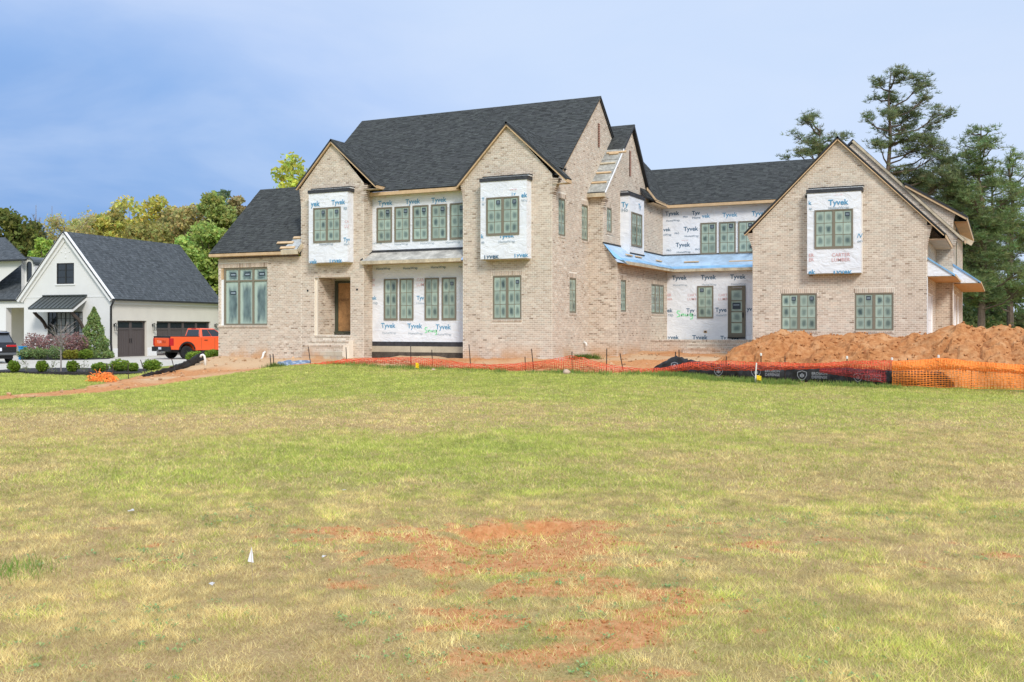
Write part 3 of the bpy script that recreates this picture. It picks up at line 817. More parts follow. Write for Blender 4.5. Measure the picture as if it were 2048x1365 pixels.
# --- centre bay between the gables: wrap, two rows of windows, pent roof
YR = 38.46
def wrap(O, U, Nn, w, h, name='house_wrap', thick=0.012):
    mb = MB(); O, U, Nn = Vector(O), Vector(U), Vector(Nn)
    mb.obox(O, U * w, Z3 * h, Nn * thick)
    return mb.build(name, M['wrap'], house)
class Print:
    """lettering on one wrap; positions are read off the photograph and laid on the wrap's plane"""
    MS = None
    def __init__(s, parent, hit, U, Nn): s.p = parent; s.hit = hit; s.U = Vector(U); s.N = Vector(Nn); s.n = 0; s.mb = MB()
    def t(s, txt, px, py, w, m=0, bold=0.014, tall=1.0, clip=None):
        s.n += 1; mb = MB()
        put_text(mb, txt, s.hit(px, py) + s.N * (0.016 + 0.0012 * (s.n % 3)), s.U, w, 0, bold, tall=tall, clip=clip)
        mb.build('lettering', Print.MS[m], s.p, root=house)
    def brand(s, px, py, w=0.74, m=0, sub=True, m2=1):
        s.t('Tyvek', px, py, w, m, 0.022)
        if sub: s.t('HomeWrap', px + 1.5, py + 12.5, w * 0.95, m2, 0.004)
    def stroke(s, pts, rad, m):
        P = [s.hit(*p) + s.N * 0.018 for p in pts]
        for a, b in zip(P, P[1:]):
            if (b - a).length > 1e-4: s.mb.bar(a, b, rad, 0.003, up=s.N)
    def done(s):
        if s.mb.v: s.mb.build('spray_mark', M['greenspray'], s.p, root=house)
Print.MS = [M['blueprint'], M['greyprint'], M['redprint'], M['darkprint'], M['greenspray']]
SNUG = [[(7, -9), (2, -10), (0, -6), (5, -3), (6, 1), (0, 2)], [(9, -4), (10, 1), (11, -3), (14, -4), (15, 1)], [(18, -4), (18, 0), (22, 0), (23, -4), (23, 1)], [(32, -4), (27, -3), (28, 1), (32, 0), (33, -4), (33, 5), (28, 7)]]
wu = wrap((-25.46, YR, 5.52), X1, NYm, 5.0, 2.72)
for i in range(5):
    window((-25.21 + i * 0.9375, YR - 0.012, 6.0), X1, NYm, 0.80, 1.56, stickers=[(0, 1, 2)])
pr = Print(wu, lambda x, y: onY(x, y, YR), X1, NYm)
for x, y in ((771, 411), (826, 408), (878, 405)): pr.t('Tyvek', x, y, 0.76, 0, 0.022)
for x, y in ((751, 489), (803, 491), (855, 489), (906, 487)): pr.t('HomeWrap', x, y, 0.70, 1, 0.004)
for x, y in ((766, 396), (813, 393), (862, 390)): pr.t('CARTER LUMBER', x, y, 0.4, 2, 0.0)
pr.done()
wl = wrap((-25.46, YR, 1.55), X1, NYm, 5.0, 3.55)
for a, b in ((-24.83, -24.12), (-24.01, -23.30), (-22.72, -22.01), (-21.86, -21.15)):
    window((a, YR - 0.012, 2.52), X1, NYm, b - a, 1.84, stickers=[(0, 1, 2)] if a > -21.9 else [])
pr = Print(wl, lambda x, y: onY(x, y, YR), X1, NYm)
for x, y in ((767, 540), (821, 539), (877, 537)): pr.t('HomeWrap', x, y, 0.74, 3, 0.012)  # darker ink under the pent roof: its shade is put into the lettering
pr.t('Ho', 921, 536, 0.16, 3, 0.012)
for x, y in ((777, 656), (830, 657), (887, 659)): pr.brand(x, y, 0.76, m2=1)
pr.t('Tyv', 841, 600, 0.38, 0, 0.022); pr.t('Home', 841, 609, 0.38, 1, 0.004)
pr.t('ek', 749, 600, 0.25, 0, 0.022); pr.t('rap', 751, 609, 0.25, 1, 0.004)
pr.t('CAR', 841, 563, 0.36, 2, 0.002); pr.t('LUM', 841, 573, 0.36, 2, 0.002); pr.t('ER', 747.5, 563, 0.15, 2, 0.002); pr.t('ER', 747.5, 573, 0.15, 2, 0.002)
for s_ in SNUG: pr.stroke([(850 + x * 0.72, 664 + y * 0.9) for x, y in s_], 0.04, 4)
pr.done()
mb = MB(); mb.box((-25.46, YR - 0.03, 1.36), (-20.3, YR, 1.56)); mb.build('flashing', M['rubberflash'], house)
mb = MB(); mb.box((-25.46, YR - 0.055, 1.10), (-20.3, YR, 1.36)); mb.build('foundation_ledge', M['concrete'], house)
mb = MB(); mb.box((-25.46, YR - 0.05, 0.4), (-20.3, YR, 1.10)); mb.build('foundation_wall', M['damp'], house)
def pent(pts_top, pts_eave, thick, mats, name='pent_roof'):
    """sloping slab between a top line and an eave line (same number of points)"""
    mb = MB()
    for i in range(len(pts_top) - 1):
        a, b, c, d = (Vector(p) for p in (pts_top[i], pts_top[i + 1], pts_eave[i + 1], pts_eave[i]))
        mb.hexa([d - Z3 * thick, c - Z3 * thick, b - Z3 * thick, a - Z3 * thick], [d, c, b, a])
    return mb.build(name, mats, house)
pr_ = pent([(-25.44, YR - 0.01, 5.56), (-20.4, YR - 0.01, 5.56)], [(-25.50, 37.62, 5.14), (-20.46, 37.62, 5.14)], 0.03, M['tarpaper'])
mb = MB()
mb.box((-25.52, 37.585, 4.98), (-20.47, 37.622, 5.125))
mb.bar((-25.50, 37.62, 5.06), (-25.46, YR, 5.47), 0.03, 0.13)
mb.build('fascia_board', M['ply'], house)
mb = MB(); mb.box((-25.45, 37.65, 4.985), (-20.47, YR - 0.015, 5.0)); mb.build('soffit_board', M['ply'], house)
mb = MB(); mb.box((-25.45, YR - 0.05, 5.55), (-20.4, YR - 0.012, 5.65)); mb.build('flashing', M['rubberflash'], house)
mb = MB(); mb.bar((-25.52, 37.60, 5.17), (-25.46, YR - 0.02, 5.60), 0.05, 0.04); mb.build('flashing', M['rubberflash'], house)

# --- wrapped bay boxes with their windows
def bay(O, U, Nn, w, z0, z1, proj, win_u, win_z, stickers, sides=True):
    O, U, Nn = Vector(O), Vector(U), Vector(Nn)
    mb = MB(); mb.obox(O + Z3 * z0 - Nn * 0.02, U * w, Z3 * (z1 - z0), Nn * (proj + 0.02))
    b = mb.build('bay_box', M['wrap'], house)
    mb = MB(); mb.obox(O + Z3 * (z0 - 0.035) + U * 0.02, U * (w - 0.04), Z3 * 0.033, Nn * (proj - 0.03)); mb.build('bay_floor', M['ply'], house)
    mb = MB(); mb.obox(O + Z3 * z1 - U * 0.04, U * (w + 0.10), Z3 * 0.15, Nn * (proj + 0.03)); mb.build('flashing', M['rubberflash'], house)
    mb = MB(); mb.obox(O + Z3 * (z1 + 0.151) + U * 0.05, U * (w + 0.02), Z3 * 0.05, Nn * (proj * 0.75)); mb.build('bay_trim', M['white'], house)
    mb = MB(); mb.obox(O + Z3 * (z1 + 0.202) + U * 0.03, U * (w + 0.06), Z3 * 0.035, Nn * (proj * 0.8)); mb.build('flashing', M['felt'], house)
    window(O + U * win_u[0] + Z3 * win_z[0] + Nn * proj, U, Nn, win_u[1] - win_u[0], win_z[1] - win_z[0], sashes=2, stickers=stickers)
    return b
PJ = 0.45
b1 = bay((-19.38, YG, 0), X1, NYm, 2.10, 5.01, 8.20, PJ, (0.28, 1.78), (5.98, 7.54), [(0, 1, 2), (1, 1, 2)])
pr = Print(b1, lambda x, y: onY(x, y, YG - PJ), X1, NYm)
pr.t('T', 966.5, 402, 0.12, 0, 0.02, 0.9); pr.t('H', 966.5, 412, 0.10, 1); pr.t('ek', 1049, 395, 0.28, 0, 0.022); pr.t('Wra', 1049, 404, 0.28, 1, 0.004)
pr.t('HomeWrap', 1014, 486, 0.74, 1, 0.006); pr.t('Tyvek', 1013, 475.5, 0.70, 0, 0.02, clip=(-0.3, 0.07)); pr.t('k', 965, 477, 0.12, 0, 0.02); pr.t('ap', 966, 487, 0.14, 1)
pr.t('Tyvek', 982, 518, 0.74, 3, 0.022, clip=(0.0, 0.15)); pr.t('Tyvek', 1042, 515, 0.70, 0, 0.022, clip=(0.0, 0.15)); pr.t('Ty', 1027, 391.5, 0.24, 0, 0.02, clip=(0, 0.12)); pr.t('CARTER', 1027, 381, 0.32, 2, 0)
pr.done()
b2 = bay((-28.11, YG, 0), X1, NYm, 2.11, 5.10, 8.22, PJ, (0.27, 1.75), (6.0, 7.56), [(0, 1, 2), (1, 1, 2)])
pr = Print(b2, lambda x, y: onY(x, y, YG - PJ), X1, NYm)
pr.t('yek', 631, 413, 0.50, 0, 0.022); pr.t('Tyvek', 677, 409, 0.74, 0, 0.022); pr.t('HomeWrap', 653, 491, 0.74, 1, 0.006); pr.t('Tyv', 694, 483, 0.36, 0, 0.022); pr.t('Hom', 694, 491, 0.3, 1)
pr.t('vek', 627, 528, 0.42, 0, 0.022, clip=(0.0, 0.2)); pr.t('Tyvek', 671, 526, 0.74, 0, 0.022, clip=(0.0, 0.16)); pr.t('CA', 694, 446, 0.22, 2, 0.0); pr.t('LU', 694, 456, 0.22, 2, 0.0); pr.t('ap', 691, 419, 0.18, 1)
pr.done()
# --- cross wing with its courtyard side
YW, XU, XL = 41.85, -15.69, -15.04
wall((0, YW, 0), X1, NYm, [(XM, 0.5), (XL, 0.5), (XL, 5.05), (XU, 5.86), (XU, 8.05), (XM, 8.05)], dark=2.2)
wall((XL, 0, 0), Y1, NX, [(YW, 0.5), (49.21, 0.5), (49.21, 5.05), (YW, 5.05)], [(42.33, 2.88, 43.07, 4.30), (46.68, 2.85, 48.72, 4.28)], dark=0.2)
window((XL - 0.05, 42.33, 2.88), Y1, NX, 0.74, 1.42)
window((XL - 0.05, 46.68, 2.85), Y1, NX, 2.04, 1.43, sashes=3)
wall((XU, 0, 0), Y1, NX, [(YW, 5.3), (50.58, 5.3), (50.58, 8.42), (48.35, 8.42), (47.84, 8.98), (45.55, 11.60), (YW, 8.08)], [(42.32, 6.42, 42.98, 7.52)], dark=-0.1, blocks=[(44.08, 5.3, 46.18, 8.3)])  # sunlit side, painted lighter by leaving out dark bricks
window((XU - 0.05, 42.32, 6.42), Y1, NX, 0.66, 1.10, rows=2)
vent((XU, 45.30, 9.30), Y1, NX, 0.17, 1.19, 15)
corbel(XU, YW, 1, 7.3, 8.0, 0.18)
b3 = bay((XU, 44.08, 0), Y1, NX, 2.10, 5.50, 8.22, PJ, (0.22, 1.72), (5.95, 7.50), [])
pr = Print(b3, lambda x, y: onY(x, y, 44.08), X1, NYm)
pr.t('Ty', 1250, 414, 0.34, 0, 0.022); pr.t('Ho', 1250, 424, 0.3, 1)
pr.hit = lambda x, y: onX(x, y, XU + PJ); pr.U = Y1; pr.N = NX
pr.t('Ty', 1279, 418, 0.35, 0, 0.02)
pr.done()
YTU, YTL = 50.58, 49.21
wu = wrap((XU, YTU, 5.80), X1, NYm, 7.2, 2.72)
for a, b in ((-13.70, -12.86), (-12.74, -11.90), (-11.78, -10.94)):
    window((a, YTU - 0.012, 5.89), X1, NYm, b - a, 1.60, stickers=[(0, 1, 2)])
pr = Print(wu, lambda x, y: onY(x, y, YTU), X1, NYm)
pr.brand(1344.5, 431, 0.74, 3, m2=3); pr.t('Tyv', 1392, 430, 0.42, 3, 0.022); pr.t('Home', 1393, 438, 0.42, 3, 0.01); pr.t('vek', 1412, 436, 0.42, 0, 0.02)
pr.brand(1460, 434, 0.76, 0); pr.t('Tyvek', 1519, 431, 0.76, 0, 0.022)
pr.t('vek', 1334, 463, 0.40, 3, 0.022); pr.t('eWrap', 1335, 472, 0.42, 3, 0.01); pr.brand(1382, 462, 0.76, 3, m2=3); pr.brand(1366, 494, 0.76, 3, m2=3)
for x, y in ((1371, 436), (1354, 469), (1338, 503), (1395, 501)): pr.t('PRO', x, y, 0.24, 3, 0.012)
for x, y in ((1370, 482), (1449, 417), (1508, 413)): pr.t('CARTER LUMBER', x, y, 0.36, 2, 0)
pr.done()
wl = wrap((XL, YTL, 1.50), X1, NYm, 7.0, 3.50)
window((-13.49, YTL - 0.012, 2.64), X1, NYm, 0.81, 1.60, stickers=[(0, 0, 2)])
# glazed courtyard door
mb = MB(); D0, D1, DZ0, DZ1, DY = -11.96, -11.10, 1.72, 4.22, YTL - 0.012
def db(u0, v0, u1, v1, d1=0.05, m=0): mb.obox((u0, DY + 0.02, v0), (u1 - u0, 0, 0), (0, 0, v1 - v0), (0, -(d1 + 0.02), 0), m)
db(D0, DZ0, D0 + 0.06, DZ1); db(D1 - 0.06, DZ0, D1, DZ1); db(D0 + 0.06, DZ1 - 0.06, D1 - 0.06, DZ1); db(D0, DZ0 - 0.07, D1, DZ0, 0.12, 1)
db(D0 + 0.06, DZ0, D0 + 0.17, DZ1 - 0.06, 0.035); db(D1 - 0.17, DZ0, D1 - 0.06, DZ1 - 0.06, 0.035)
lh = (DZ1 - 0.06 - DZ0 - 0.11 - 0.20) / 4
for i in range(5):
    z = DZ0 + (0.0 if i == 0 else 0.20 + i * lh - 0.045) ; hh = 0.20 if i == 0 else (0.11 if i == 4 else 0.045)
    db(D0 + 0.17, z, D1 - 0.17, z + hh, 0.034)
dr = mb.build('glazed_door', [mat('door_frame', (0.155, 0.135, 0.095), 0.5), M['black']], house)
for i in range(4): pane((D0 + 0.17, DY - 0.012, DZ0 + 0.20 + i * lh), X1, NYm, D1 - D0 - 0.34, lh - 0.045, dr)
mb = MB(); mb.box((D1 - 0.14, DY - 0.09, 2.66), (D1 - 0.10, DY - 0.035, 2.92)); mb.build('handle', M['black'], dr, root=house)
mb = MB(); z = DZ0 + 0.20 + 2 * lh; mb.box((D0 + 0.22, DY - 0.02, z + 0.1), (D1 - 0.24, DY - 0.0135, z + lh - 0.12), 0); mb.box((D0 + 0.27, DY - 0.023, z + 0.28), (D1 - 0.3, DY - 0.02, z + 0.32), 1)
mb.build('sticker', [M['sticker'], M['greyprint']], dr, root=house)
pr = Print(wl, lambda x, y: onY(x, y, YTL), X1, NYm)
for x, y in ((1359, 560), (1417, 559), (1476, 558)): pr.brand(x, y, 0.76, 3, m2=1)
for x, y in ((1384, 593), (1446, 593)): pr.t('CART', x, y, 0.44, 2, 0.003); pr.t('LUMB', x, y + 8, 0.44, 2, 0.003)
for s_ in ('ER',): pr.t('ER', 1339, 593, 0.2, 2); pr.t('BER', 1340, 601, 0.24, 2)
pr.t('ek', 1340, 625, 0.28, 3, 0.022); pr.t('rap', 1341.5, 633, 0.28, 1); pr.t('Tyv', 1381, 625, 0.42, 3, 0.022); pr.t('Home', 1384, 633, 0.4, 1); pr.t('Tyve', 1442, 624, 0.56, 3, 0.022); pr.t('HomeW', 1443, 633, 0.54, 1); pr.t('yv', 1499, 622, 0.26, 3, 0.022)
pr.t('yvek', 1347, 679, 0.56, 3, 0.022, clip=(0, 0.5)); pr.t('Tyvek', 1400, 679.5, 0.78, 3, 0.022, clip=(-0.02, 0.5)); pr.t('Ty', 1447, 680, 0.3, 3, 0.022, clip=(0, 0.5)); pr.t('vek', 1471, 681, 0.42, 3, 0.022)
for s_ in SNUG: pr.stroke([(1354 + x * 0.95, 632 + y * 1.0) for x, y in s_], 0.055, 4)
pr.done()
mb = MB(); p = onY(1411, 664, YTL); mb.box((p.x - 0.08, YTL - 0.03, p.z - 0.06), (p.x + 0.08, YTL - 0.012, p.z + 0.06), 0); mb.box((p.x - 0.05, YTL - 0.035, p.z - 0.035), (p.x + 0.05, YTL - 0.03, p.z + 0.035), 1)
mb.build('outlet_box', [M['wood'], M['steel']], house)
# blue membrane pent roof round two sides of the courtyard
EX, EY, EZ = -14.55, 48.9, 5.10
pe = pent([(XU, YW + 0.02, 5.88), (XU, 44.2, 5.885), (XU, 46.4, 5.88), (XU, YTU, 5.875), (-12.6, YTU, 5.87), (-9.2, YTU, 5.87)],
          [(-14.62, YW - 0.25, 5.08), (EX - 0.03, 44.1, 5.12), (EX, 46.2, EZ), (EX, EY, EZ), (-12.4, EY, EZ + 0.01), (-9.2, EY, EZ)], 0.03, M['blue'], 'pent_roof')
mb = MB()
mb.bar((-14.60, YW - 0.05, 5.00), (EX - 0.03, EY + 0.02, 5.01), 0.03, 0.13); mb.bar((EX - 0.04, EY + 0.02, 5.01), (-9.2, EY + 0.02, 5.01), 0.03, 0.13)
mb.build('fascia_board', M['ply'], house)
mb = MB(); mb.box((XL + 0.01, YW, 4.955), (EX - 0.06, YTL - 0.05, 4.97)); mb.box((XL + 0.01, EY + 0.04, 4.94), (-9.5, YTL - 0.013, 4.954)); mb.build('soffit_board', M['osb'], house)
mb = MB()
for a, b, c, d in (((-14.62, YW - 0.25, 5.08), (EX - 0.03, 44.1, 5.12), (XU, YW + 0.02, 5.88), (XU, 44.2, 5.885)), ((EX - 0.03, 44.1, 5.12), (EX, 46.2, EZ), (XU, 44.2, 5.885), (XU, 46.4, 5.88)), ((EX, 46.2, EZ), (EX, EY, EZ), (XU, 46.4, 5.88), (XU, YTU, 5.875)), ((EX, EY, EZ), (-12.4, EY, EZ + 0.01), (XU, YTU, 5.875), (-12.6, YTU, 5.87)), ((-12.4, EY, EZ + 0.01), (-9.2, EY, EZ), (-12.6, YTU, 5.87), (-9.2, YTU, 5.87))):
    a, b, c, d = map(Vector, (a, b, c, d)); k = 0.16; up = Z3 * 0.006
    mb.hexa([a, b, b.lerp(d, k), a.lerp(c, k)], [a + up - Z3 * 0.0, b + up, b.lerp(d, k) + up, a.lerp(c, k) + up])
mb.build('membrane_strip', M['blue_edge'], house)
mb = MB()       # loose flap of the membrane over the end of the roof
mb.face([(XU + 0.05, YW - 0.02, 5.88), (-14.66, YW - 0.27, 5.10), (-14.45, YW - 0.02, 4.86), (-14.9, YW - 0.35, 5.14)])
mb.face([(XU + 0.05, YW - 0.02, 5.88), (-14.9, YW - 0.35, 5.14), (-15.1, YW - 0.3, 5.30), (-15.5, YW - 0.1, 5.68)])
mb.build('membrane_flap', M['blue_edge'], house)
mb = MB()
mb.bar((XU + 0.02, YW - 0.05, 5.92), (XU + 0.02, 44.08, 5.92), 0.04, 0.05); mb.bar((XU + PJ + 0.02, 44.1, 5.60), (XU + PJ + 0.02, 46.18, 5.60), 0.04, 0.05); mb.bar((XU + 0.02, 46.2, 5.92), (XU + 0.02, YTU - 0.02, 5.91), 0.04, 0.05); mb.bar((XU, YTU - 0.03, 5.915), (-9.2, YTU - 0.03, 5.91), 0.04, 0.045)
mb.build('flashing', M['felt'], house)
def cleat(P, d, L, w=0.09, t=0.04, up=(0, 0, 1), m='wood'):
    mb = MB(); P = Vector(P); d = Vector(d).normalized(); mb.bar(P - d * L / 2, P + d * L / 2, w, t, up=up)
    mb.build('wood_cleat', M[m], house)
sn = Vector((0.55, 0, 0.8)); fn = Vector((0, -0.42, 0.9))
for y in (43.2, 44.5, 47.6): cleat((-14.95, y, 5.43), (0.0, 1, 0.0), 0.85, up=sn)
cleat((-13.9, 49.6, 5.47), (1, 0, 0), 0.75, up=fn); cleat((-11.2, 49.61, 5.44), (1, 0, 0.0), 1.6, up=fn)
# brick stoop with a rowlock cap and steps
mb = MB(); mb.box((XL + 0.01, 46.5, 0.5), (-9.56, YTL - 0.02, 1.60)); mb.box((-13.2, 46.15, 0.5), (-9.58, 46.498, 1.42)); mb.box((-13.25, 45.8, 0.5), (-9.60, 46.148, 1.24))
mb.build('stoop', M['mortar'], house)
for y, zt, x0 in ((46.5, 1.62, XL + 0.02), (46.15, 1.43, -13.2), (45.8, 1.25, -13.25)): soldier(Vector((0, y, 0)), X1, NYm, x0, -9.6, zt - 0.1, 0.1, 0.03, -0.25)
lay(Vector((0, 46.5, 0)), X1, NYm, [(XL + 0.02, 0.6), (-9.6, 0.6), (-9.6, 1.51), (XL + 0.02, 1.51)], dark=1.0)
lay(Vector((0, 46.15, 0)), X1, NYm, [(-13.2, 1.24), (-9.6, 1.24), (-9.6, 1.33), (-13.2, 1.33)])
lay(Vector((0, 45.8, 0)), X1, NYm, [(-13.25, 0.6), (-9.6, 0.6), (-9.6, 1.15), (-13.25, 1.15)])

# --- garage wing
YA, XR, Y2, X2 = 43.6, -2.62, 49.7, -1.90
w1 = (-8.36, 2.06, -6.87, 3.62); w2 = (-5.38, 2.06, -3.87, 3.60)
wall((0, YA, 0), X1, NYm, [(-9.54, 0.5), (XR, 0.5), (XR, 6.42), (-6.03, 9.90), (-9.54, 6.36)], [w1, w2], blocks=[(-7.22, 4.42, -5.06, 7.86)])
window((w1[0], YA + 0.05, w1[1]), X1, NYm, w1[2] - w1[0], w1[3] - w1[1], sashes=2, stickers=[(0, 1, 2), (1, 1, 2)])
window((w2[0], YA + 0.05, w2[1]), X1, NYm, w2[2] - w2[0], w2[3] - w2[1], sashes=2, stickers=[(0, 1, 2)])
corbel(-9.54, YA, -1, 5.5, 6.25, 0.26); corbel(XR, YA, 1, 5.3, 6.3, 0.20)
b4 = bay((-7.20, YA, 0), X1, NYm, 2.12, 4.42, 7.74, PJ - 0.05, (0.30, 1.82), (5.44, 7.03), [(1, 1, 2)])
pr = Print(b4, lambda x, y: onY(x, y, YA - PJ + 0.05), X1, NYm)
pr.t('Tyvek', 1677, 410, 0.80, 0, 0.022); pr.t('HomeWrap', 1678, 418.5, 0.80, 1, 0.004); pr.t('k', 1620.5, 410, 0.12, 0, 0.02); pr.t('ap', 1621, 420, 0.13, 1)
pr.t('/V', 1720, 476, 0.22, 0, 0.01); pr.t('om', 1720, 485, 0.2, 1)
pr.t('CARTER', 1682, 513, 0.72, 2, 0.006); pr.t('LUMBER', 1682, 523, 0.72, 2, 0.006); pr.t('ER', 1623, 514, 0.2, 2, 0.006); pr.t('ER', 1623, 523, 0.2, 2, 0.006)
pr.t('Tyvek', 1684, 549, 0.80, 0, 0.022, clip=(0.02, 0.15)); pr.t('ek', 1624, 549, 0.28, 0, 0.022, clip=(0.0, 0.3)); pr.t('CARTER LUMBER', 1676, 391, 0.36, 2, 0)
pr.done()
mb = MB(); mb.box((-7.34, YA - 0.05, 7.60), (-7.22, YA, 7.72)); mb.build('cable_hole', M['steel'], house)
wall((XR, 0, 0), Y1, NX, [(YA, 0.5), (Y2, 0.5), (Y2, 6.0), (YA, 6.0)], [(44.2, 0.9, 47.5, 3.6)], dark=0.2, sill=False)
wall((0, Y2, 0), X1, NYm, [(-9.9, 0.5), (X2, 0.5), (X2, 6.9), (-1.80, 7.3), (-3.9, 8.62), (-6.2, 10.82), (-9.9, 7.2)], bricks=False)
lay(Vector((0, Y2, 0)), X1, NYm, [(-2.62, 0.5), (X2, 0.5), (X2, 6.9), (-1.80, 7.3), (-3.9, 8.62), (-6.2, 10.82), (-6.9, 10.1), (-6.03, 9.6), (-2.62, 6.1)], dark=0.1)
wall((X2, 0, 0), Y1, NX, [(Y2, 0.5), (62.4, 0.5), (62.4, 7.3), (Y2, 7.3)], [(50.6, 0.9, 53.2, 3.75), (54.6, 0.9, 57.2, 3.75), (52.6, 5.1, 54.6, 7.0)], dark=0.2, sill=False)
window((X2 - 0.05, 52.6, 5.1), Y1, NX, 2.0, 1.9, sashes=2)
corbel(X2, Y2, 1, 5.4, 6.4, 0.22)
for X, a, b, zt in ((XR, 44.2, 47.5, 3.6), (X2, 50.6, 53.2, 3.75), (X2, 54.6, 57.2, 3.75)):
    mb = MB()
    for k in range(5): mb.obox((X - 0.10, a + 0.05, 0.9 + k * (zt - 0.95) / 5), (0, b - a - 0.1, 0), (0, 0, (zt - 0.95) / 5 - 0.012), (0.04, 0, 0))
    mb.obox((X - 0.10, a, 0.9), (0, 0.05, 0), (0, 0, zt - 0.9), (0.09, 0, 0)); mb.obox((X - 0.10, b - 0.05, 0.9), (0, 0.05, 0), (0, 0, zt - 0.9), (0.09, 0, 0)); mb.obox((X - 0.10, a + 0.05, zt - 0.05), (0, b - a - 0.1, 0), (0, 0, 0.05), (0.085, 0, 0))
    mb.build('garage_door', M['white'], house)
for X, a, b, zt, zb, xo in ((XR, 43.75, Y2 - 0.02, 4.97, 4.24, 1.02), (X2, Y2 + 0.02, 61.5, 5.02, 4.18, 1.12)):
    for yy in (a, b):
        mb = MB(); mb.prism([(X + 0.005, zb), (X + xo - 0.1, zb), (X + xo - 0.1, zb + 0.06), (X + 0.005, zt - 0.03)], yy - 0.012, yy); mb.build('awning_end', M['wrap'], house)
    mb = MB(); mb.hexa([(X + xo, a - 0.06, zb - 0.02), (X + xo, b, zb - 0.02), (X, b, zt - 0.04), (X, a - 0.06, zt - 0.04)], [(X + xo, a - 0.06, zb + 0.06), (X + xo, b, zb + 0.06), (X, b, zt + 0.04), (X, a - 0.06, zt + 0.04)])
    mb.build('awning_roof', M['blue_edge'], house)
    mb = MB(); mb.box((X + 0.01, a - 0.03, zb - 0.035), (X + xo + 0.02, b, zb - 0.022)); mb.build('soffit_board', M['osb'], house)
    mb = MB(); mb.bar((X + xo + 0.02, a - 0.05, zb + 0.01), (X + xo + 0.02, b, zb + 0.01), 0.025, 0.09); mb.build('fascia_board', M['wood'], house)
    mb = MB(); mb.obox((X + 0.003, a - 0.17, 0.6), (0, 0.1, 0), (0, 0, 3.6), (0.02, 0, 0)); mb.build('trim_board', M['white'], house)

# --- roofs: slab, shingles, fascia and rake boards
SHC = [(0.050, 0.053, 0.050), (0.054, 0.057, 0.054), (0.058, 0.061, 0.057), (0.053, 0.055, 0.053), (0.063, 0.067, 0.062), (0.042, 0.044, 0.042)]
SH = []
def roof(P0, U, V, poly, shingles=True, bare=(), thick=0.05, store=None, name='roof', parent=None, base=None, rowh=0.143):
    """poly in (u,v): u along the eave, v up the slope, lying on top of the slab"""
    P0, U, V = Vector(P0), Vector(U).normalized(), Vector(V).normalized()
    Nn = U.cross(V).normalized()
    if Nn.z < 0: Nn = -Nn
    P = lambda u, v, d=0.0: P0 + U * u + V * v + Nn * d
    mb = MB(); top = [P(*p) for p in poly]; bot = [P(*p, -thick) for p in poly]
    area = sum(poly[i][0] * poly[(i + 1) % len(poly)][1] - poly[(i + 1) % len(poly)][0] * poly[i][1] for i in range(len(poly)))
    ccw = (area > 0) == (U.cross(V).z > 0)
    mb.poly(top if ccw else top[::-1]); mb.poly(bot[::-1] if ccw else bot)
    for i in range(len(poly)):
        j = (i + 1) % len(poly)
        q = [bot[i], bot[j], top[j], top[i]]
        mb.face(q if ccw else q[::-1])
    rf = mb.build(name, base or M['felt'], parent or house)
    if shingles:
        vs = [p[1] for p in poly]; k = 0
        v = min(vs)
        while v < max(vs) - 0.03:
            v1 = min(v + rowh, max(vs)); vm = (v + v1) / 2
            sp = row_spans(poly, vm)
            for (a, b, c, d) in bare:
                if b < vm < d: sp = cut(sp, a + rnd.uniform(-0.15, 0.15), c)
            for s, e in sp:
                u = s - rnd.uniform(0, 0.25)
                while u < e:
                    L = rnd.choice((0.10, 0.14, 0.18, 0.22, 0.26)); a, b = max(u, s - 0.01), min(u + L, e + 0.01); u += L
                    if b - a < 0.04: continue
                    t = rnd.choice((0.005, 0.007, 0.014, 0.016)); c = rnd.choice(SHC); g = rnd.uniform(0.85, 1.15)
                    (store if store is not None else SH).append((P0, U, V, Nn, a + 0.002, b - 0.002, v - 0.012, v1 + 0.02, t, (c[0] * g, c[1] * g, c[2] * g), rf))
            v += rowh; k += 1
    return rf
def slope(x0, x1, y0, z0, y1, z1): return (Vector((x0, y0, z0)), X1, Vector((0, y1 - y0, z1 - z0)), math.hypot(y1 - y0, z1 - z0))
def board(a, b, w=0.03, h=0.15, name='fascia_board', m='wood', up=(0, 0, 1), par=None):
    mb = MB(); mb.bar(a, b, w, h, up=up); return mb.build(name, M[m], par or house)
P0, U, V, L = slope(-29.15, 0, 38.1, 8.26, 43.09, 12.65)
roof(P0, U, V, [(0, 0), (8.35, 0), (8.4, 0.3), (12.9, 0.3), (12.9, L), (0, L)])
roof((-29.15, 48.1, 8.26), X1, (0, 43.09 - 48.1, 12.65 - 8.26), [(0, 0), (12.9, 0), (12.9, L), (0, L)], shingles=False)
board((-25.55, 38.085, 8.13), (-20.75, 38.085, 8.13), 0.03, 0.15); mb = MB(); mb.box((-25.46, 38.1, 8.07), (-20.45, YR - 0.013, 8.085)); mb.build('soffit_board', M['ply'], house)
board((-16.30, 43.09, 12.56), (-16.30, 38.6, 8.60), 0.03, 0.10, 'rake_board'); board((-16.30, 43.09, 12.56), (-16.30, 47.9, 8.35), 0.03, 0.12, 'rake_board', 'felt')
def xslope(xe, ze, xr, zr, y0, poly_xy, shingles=True, bare=()):
    """slope whose eave runs along Y at x=xe; poly given as x,y"""
    V = Vector((xr - xe, 0, zr - ze)); k = V.length / abs(xr - xe)
    return roof((xe, y0, ze), Y1, V, [(y - y0, abs(x - xe) * k) for x, y in poly_xy], shingles, bare, thick=0.085)
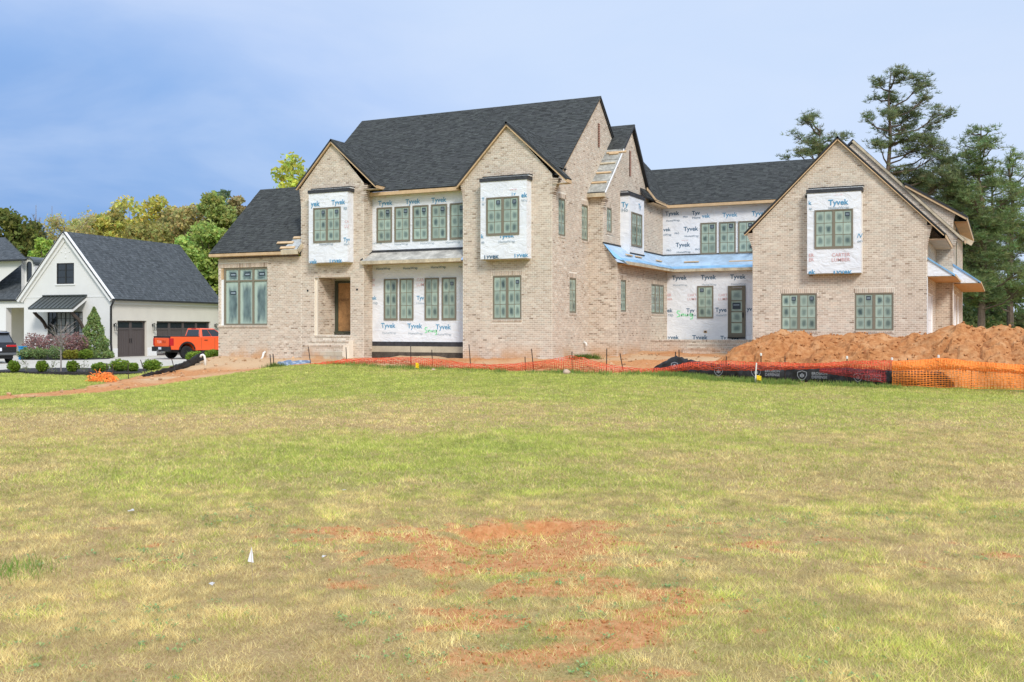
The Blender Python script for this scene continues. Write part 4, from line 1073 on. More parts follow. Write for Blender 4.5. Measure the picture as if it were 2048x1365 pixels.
# front gable roof
xslope(-15.62, 8.18, -18.36, 10.70, 37.60, [(-15.62, 37.60), (-15.62, 38.08), (-16.27, 38.08), (-16.27, 39.1), (-18.36, 41.1), (-18.36, 37.60)])
xslope(-20.76, 8.20, -18.36, 10.70, 37.60, [(-20.76, 37.60), (-20.76, 38.6), (-18.36, 41.1), (-18.36, 37.60)], False)
board((-18.36, 37.665, 10.545), (-15.66, 37.665, 8.06), 0.10, 0.065, 'rake_board'); board((-18.36, 37.665, 10.545), (-20.70, 37.665, 8.10), 0.10, 0.065, 'rake_board')
board((-15.64, 37.62, 8.08), (-15.64, 38.08, 8.08), 0.03, 0.12); mb = MB(); mb.box((-16.3, 37.7, 8.0), (-15.66, 38.06, 8.02)); mb.build('soffit_board', M['ply'], house)
board((-20.73, 37.62, 8.10), (-20.73, 38.3, 8.10), 0.03, 0.12)
# left gable roof
xslope(-24.68, 8.47, -27.14, 10.68, 37.60, [(-24.68, 37.60), (-24.68, 38.45), (-27.14, 40.95), (-27.14, 37.60)])
xslope(-29.12, 8.58, -27.14, 10.68, 37.60, [(-29.12, 37.60), (-29.12, 38.6), (-27.14, 40.95), (-27.14, 37.60)], False)
board((-27.14, 37.655, 10.54), (-24.72, 37.655, 8.37), 0.10, 0.065, 'rake_board'); board((-27.14, 37.655, 10.54), (-29.07, 37.655, 8.50), 0.10, 0.065, 'rake_board')
board((-24.70, 37.62, 8.38), (-24.70, 38.4, 8.38), 0.03, 0.13); mb = MB(); mb.box((-25.45, 37.7, 8.30), (-24.72, 38.3, 8.32)); mb.build('soffit_board', M['ply'], house)
# left wing roof with an unfinished corner
P0, U, V, L = slope(-34.05, 0, 37.42, 5.72, 41.15, 9.22)
roof(P0, U, V, [(0, 0), (5.17, 0), (5.17, L), (0, L)], bare=[(4.25, -0.1, 5.4, 0.45), (4.55, 0.4, 5.4, 0.85), (4.9, 1.75, 5.4, 2.1)])
roof((-34.05, 44.88, 5.72), X1, (0, 41.15 - 44.88, 9.22 - 5.72), [(0, 0), (5.17, 0), (5.17, L), (0, L)], shingles=False)
board((-34.05, 37.41, 5.62), (-29.75, 37.41, 5.61), 0.03, 0.13); mb = MB(); mb.bar((-29.75, 37.39, 5.64), (-28.78, 37.39, 5.64), 0.03, 0.22); mb.bar((-28.76, 37.40, 5.66), (-28.76, 37.72, 5.98), 0.03, 0.2); mb.build('fascia_board', M['ply'], house)
mb = MB(); mb.box((-34.0, 37.44, 5.545), (-28.9, YG - 0.013, 5.56)); mb.build('soffit_board', M['wood'], house)
rn = Vector((0, -0.684, 0.73)); rv = Vector((0, 0.73, 0.684))
def wp(u, v, d=0.0): return P0 + X1 * u + rv * v + rn * d
mb = MB(); mb.hexa([wp(4.3, 0.0, 0.002), wp(5.16, 0.0, 0.002), wp(5.16, 0.85, 0.002), wp(4.55, 0.85, 0.002)], [wp(4.3, 0, 0.014), wp(5.16, 0, 0.014), wp(5.16, 0.85, 0.014), wp(4.55, 0.85, 0.014)]); mb.build('underlayment', mat('underlayment', (0.40, 0.41, 0.39), 0.7, noise=[(3, 0.3), (11, 0.2)]), house)
mb = MB(); mb.hexa([wp(4.9, 1.75, 0.002), wp(5.16, 1.75, 0.002), wp(5.16, 2.12, 0.002), wp(4.95, 2.12, 0.002)], [wp(4.9, 1.75, 0.014), wp(5.16, 1.75, 0.014), wp(5.16, 2.12, 0.014), wp(4.95, 2.12, 0.014)]); mb.build('underlayment', M['ply'], house)
for u, v, Lc in ((4.25, 0.52, 0.9), (4.85, 0.86, 0.62), (4.6, 0.14, 0.8), (4.95, 1.82, 0.6)): cleat(wp(u, v, 0.05), (1, 0.02, 0), Lc, 0.14, 0.05, up=rn)
# cross gable roof, shingled only at the top
P0, U, V, L = slope(-17.6, 0, 41.60, 8.08, 45.55, 11.74)
roof(P0, U, V, [(0, 0), (2.08, 0), (2.08, L), (0, L)], bare=[(-1, -1, 3, 3.35)])
roof((-17.6, 48.4, 8.4), X1, (0, 45.55 - 48.4, 11.74 - 8.4), [(0, 0), (2.08, 0), (2.08, 4.39), (0, 4.39)], shingles=False)
rv = V.normalized(); rn = Vector((0, -rv.z, rv.y))
mb = MB()
for i in range(4):
    a, b = 0.05 + i * 0.83, 0.05 + (i + 1) * 0.83 - 0.02
    mb.hexa([P0 + X1 * 1.2 + rv * a + rn * 0.002, P0 + X1 * 2.06 + rv * a + rn * 0.002, P0 + X1 * 2.06 + rv * b + rn * 0.002, P0 + X1 * 1.2 + rv * b + rn * 0.002],
            [P0 + X1 * 1.2 + rv * a + rn * 0.016, P0 + X1 * 2.06 + rv * a + rn * 0.016, P0 + X1 * 2.06 + rv * b + rn * 0.012, P0 + X1 * 1.2 + rv * b + rn * 0.012])
mb.build('underlayment', mat('underlayment_sheet', (0.33, 0.325, 0.285), 0.75, noise=[(1.6, 0.4), (8, 0.3)]), house)
for v, a, b, m_ in ((0.72, 1.28, 1.98, 'wood'), (1.46, 1.3, 2.0, 'wood'), (2.2, 1.28, 2.0, 'ply'), (3.05, 1.35, 2.3, 'wood'), (2.96, 1.5, 1.95, 'wood')):
    cleat(P0 + X1 * (a + b) / 2 + rv * v + rn * 0.045, (1, 0, 0.0), b - a, 0.10, 0.05, up=rn, m=m_)
board(P0 + X1 * 2.10 + rv * 0.0 + rn * -0.02, P0 + X1 * 2.10 + rv * 3.35 + rn * -0.02, 0.035, 0.07, 'rake_board', 'white', up=rn)
board(P0 + X1 * 2.10 + rv * 3.35 + rn * -0.03, P0 + X1 * 2.10 + rv * L + rn * -0.03, 0.035, 0.08, 'rake_board', 'felt', up=rn)
board((-15.52, 45.55, 11.68), (-15.52, 47.9, 8.93), 0.03, 0.13, 'rake_board', 'felt'); board((-17.6, 41.585, 7.98), (-15.50, 41.585, 7.98), 0.035, 0.17, m='ply')
mb = MB(); mb.box((-16.34, 41.60, 7.90), (-15.6, YW - 0.013, 7.915)); mb.build('soffit_board', M['osb'], house)
board((-15.31, 46.85, 8.86), (-15.31, 48.3, 8.45), 0.03, 0.14); board((-15.31, 48.3, 8.45), (-15.31, 50.2, 8.40), 0.03, 0.14)
mb = MB(); mb.box((XU + 0.01, 47.9, 8.30), (-15.33, 50.2, 8.32)); mb.box((XU, 50.2, 8.30), (-9.0, YTU - 0.013, 8.315)); mb.build('soffit_board', M['wood'], house)
# courtyard roofs meeting in a valley
PC_ = 0.77
xslope(-15.3, 8.46, -17.7, 8.46 + 2.4 * 1.25, 46.0, [(-15.3, 46.9), (-15.3, 50.2), (-17.14, 53.2), (-17.62, 52.8), (-17.7, 46.9)])
P0, U, V, L = slope(-18.3, 0, 50.2, 8.46, 53.2, 8.46 + 3.0 * PC_)
roof(P0, U, V, [(3.0, 0), (11.5, 0), (11.5, L), (1.16, L)])
roof((-18.3, 56.2, 8.46), X1, (0, -3.0, 3.0 * PC_), [(0, 0), (11.5, 0), (11.5, L), (0, L)], shingles=False)
board((-15.33, 50.19, 8.36), (-8.8, 50.19, 8.36), 0.03, 0.14)
# garage roofs
xslope(-1.90, 5.88, -6.03, 10.08, 43.45, [(-1.90, 43.45), (-1.90, 49.7), (-6.03, 49.7), (-6.03, 43.45)], False)
xslope(-9.90, 6.22, -6.03, 10.08, 43.45, [(-9.90, 43.45), (-9.90, 54), (-6.03, 54), (-6.03, 43.45)], False)
board((-6.03, 43.50, 9.95), (-1.98, 43.50, 5.84), 0.10, 0.065, 'rake_board'); board((-6.03, 43.50, 9.95), (-9.86, 43.50, 6.14), 0.10, 0.065, 'rake_board')
board((-1.93, 43.46, 5.80), (-1.93, 49.6, 5.80), 0.03, 0.15); mb = MB(); mb.box((-2.6, 43.62, 5.70), (-1.95, 49.6, 5.715)); mb.build('soffit_board', M['wood'], house)
xslope(-1.40, 6.12, -6.2, 11.0, 49.61, [(-1.40, 49.61), (-1.40, 50.6), (-3.86, 50.6), (-3.86, 62.5), (-6.2, 62.5), (-6.2, 49.61)], False)
xslope(-11.0, 6.12, -6.2, 11.0, 49.61, [(-11.0, 49.61), (-11.0, 62.5), (-6.2, 62.5), (-6.2, 49.61)], False)
board((-6.2, 49.64, 10.90), (-1.45, 49.64, 6.08), 0.08, 0.10, 'rake_board', 'ply'); board((-1.42, 49.6, 6.04), (-1.42, 50.6, 6.04), 0.03, 0.16)
mb = MB(); mb.hexa([(-3.95, 49.5, 8.74), (-1.30, 49.5, 7.06), (-1.30, 62, 7.06), (-3.95, 62, 8.74)], [(-3.95, 49.5, 8.84), (-1.30, 49.5, 7.16), (-1.30, 62, 7.16), (-3.95, 62, 8.84)]); mb.build('roof', M['felt'], house)
board((-3.9, 49.56, 8.66), (-1.34, 49.56, 7.04), 0.08, 0.10, 'rake_board'); board((-1.32, 49.5, 7.0), (-1.32, 61.9, 7.0), 0.03, 0.15); mb = MB(); mb.box((-1.85, 49.72, 6.93), (-1.34, 61.9, 6.945)); mb.build('soffit_board', M['osb'], house)
board((-1.12, 50.6, 6.0), (-1.9, 50.6, 6.45), 0.05, 0.22, 'rake_board', 'ply')

# --- turn the lists into bricks and shingles: the largest in view one by one, the rest joined
def box_pts(O, U, V, N_, u0, u1, v0, v1, d0, d1):
    return [O + U * u + V * v + N_ * d for (u, v, d) in ((u0, v0, d0), (u1, v0, d0), (u1, v1, d0), (u0, v1, d0), (u0, v0, d1), (u1, v0, d1), (u1, v1, d1), (u0, v1, d1))]
BOXF = [(4, 5, 6, 7), (0, 1, 5, 4), (1, 2, 6, 5), (2, 3, 7, 6), (3, 0, 4, 7)]
def emit(lst, name, material, parent_of, root, singles, full=True):
    """lst: (8 points, colour, rank); returns nothing"""
    order = sorted(range(len(lst)), key=lambda i: lst[i][2])
    cache = {}
    for i in order[:singles]:
        pts, c, _, par = lst[i]
        o0 = pts[0]; rel = [p - o0 for p in pts]
        key = (tuple(round(x, 2) for p in rel for x in p), tuple(round(x * 20) for x in c))
        if key not in cache:
            me = bpy.data.meshes.new(name); me.from_pydata([tuple(p) for p in rel], [], BOXF)
            a = me.attributes.new('Col', 'FLOAT_COLOR', 'FACE'); a.data.foreach_set('color', list((*c, 1.0)) * 5)
            me.materials.append(material); cache[key] = me
        ob = bpy.data.objects.new(name, cache[key]); COL.objects.link(ob); ob.parent = par; ob.location = o0 - OFF[root.name]
    rest = order[singles:]
    if not rest: return
    V = np.empty((len(rest) * 8, 3)); Cc = np.empty((len(rest) * 8, 3))
    for j, i in enumerate(rest):
        V[j * 8:j * 8 + 8] = [tuple(p) for p in lst[i][0]]; Cc[j * 8:j * 8 + 8] = lst[i][1]
    F = (np.arange(len(rest))[:, None, None] * 8 + np.array(BOXF)[None]).reshape(-1, 4)
    return npmesh(name, V, F, material, Cc, parent=lst[rest[0]][3], kind='stuff')
def flush(root):
    L = []
    for (O, U, Nn, u0, u1, v0, v1, d0, d1, c) in BR:
        p = box_pts(O, U, Z3, Nn, u0, u1, v0, v1, d0, d1)
        # only bricks of the right-hand gable front are near enough to be told apart one by one
        big = abs(p[0].y - YA) < 0.05 and (u1 - u0) > 0.15 and p[0].z > 2.0
        L.append((p, c, depth(p[0].x, p[0].y) + (0 if big else 1000), root))
    emit(L, 'brick', M['brick'], None, root, 300)
    BR.clear()
    L = []
    for (P0, U, V, Nn, a, b, v0, v1, t, c, rf) in SH:
        top = [P0 + U * a + V * v0 + Nn * t, P0 + U * b + V * v0 + Nn * t, P0 + U * b + V * v1 + Nn * 0.001, P0 + U * a + V * v1 + Nn * 0.001]
        bot = [q - Nn * (0.004 if k > 1 else t - 0.0005) for k, q in enumerate(top)]
        rank = depth(top[0].x, top[0].y) + (0 if (b - a) > 0.25 else 1000)
        L.append((bot + top, c, rank, root))
    emit(L, 'shingle', M['shingle'], None, root, 300)
    SH.clear()
flush(house)
# small pipes at the foot of the walls
mb = MB(); mb.tube([(-30.9, YG - 0.05, 1.05), (-30.9, YG - 0.16, 1.0), (-30.92, YG - 0.2, 0.82), (-31.1, YG - 0.3, 0.5)], 0.055, 8); mb.build('drain_pipe', M['pvc'], house, smooth=True)
mb = MB(); mb.tube([(XM + 0.01, 41.2, 1.55), (XM + 0.12, 41.2, 1.5), (XM + 0.13, 41.2, 1.35)], 0.05, 8); mb.build('drain_pipe', M['pvc'], house, smooth=True)
# ------------------------------------------------------------------ the white neighbouring house
M['stucco'] = mat('white_stucco', (0.67, 0.66, 0.62), 0.8, noise=[(0.7, 0.04)])
M['stuccotrim'] = mat('white_trim', (0.72, 0.71, 0.675), 0.6)
M['cream'] = mat('cream_wall', (0.62, 0.58, 0.495), 0.8, noise=[(1, 0.04)])
M['metalroof'] = mat('metal_roof', (0.055, 0.062, 0.058), 0.4, spec=0.5)
M['doorbrown'] = mat('garage_door_brown', (0.085, 0.068, 0.062), 0.6, noise=[(30, 0.15)])
M['bronze'] = mat('bronze', (0.022, 0.022, 0.022), 0.4)
M['timber'] = mat('dark_timber', (0.075, 0.055, 0.042), 0.7)
NB = thing('white_house', 'white gabled house with black windows and brown garage doors behind its driveway', 'house', (-54.47, 50.37, 0.12), R(25.6777 - 20.0))
OFF[NB.name] = Vector((0, 0, 0.12))
def nbb(name, m, lo, hi, **k):
    mb = MB(); mb.box(lo, hi); return mb.build(name, m, NB, **k)
mb = MB()
up_w, big_w = (-4.70, 5.20, -3.17, 6.65), (-5.50, 1.37, -2.41, 3.28)
mb.poly([(-7.62, 0, 0), (0, 0, 0), (0, 0, 4.15), (-3.9, 0, 8.62), (-7.62, 0, 4.3)], holes=[[(a, 0, b), (a, 0, d), (c, 0, d), (c, 0, b)] for a, b, c, d in (up_w, big_w)])
for a, b, c, d in (up_w, big_w):
    for p, q in (((a, b), (c, b)), ((c, b), (c, d)), ((c, d), (a, d)), ((a, d), (a, b))): mb.face([(q[0], 0, q[1]), (p[0], 0, p[1]), (p[0], 0.12, p[1]), (q[0], 0.12, q[1])])
mb.build('wall', M['stucco'], NB)
g1, g2 = (0.63, 0.12, 3.56, 2.66), (4.64, 0.12, 10.90, 2.64)
mb = MB()
mb.poly([(0, 0, 0), (0, 12.0, 0), (0, 12.0, 4.1), (0, 0, 4.1)], holes=[[(0, a, b), (0, a, d), (0, c, d), (0, c, b)] for a, b, c, d in (g1, g2)])
for a, b, c, d in (g1, g2):
    for p, q in (((c, b), (c, d)), ((c, d), (a, d)), ((a, d), (a, b))): mb.face([(0, q[0], q[1]), (0, p[0], p[1]), (-0.25, p[0], p[1]), (-0.25, q[0], q[1])])
mb.build('wall', M['cream'], NB)
mb = MB(); mb.face([(0, 12, 0), (-7.62, 12, 0), (-7.62, 12, 4.2), (0, 12, 4.1)]); mb.face([(-7.62, 12, 0), (-7.62, 0, 0), (-7.62, 0, 4.2), (-7.62, 12, 4.2)]); mb.build('wall', M['stucco'], NB)
def nwin(x0, z0, x1, z1, cols, rows, mulls=(), y=0.06, curtain=()):
    mb = MB(); f = 0.07
    mb.box((x0, y - 0.04, z0), (x0 + f, y + 0.04, z1)); mb.box((x1 - f, y - 0.04, z0), (x1, y + 0.04, z1)); mb.box((x0 + f, y - 0.04, z0), (x1 - f, y + 0.04, z0 + f)); mb.box((x0 + f, y - 0.04, z1 - f), (x1 - f, y + 0.04, z1))
    cw, rh = (x1 - x0) / cols, (z1 - z0) / rows
    for c in range(1, cols):
        t = 0.045 if c in mulls else 0.016
        mb.box((x0 + c * cw - t, y - 0.03, z0 + f), (x0 + c * cw + t, y + 0.02, z1 - f))
    for r_ in range(1, rows): mb.box((x0 + f, y - 0.026, z0 + r_ * rh - 0.014), (x1 - f, y + 0.018, z0 + r_ * rh + 0.014))
    w = mb.build('window', M['bronze'], NB)
    for c in range(cols):
        for r_ in range(rows):
            m_ = M['dark_glass'] if (c, r_) not in curtain else M['curtain']
            mb = MB(); mb.box((x0 + c * cw + 0.02, y + 0.0, z0 + r_ * rh + 0.016), (x0 + (c + 1) * cw - 0.02, y + 0.012, z0 + (r_ + 1) * rh - 0.016)); mb.build('pane', m_, w, root=NB)
    return w
M['curtain'] = mat('glass_over_blind', (0.24, 0.245, 0.24), 0.2)
nwin(*up_w, 2, 3, (1,))
nwin(*big_w, 8, 4, (2, 4, 6), curtain=[(c, r_) for c in (2, 3, 4, 5) for r_ in range(4)] + [(7, r_) for r_ in range(4)])
nbb('window_sill', M['stuccotrim'], (-4.8, -0.05, 5.10), (-3.07, 0.02, 5.195)); nbb('window_sill', M['stuccotrim'], (-5.6, -0.05, 1.27), (-2.31, 0.02, 1.365))
nbb('trim_band', M['stuccotrim'], (-7.6, -0.025, 4.27), (-0.02, -0.002, 4.33))
mb = MB()
for a, b in (((0.22, 4.15), (-3.9, 8.78)), ((-8.02, 4.15), (-3.9, 8.78))):
    mb.bar((a[0], -0.12, a[1] - 0.1), (b[0], -0.12, b[1] - 0.1), 0.24, 0.30); 
mb.build('rake_board', M['stuccotrim'], NB)
mb = MB(); mb.bar((0.05, -0.04, 4.0), (-3.9, -0.04, 8.32), 0.08, 0.22); mb.bar((-7.8, -0.04, 4.0), (-3.9, -0.04, 8.32), 0.08, 0.22); mb.build('rake_trim', M['stuccotrim'], NB)
for x, z in ((-3.9, 7.75), (-4.25, 7.45), (-3.55, 7.45), (-3.9, 7.05), (-3.9, 7.35)):
    mb = MB(); mb.lathe([(0, -0.03), (0.07, -0.025), (0.07, 0.0)], (x, -0.003, z), 'Y', 8); mb.build('wall_anchor', M['stuccotrim'], NB)
# awning over the front window
mb = MB()
AX0, AX1 = -5.84, -2.04
mb.hexa([(AX0 - 0.02, -1.38, 3.42), (AX1 + 0.02, -1.38, 3.42), (AX1, 0, 4.28), (AX0, 0, 4.28)], [(AX0 - 0.02, -1.38, 3.50), (AX1 + 0.02, -1.38, 3.50), (AX1, 0, 4.36), (AX0, 0, 4.36)])
for i in range(11):
    x = AX0 + (AX1 - AX0) * i / 10; mb.bar((x, -1.385, 3.515), (x, -0.02, 4.375), 0.035, 0.06)
aw = mb.build('awning_roof', M['metalroof'], NB)
nbb('awning_cap', M['metalroof'], (AX0 - 0.02, -0.12, 4.37), (AX1 + 0.02, -0.003, 4.45))
mb = MB(); mb.box((AX0, -1.36, 3.24), (AX1, -1.28, 3.41)); 
for x in (AX0 + 0.03, AX1 - 0.07): mb.hexa([(x, -1.28, 3.24), (x + 0.05, -1.28, 3.24), (x + 0.05, -0.003, 4.05), (x, -0.003, 4.05)], [(x, -1.28, 3.41), (x + 0.05, -1.28, 3.41), (x + 0.05, -0.003, 4.26), (x, -0.003, 4.26)])
mb.build('awning_frame', M['stuccotrim'], NB)
for x in (AX0 + 0.35, AX1 - 0.25):
    mb = MB(); pts = [(-1.22, 3.26), (-0.95, 3.02), (-0.62, 2.80), (-0.3, 2.48), (-0.1, 2.12)]
    for p, q in zip(pts, pts[1:]): mb.bar((x, p[0], p[1]), (x, q[0], q[1]), 0.12, 0.20, up=(0, 0.7, 0.7))
    mb.build('bracket', M['timber'], NB)
# garage doors, lamps, downspout, gutter
def ndoor(y0, z0, y1, z1, leaves):
    mb = MB(); X = -0.20; n = leaves; w = (y1 - y0) / n
    mb.box((X - 0.05, y0, z0), (X, y1, z1))
    for i in range(n):
        a, b = y0 + i * w, y0 + (i + 1) * w
        for lo, hi in (((X, a, z0), (X + 0.04, a + 0.12, z1)), ((X, b - 0.12, z0), (X + 0.04, b - 0.005, z1)), ((X, a + 0.12, z0), (X + 0.04, b - 0.12, z0 + 0.16)), ((X, a + 0.12, z1 - 0.62), (X + 0.04, b - 0.12, z1 - 0.5)), ((X, a + 0.12, z1 - 0.1), (X + 0.04, b - 0.12, z1))): mb.box(lo, hi)
        k = 7
        for j in range(1, k): yy = a + 0.12 + (b - a - 0.24) * j / k; mb.box((X, yy - 0.006, z0 + 0.16), (X + 0.012, yy + 0.006, z1 - 0.62))
    d = mb.build('garage_door', M['doorbrown'], NB)
    for i in range(n):
        a, b = y0 + i * w, y0 + (i + 1) * w
        mb = MB(); mb.box((X, a + 0.13, z1 - 0.49), (X + 0.015, b - 0.13, z1 - 0.11)); mb.build('pane', M['dark_glass'], d, root=NB)
    for s in (-0.1, 0.07):
        mb = MB(); mb.box((X + 0.04, y0 + w + s, z0 + 1.0), (X + 0.08, y0 + w + s + 0.03, z0 + 1.3)); mb.build('handle', M['black'], d, root=NB)
ndoor(*g1, 2); ndoor(*g2, 4)
for y0, y1 in ((0.0, 0.6), (3.6, 4.6), (10.95, 12.0)):
    nbb('pilaster_base', M['stuccotrim'], (0.0, y0 + 0.01, 0.1), (0.06, y1 - 0.01, 0.75))
nbb('frieze_board', M['stuccotrim'], (0.003, 0, 3.78), (0.05, 12, 4.08))
for y in (0.30, 4.20, 11.45):
    mb = MB(); mb.box((0.0, y - 0.06, 2.25), (0.03, y + 0.06, 2.45)); mb.bar((0.02, y, 2.42), (0.2, y, 2.5), 0.03, 0.03); mb.box((0.10, y - 0.09, 2.00), (0.12, y - 0.07, 2.42)); mb.box((0.26, y - 0.09, 2.0), (0.28, y - 0.07, 2.42)); mb.box((0.10, y + 0.07, 2.0), (0.12, y + 0.09, 2.42)); mb.box((0.26, y + 0.07, 2.0), (0.28, y + 0.09, 2.42)); mb.box((0.09, y - 0.1, 2.42), (0.29, y + 0.1, 2.45)); mb.box((0.09, y - 0.1, 1.97), (0.29, y + 0.1, 2.0))
    mb.build('wall_lamp', M['bronze'], NB)
mb = MB(); mb.tube([(0.30, -0.05, 4.05), (0.20, -0.05, 3.85), (0.06, -0.06, 3.6), (0.06, -0.06, 1.1), (0.10, -0.06, 0.75), (0.10, -0.06, 0.15)], 0.07, 8); mb.build('downspout', M['bronze'], NB, smooth=True)
mb = MB(); mb.tube([(0.30, 11.9, 4.0), (0.10, 11.95, 3.7), (0.10, 11.95, 0.2)], 0.06, 8); mb.build('downspout', M['bronze'], NB, smooth=True)
nbb('gutter', M['bronze'], (0.22, -0.12, 4.02), (0.36, 12.1, 4.14))
NSH = []
def nroof(P0, U, V, poly, sh=True): return roof(P0, U, V, poly, sh, store=NSH, parent=NB, rowh=0.2)
SHC_keep = list(SHC); SHC[:] = [(0.070, 0.078, 0.083), (0.078, 0.086, 0.091), (0.062, 0.069, 0.074), (0.086, 0.094, 0.10)]
Ls = math.hypot(4.15, 4.68)
nroof((0.27, -0.28, 4.14), (0, 1, 0), (-4.17, 0, 4.71), [(0, 0), (12.4, 0), (12.4, Ls), (0, Ls)])
nroof((-8.07, -0.28, 4.14), (0, 1, 0), (4.17, 0, 4.71), [(0, 0), (12.4, 0), (12.4, Ls), (0, Ls)], False)
# main body to the left, cut by the frame
mb = MB(); mb.poly([(-18, 1.4, 4.0), (-13.6, 1.4, 4.2), (-11.4, 1.4, 5.5), (-9.30, 1.4, 6.75), (-9.30, 1.4, 7.05), (-18, 1.4, 7.05)]); mb.face([(-9.30, 1.4, 4.2), (-9.30, 6, 4.2), (-9.30, 6, 7.05), (-9.30, 1.4, 7.05)]); mb.build('wall', M['stucco'], NB)
nbb('gutter', M['bronze'], (-18, 0.98, 6.98), (-8.5, 1.12, 7.10))
nroof((-18, 1.1, 7.08), (1, 0, 0), (0, 4.0, 2.1), [(0, 0), (9.5, 0), (3.2, 4.52), (0, 4.52)])
nroof((-18, 1.15, 4.2), (1, 0, 0), (0, 3.0, 2.75), [(0, 0), (10.4, 0), (10.4, 4.07), (0, 4.07)])
nbb('gutter', M['bronze'], (-18, 1.0, 4.10), (-7.66, 1.14, 4.22))
nbb('frieze_board', M['stuccotrim'], (-18, 1.2, 3.62), (-7.63, 1.55, 4.09))
nbb('porch_pillar', M['stuccotrim'], (-11.75, 1.2, 0), (-10.55, 1.7, 3.62))
mb = MB(); mb.face([(-18, 4.2, 0), (-7.62, 4.2, 0), (-7.62, 4.2, 4), (-18, 4.2, 4)]); mb.face([(-18, 1.4, 3.62), (-18, 4.2, 3.62), (-7.62, 4.2, 3.62), (-7.62, 1.4, 3.62)]); mb.build('wall', M['cream'], NB)
# arched dormer
def arch(x0, x1, z0, zs, n=10):
    r = (x1 - x0) / 2; cx_ = (x0 + x1) / 2
    return [(x0, z0), (x1, z0)] + [(cx_ + r * math.cos(t), zs + r * math.sin(t)) for t in [math.pi * k / n for k in range(n + 1)]]
dm = MB(); dm.prism(arch(-9.40, -8.42, 5.2, 6.75), 1.75, 4.4); dorm = dm.build('dormer', M['stuccotrim'], NB)
dm = MB(); dm.prism(arch(-9.14, -8.68, 5.5, 6.75), 1.72, 1.76); dm.build('pane', M['dark_glass'], dorm, root=NB)
dm = MB(); o_, i_ = arch(-9.50, -8.32, 6.75, 6.78)[1:], None
for k in range(10):
    t0, t1 = math.pi * k / 10, math.pi * (k + 1) / 10
    q = lambda r, t, y: (-8.91 + r * math.cos(t), y, 6.75 + r * math.sin(t))
    dm.hexa([q(0.50, t0, 1.6), q(0.50, t1, 1.6), q(0.50, t1, 4.6), q(0.50, t0, 4.6)], [q(0.57, t0, 1.6), q(0.57, t1, 1.6), q(0.57, t1, 4.6), q(0.57, t0, 4.6)])
dm.build('dormer_roof', M['metalroof'], dorm, root=NB)
L = []
for (P0, U, V, Nn, a, b, v0, v1, t, c, rf) in NSH:
    top = [P0 + U * a + V * v0 + Nn * t, P0 + U * b + V * v0 + Nn * t, P0 + U * b + V * v1 + Nn * 0.001, P0 + U * a + V * v1 + Nn * 0.001]
    bot = [q - Nn * (0.004 if k > 1 else t - 0.0005) for k, q in enumerate(top)]
    L.append((bot + top, c, 0, NB))
emit(L, 'shingle', M['shingle'], None, NB, 0)
SHC[:] = SHC_keep
# driveway, planting beds
M['driveway'] = mat('driveway_concrete', (0.47, 0.425, 0.345), 0.9, noise=[(0.5, 0.08), (6, 0.06)])
M['mulch'] = mat('mulch', (0.032, 0.028, 0.027), 1.0, noise=[(12, 0.5)], bump=(25, 0.9))
def pxy(*pts): return [tuple(at(x, 655, D)[:2]) for x, D in pts]
sheet('driveway', pxy((-160, 46), (0, 48.6), (45, 50.6), (130, 51.3), (230, 50.6), (330, 49.6), (400, 50.0), (452, 52), (452, 80), (200, 80), (-160, 80)), 0.155, M['driveway'], 0.3)
sheet('planting_bed', pxy((-160, 44.2), (0, 46.6), (40, 47.2), (60, 46.2), (230, 45.6), (300, 45.4), (420, 47.6), (452, 48.6), (452, 51.9), (400, 49.9), (330, 49.5), (230, 50.5), (130, 51.2), (45, 50.5), (0, 48.5), (-160, 45.9)), 0.165, M['mulch'], 0.3)
sheet('planting_bed', pxy((40, 63.5), (110, 63.0), (170, 63.6), (218, 65.4), (224, 68.0), (48, 71.4)), 0.19, M['mulch'], 0.3)

# ------------------------------------------------------------------ vehicles
M['orange'] = mat('orange_paint', (0.84, 0.105, 0.022), 0.3, spec=0.5, coat=0.6)
M['blackpaint'] = mat('black_paint', (0.006, 0.006, 0.008), 0.25, spec=0.35, coat=0.35)
M['tyre'] = mat('tyre', (0.014, 0.014, 0.014), 0.85)
M['rim'] = mat('dark_rim', (0.035, 0.035, 0.037), 0.4, metal=0.6)
M['silver'] = mat('silver', (0.55, 0.55, 0.56), 0.3, metal=0.9)
M['redlamp'] = mat('red_lamp', (0.45, 0.008, 0.012), 0.2, spec=0.6)
M['tint'] = mat('tinted_glass', (0.018, 0.022, 0.026), 0.06, spec=0.7)
def arcpts(cx_, cz, r, a0, a1, n=9): return [(cx_ + r * math.cos(R(a0 + (a1 - a0) * k / n)), cz + r * math.sin(R(a0 + (a1 - a0) * k / n))) for k in range(n + 1)]
def quadpt(q, s, t): a, b, c, d = (Vector(x) for x in q); return (a * (1 - s) + b * s) * (1 - t) + (d * (1 - s) + c * s) * t
def inset(mb, q, s0, s1, t0, t1, out=0.008, m=0, skew=0.0):
    n = (Vector(q[1]) - Vector(q[0])).cross(Vector(q[3]) - Vector(q[0])).normalized()
    P = [quadpt(q, s0, t0), quadpt(q, s1, t0), quadpt(q, s1 - skew, t1), quadpt(q, s0, t1)]
    mb.hexa([p - n * 0.01 for p in P], [p + n * out for p in P], m)
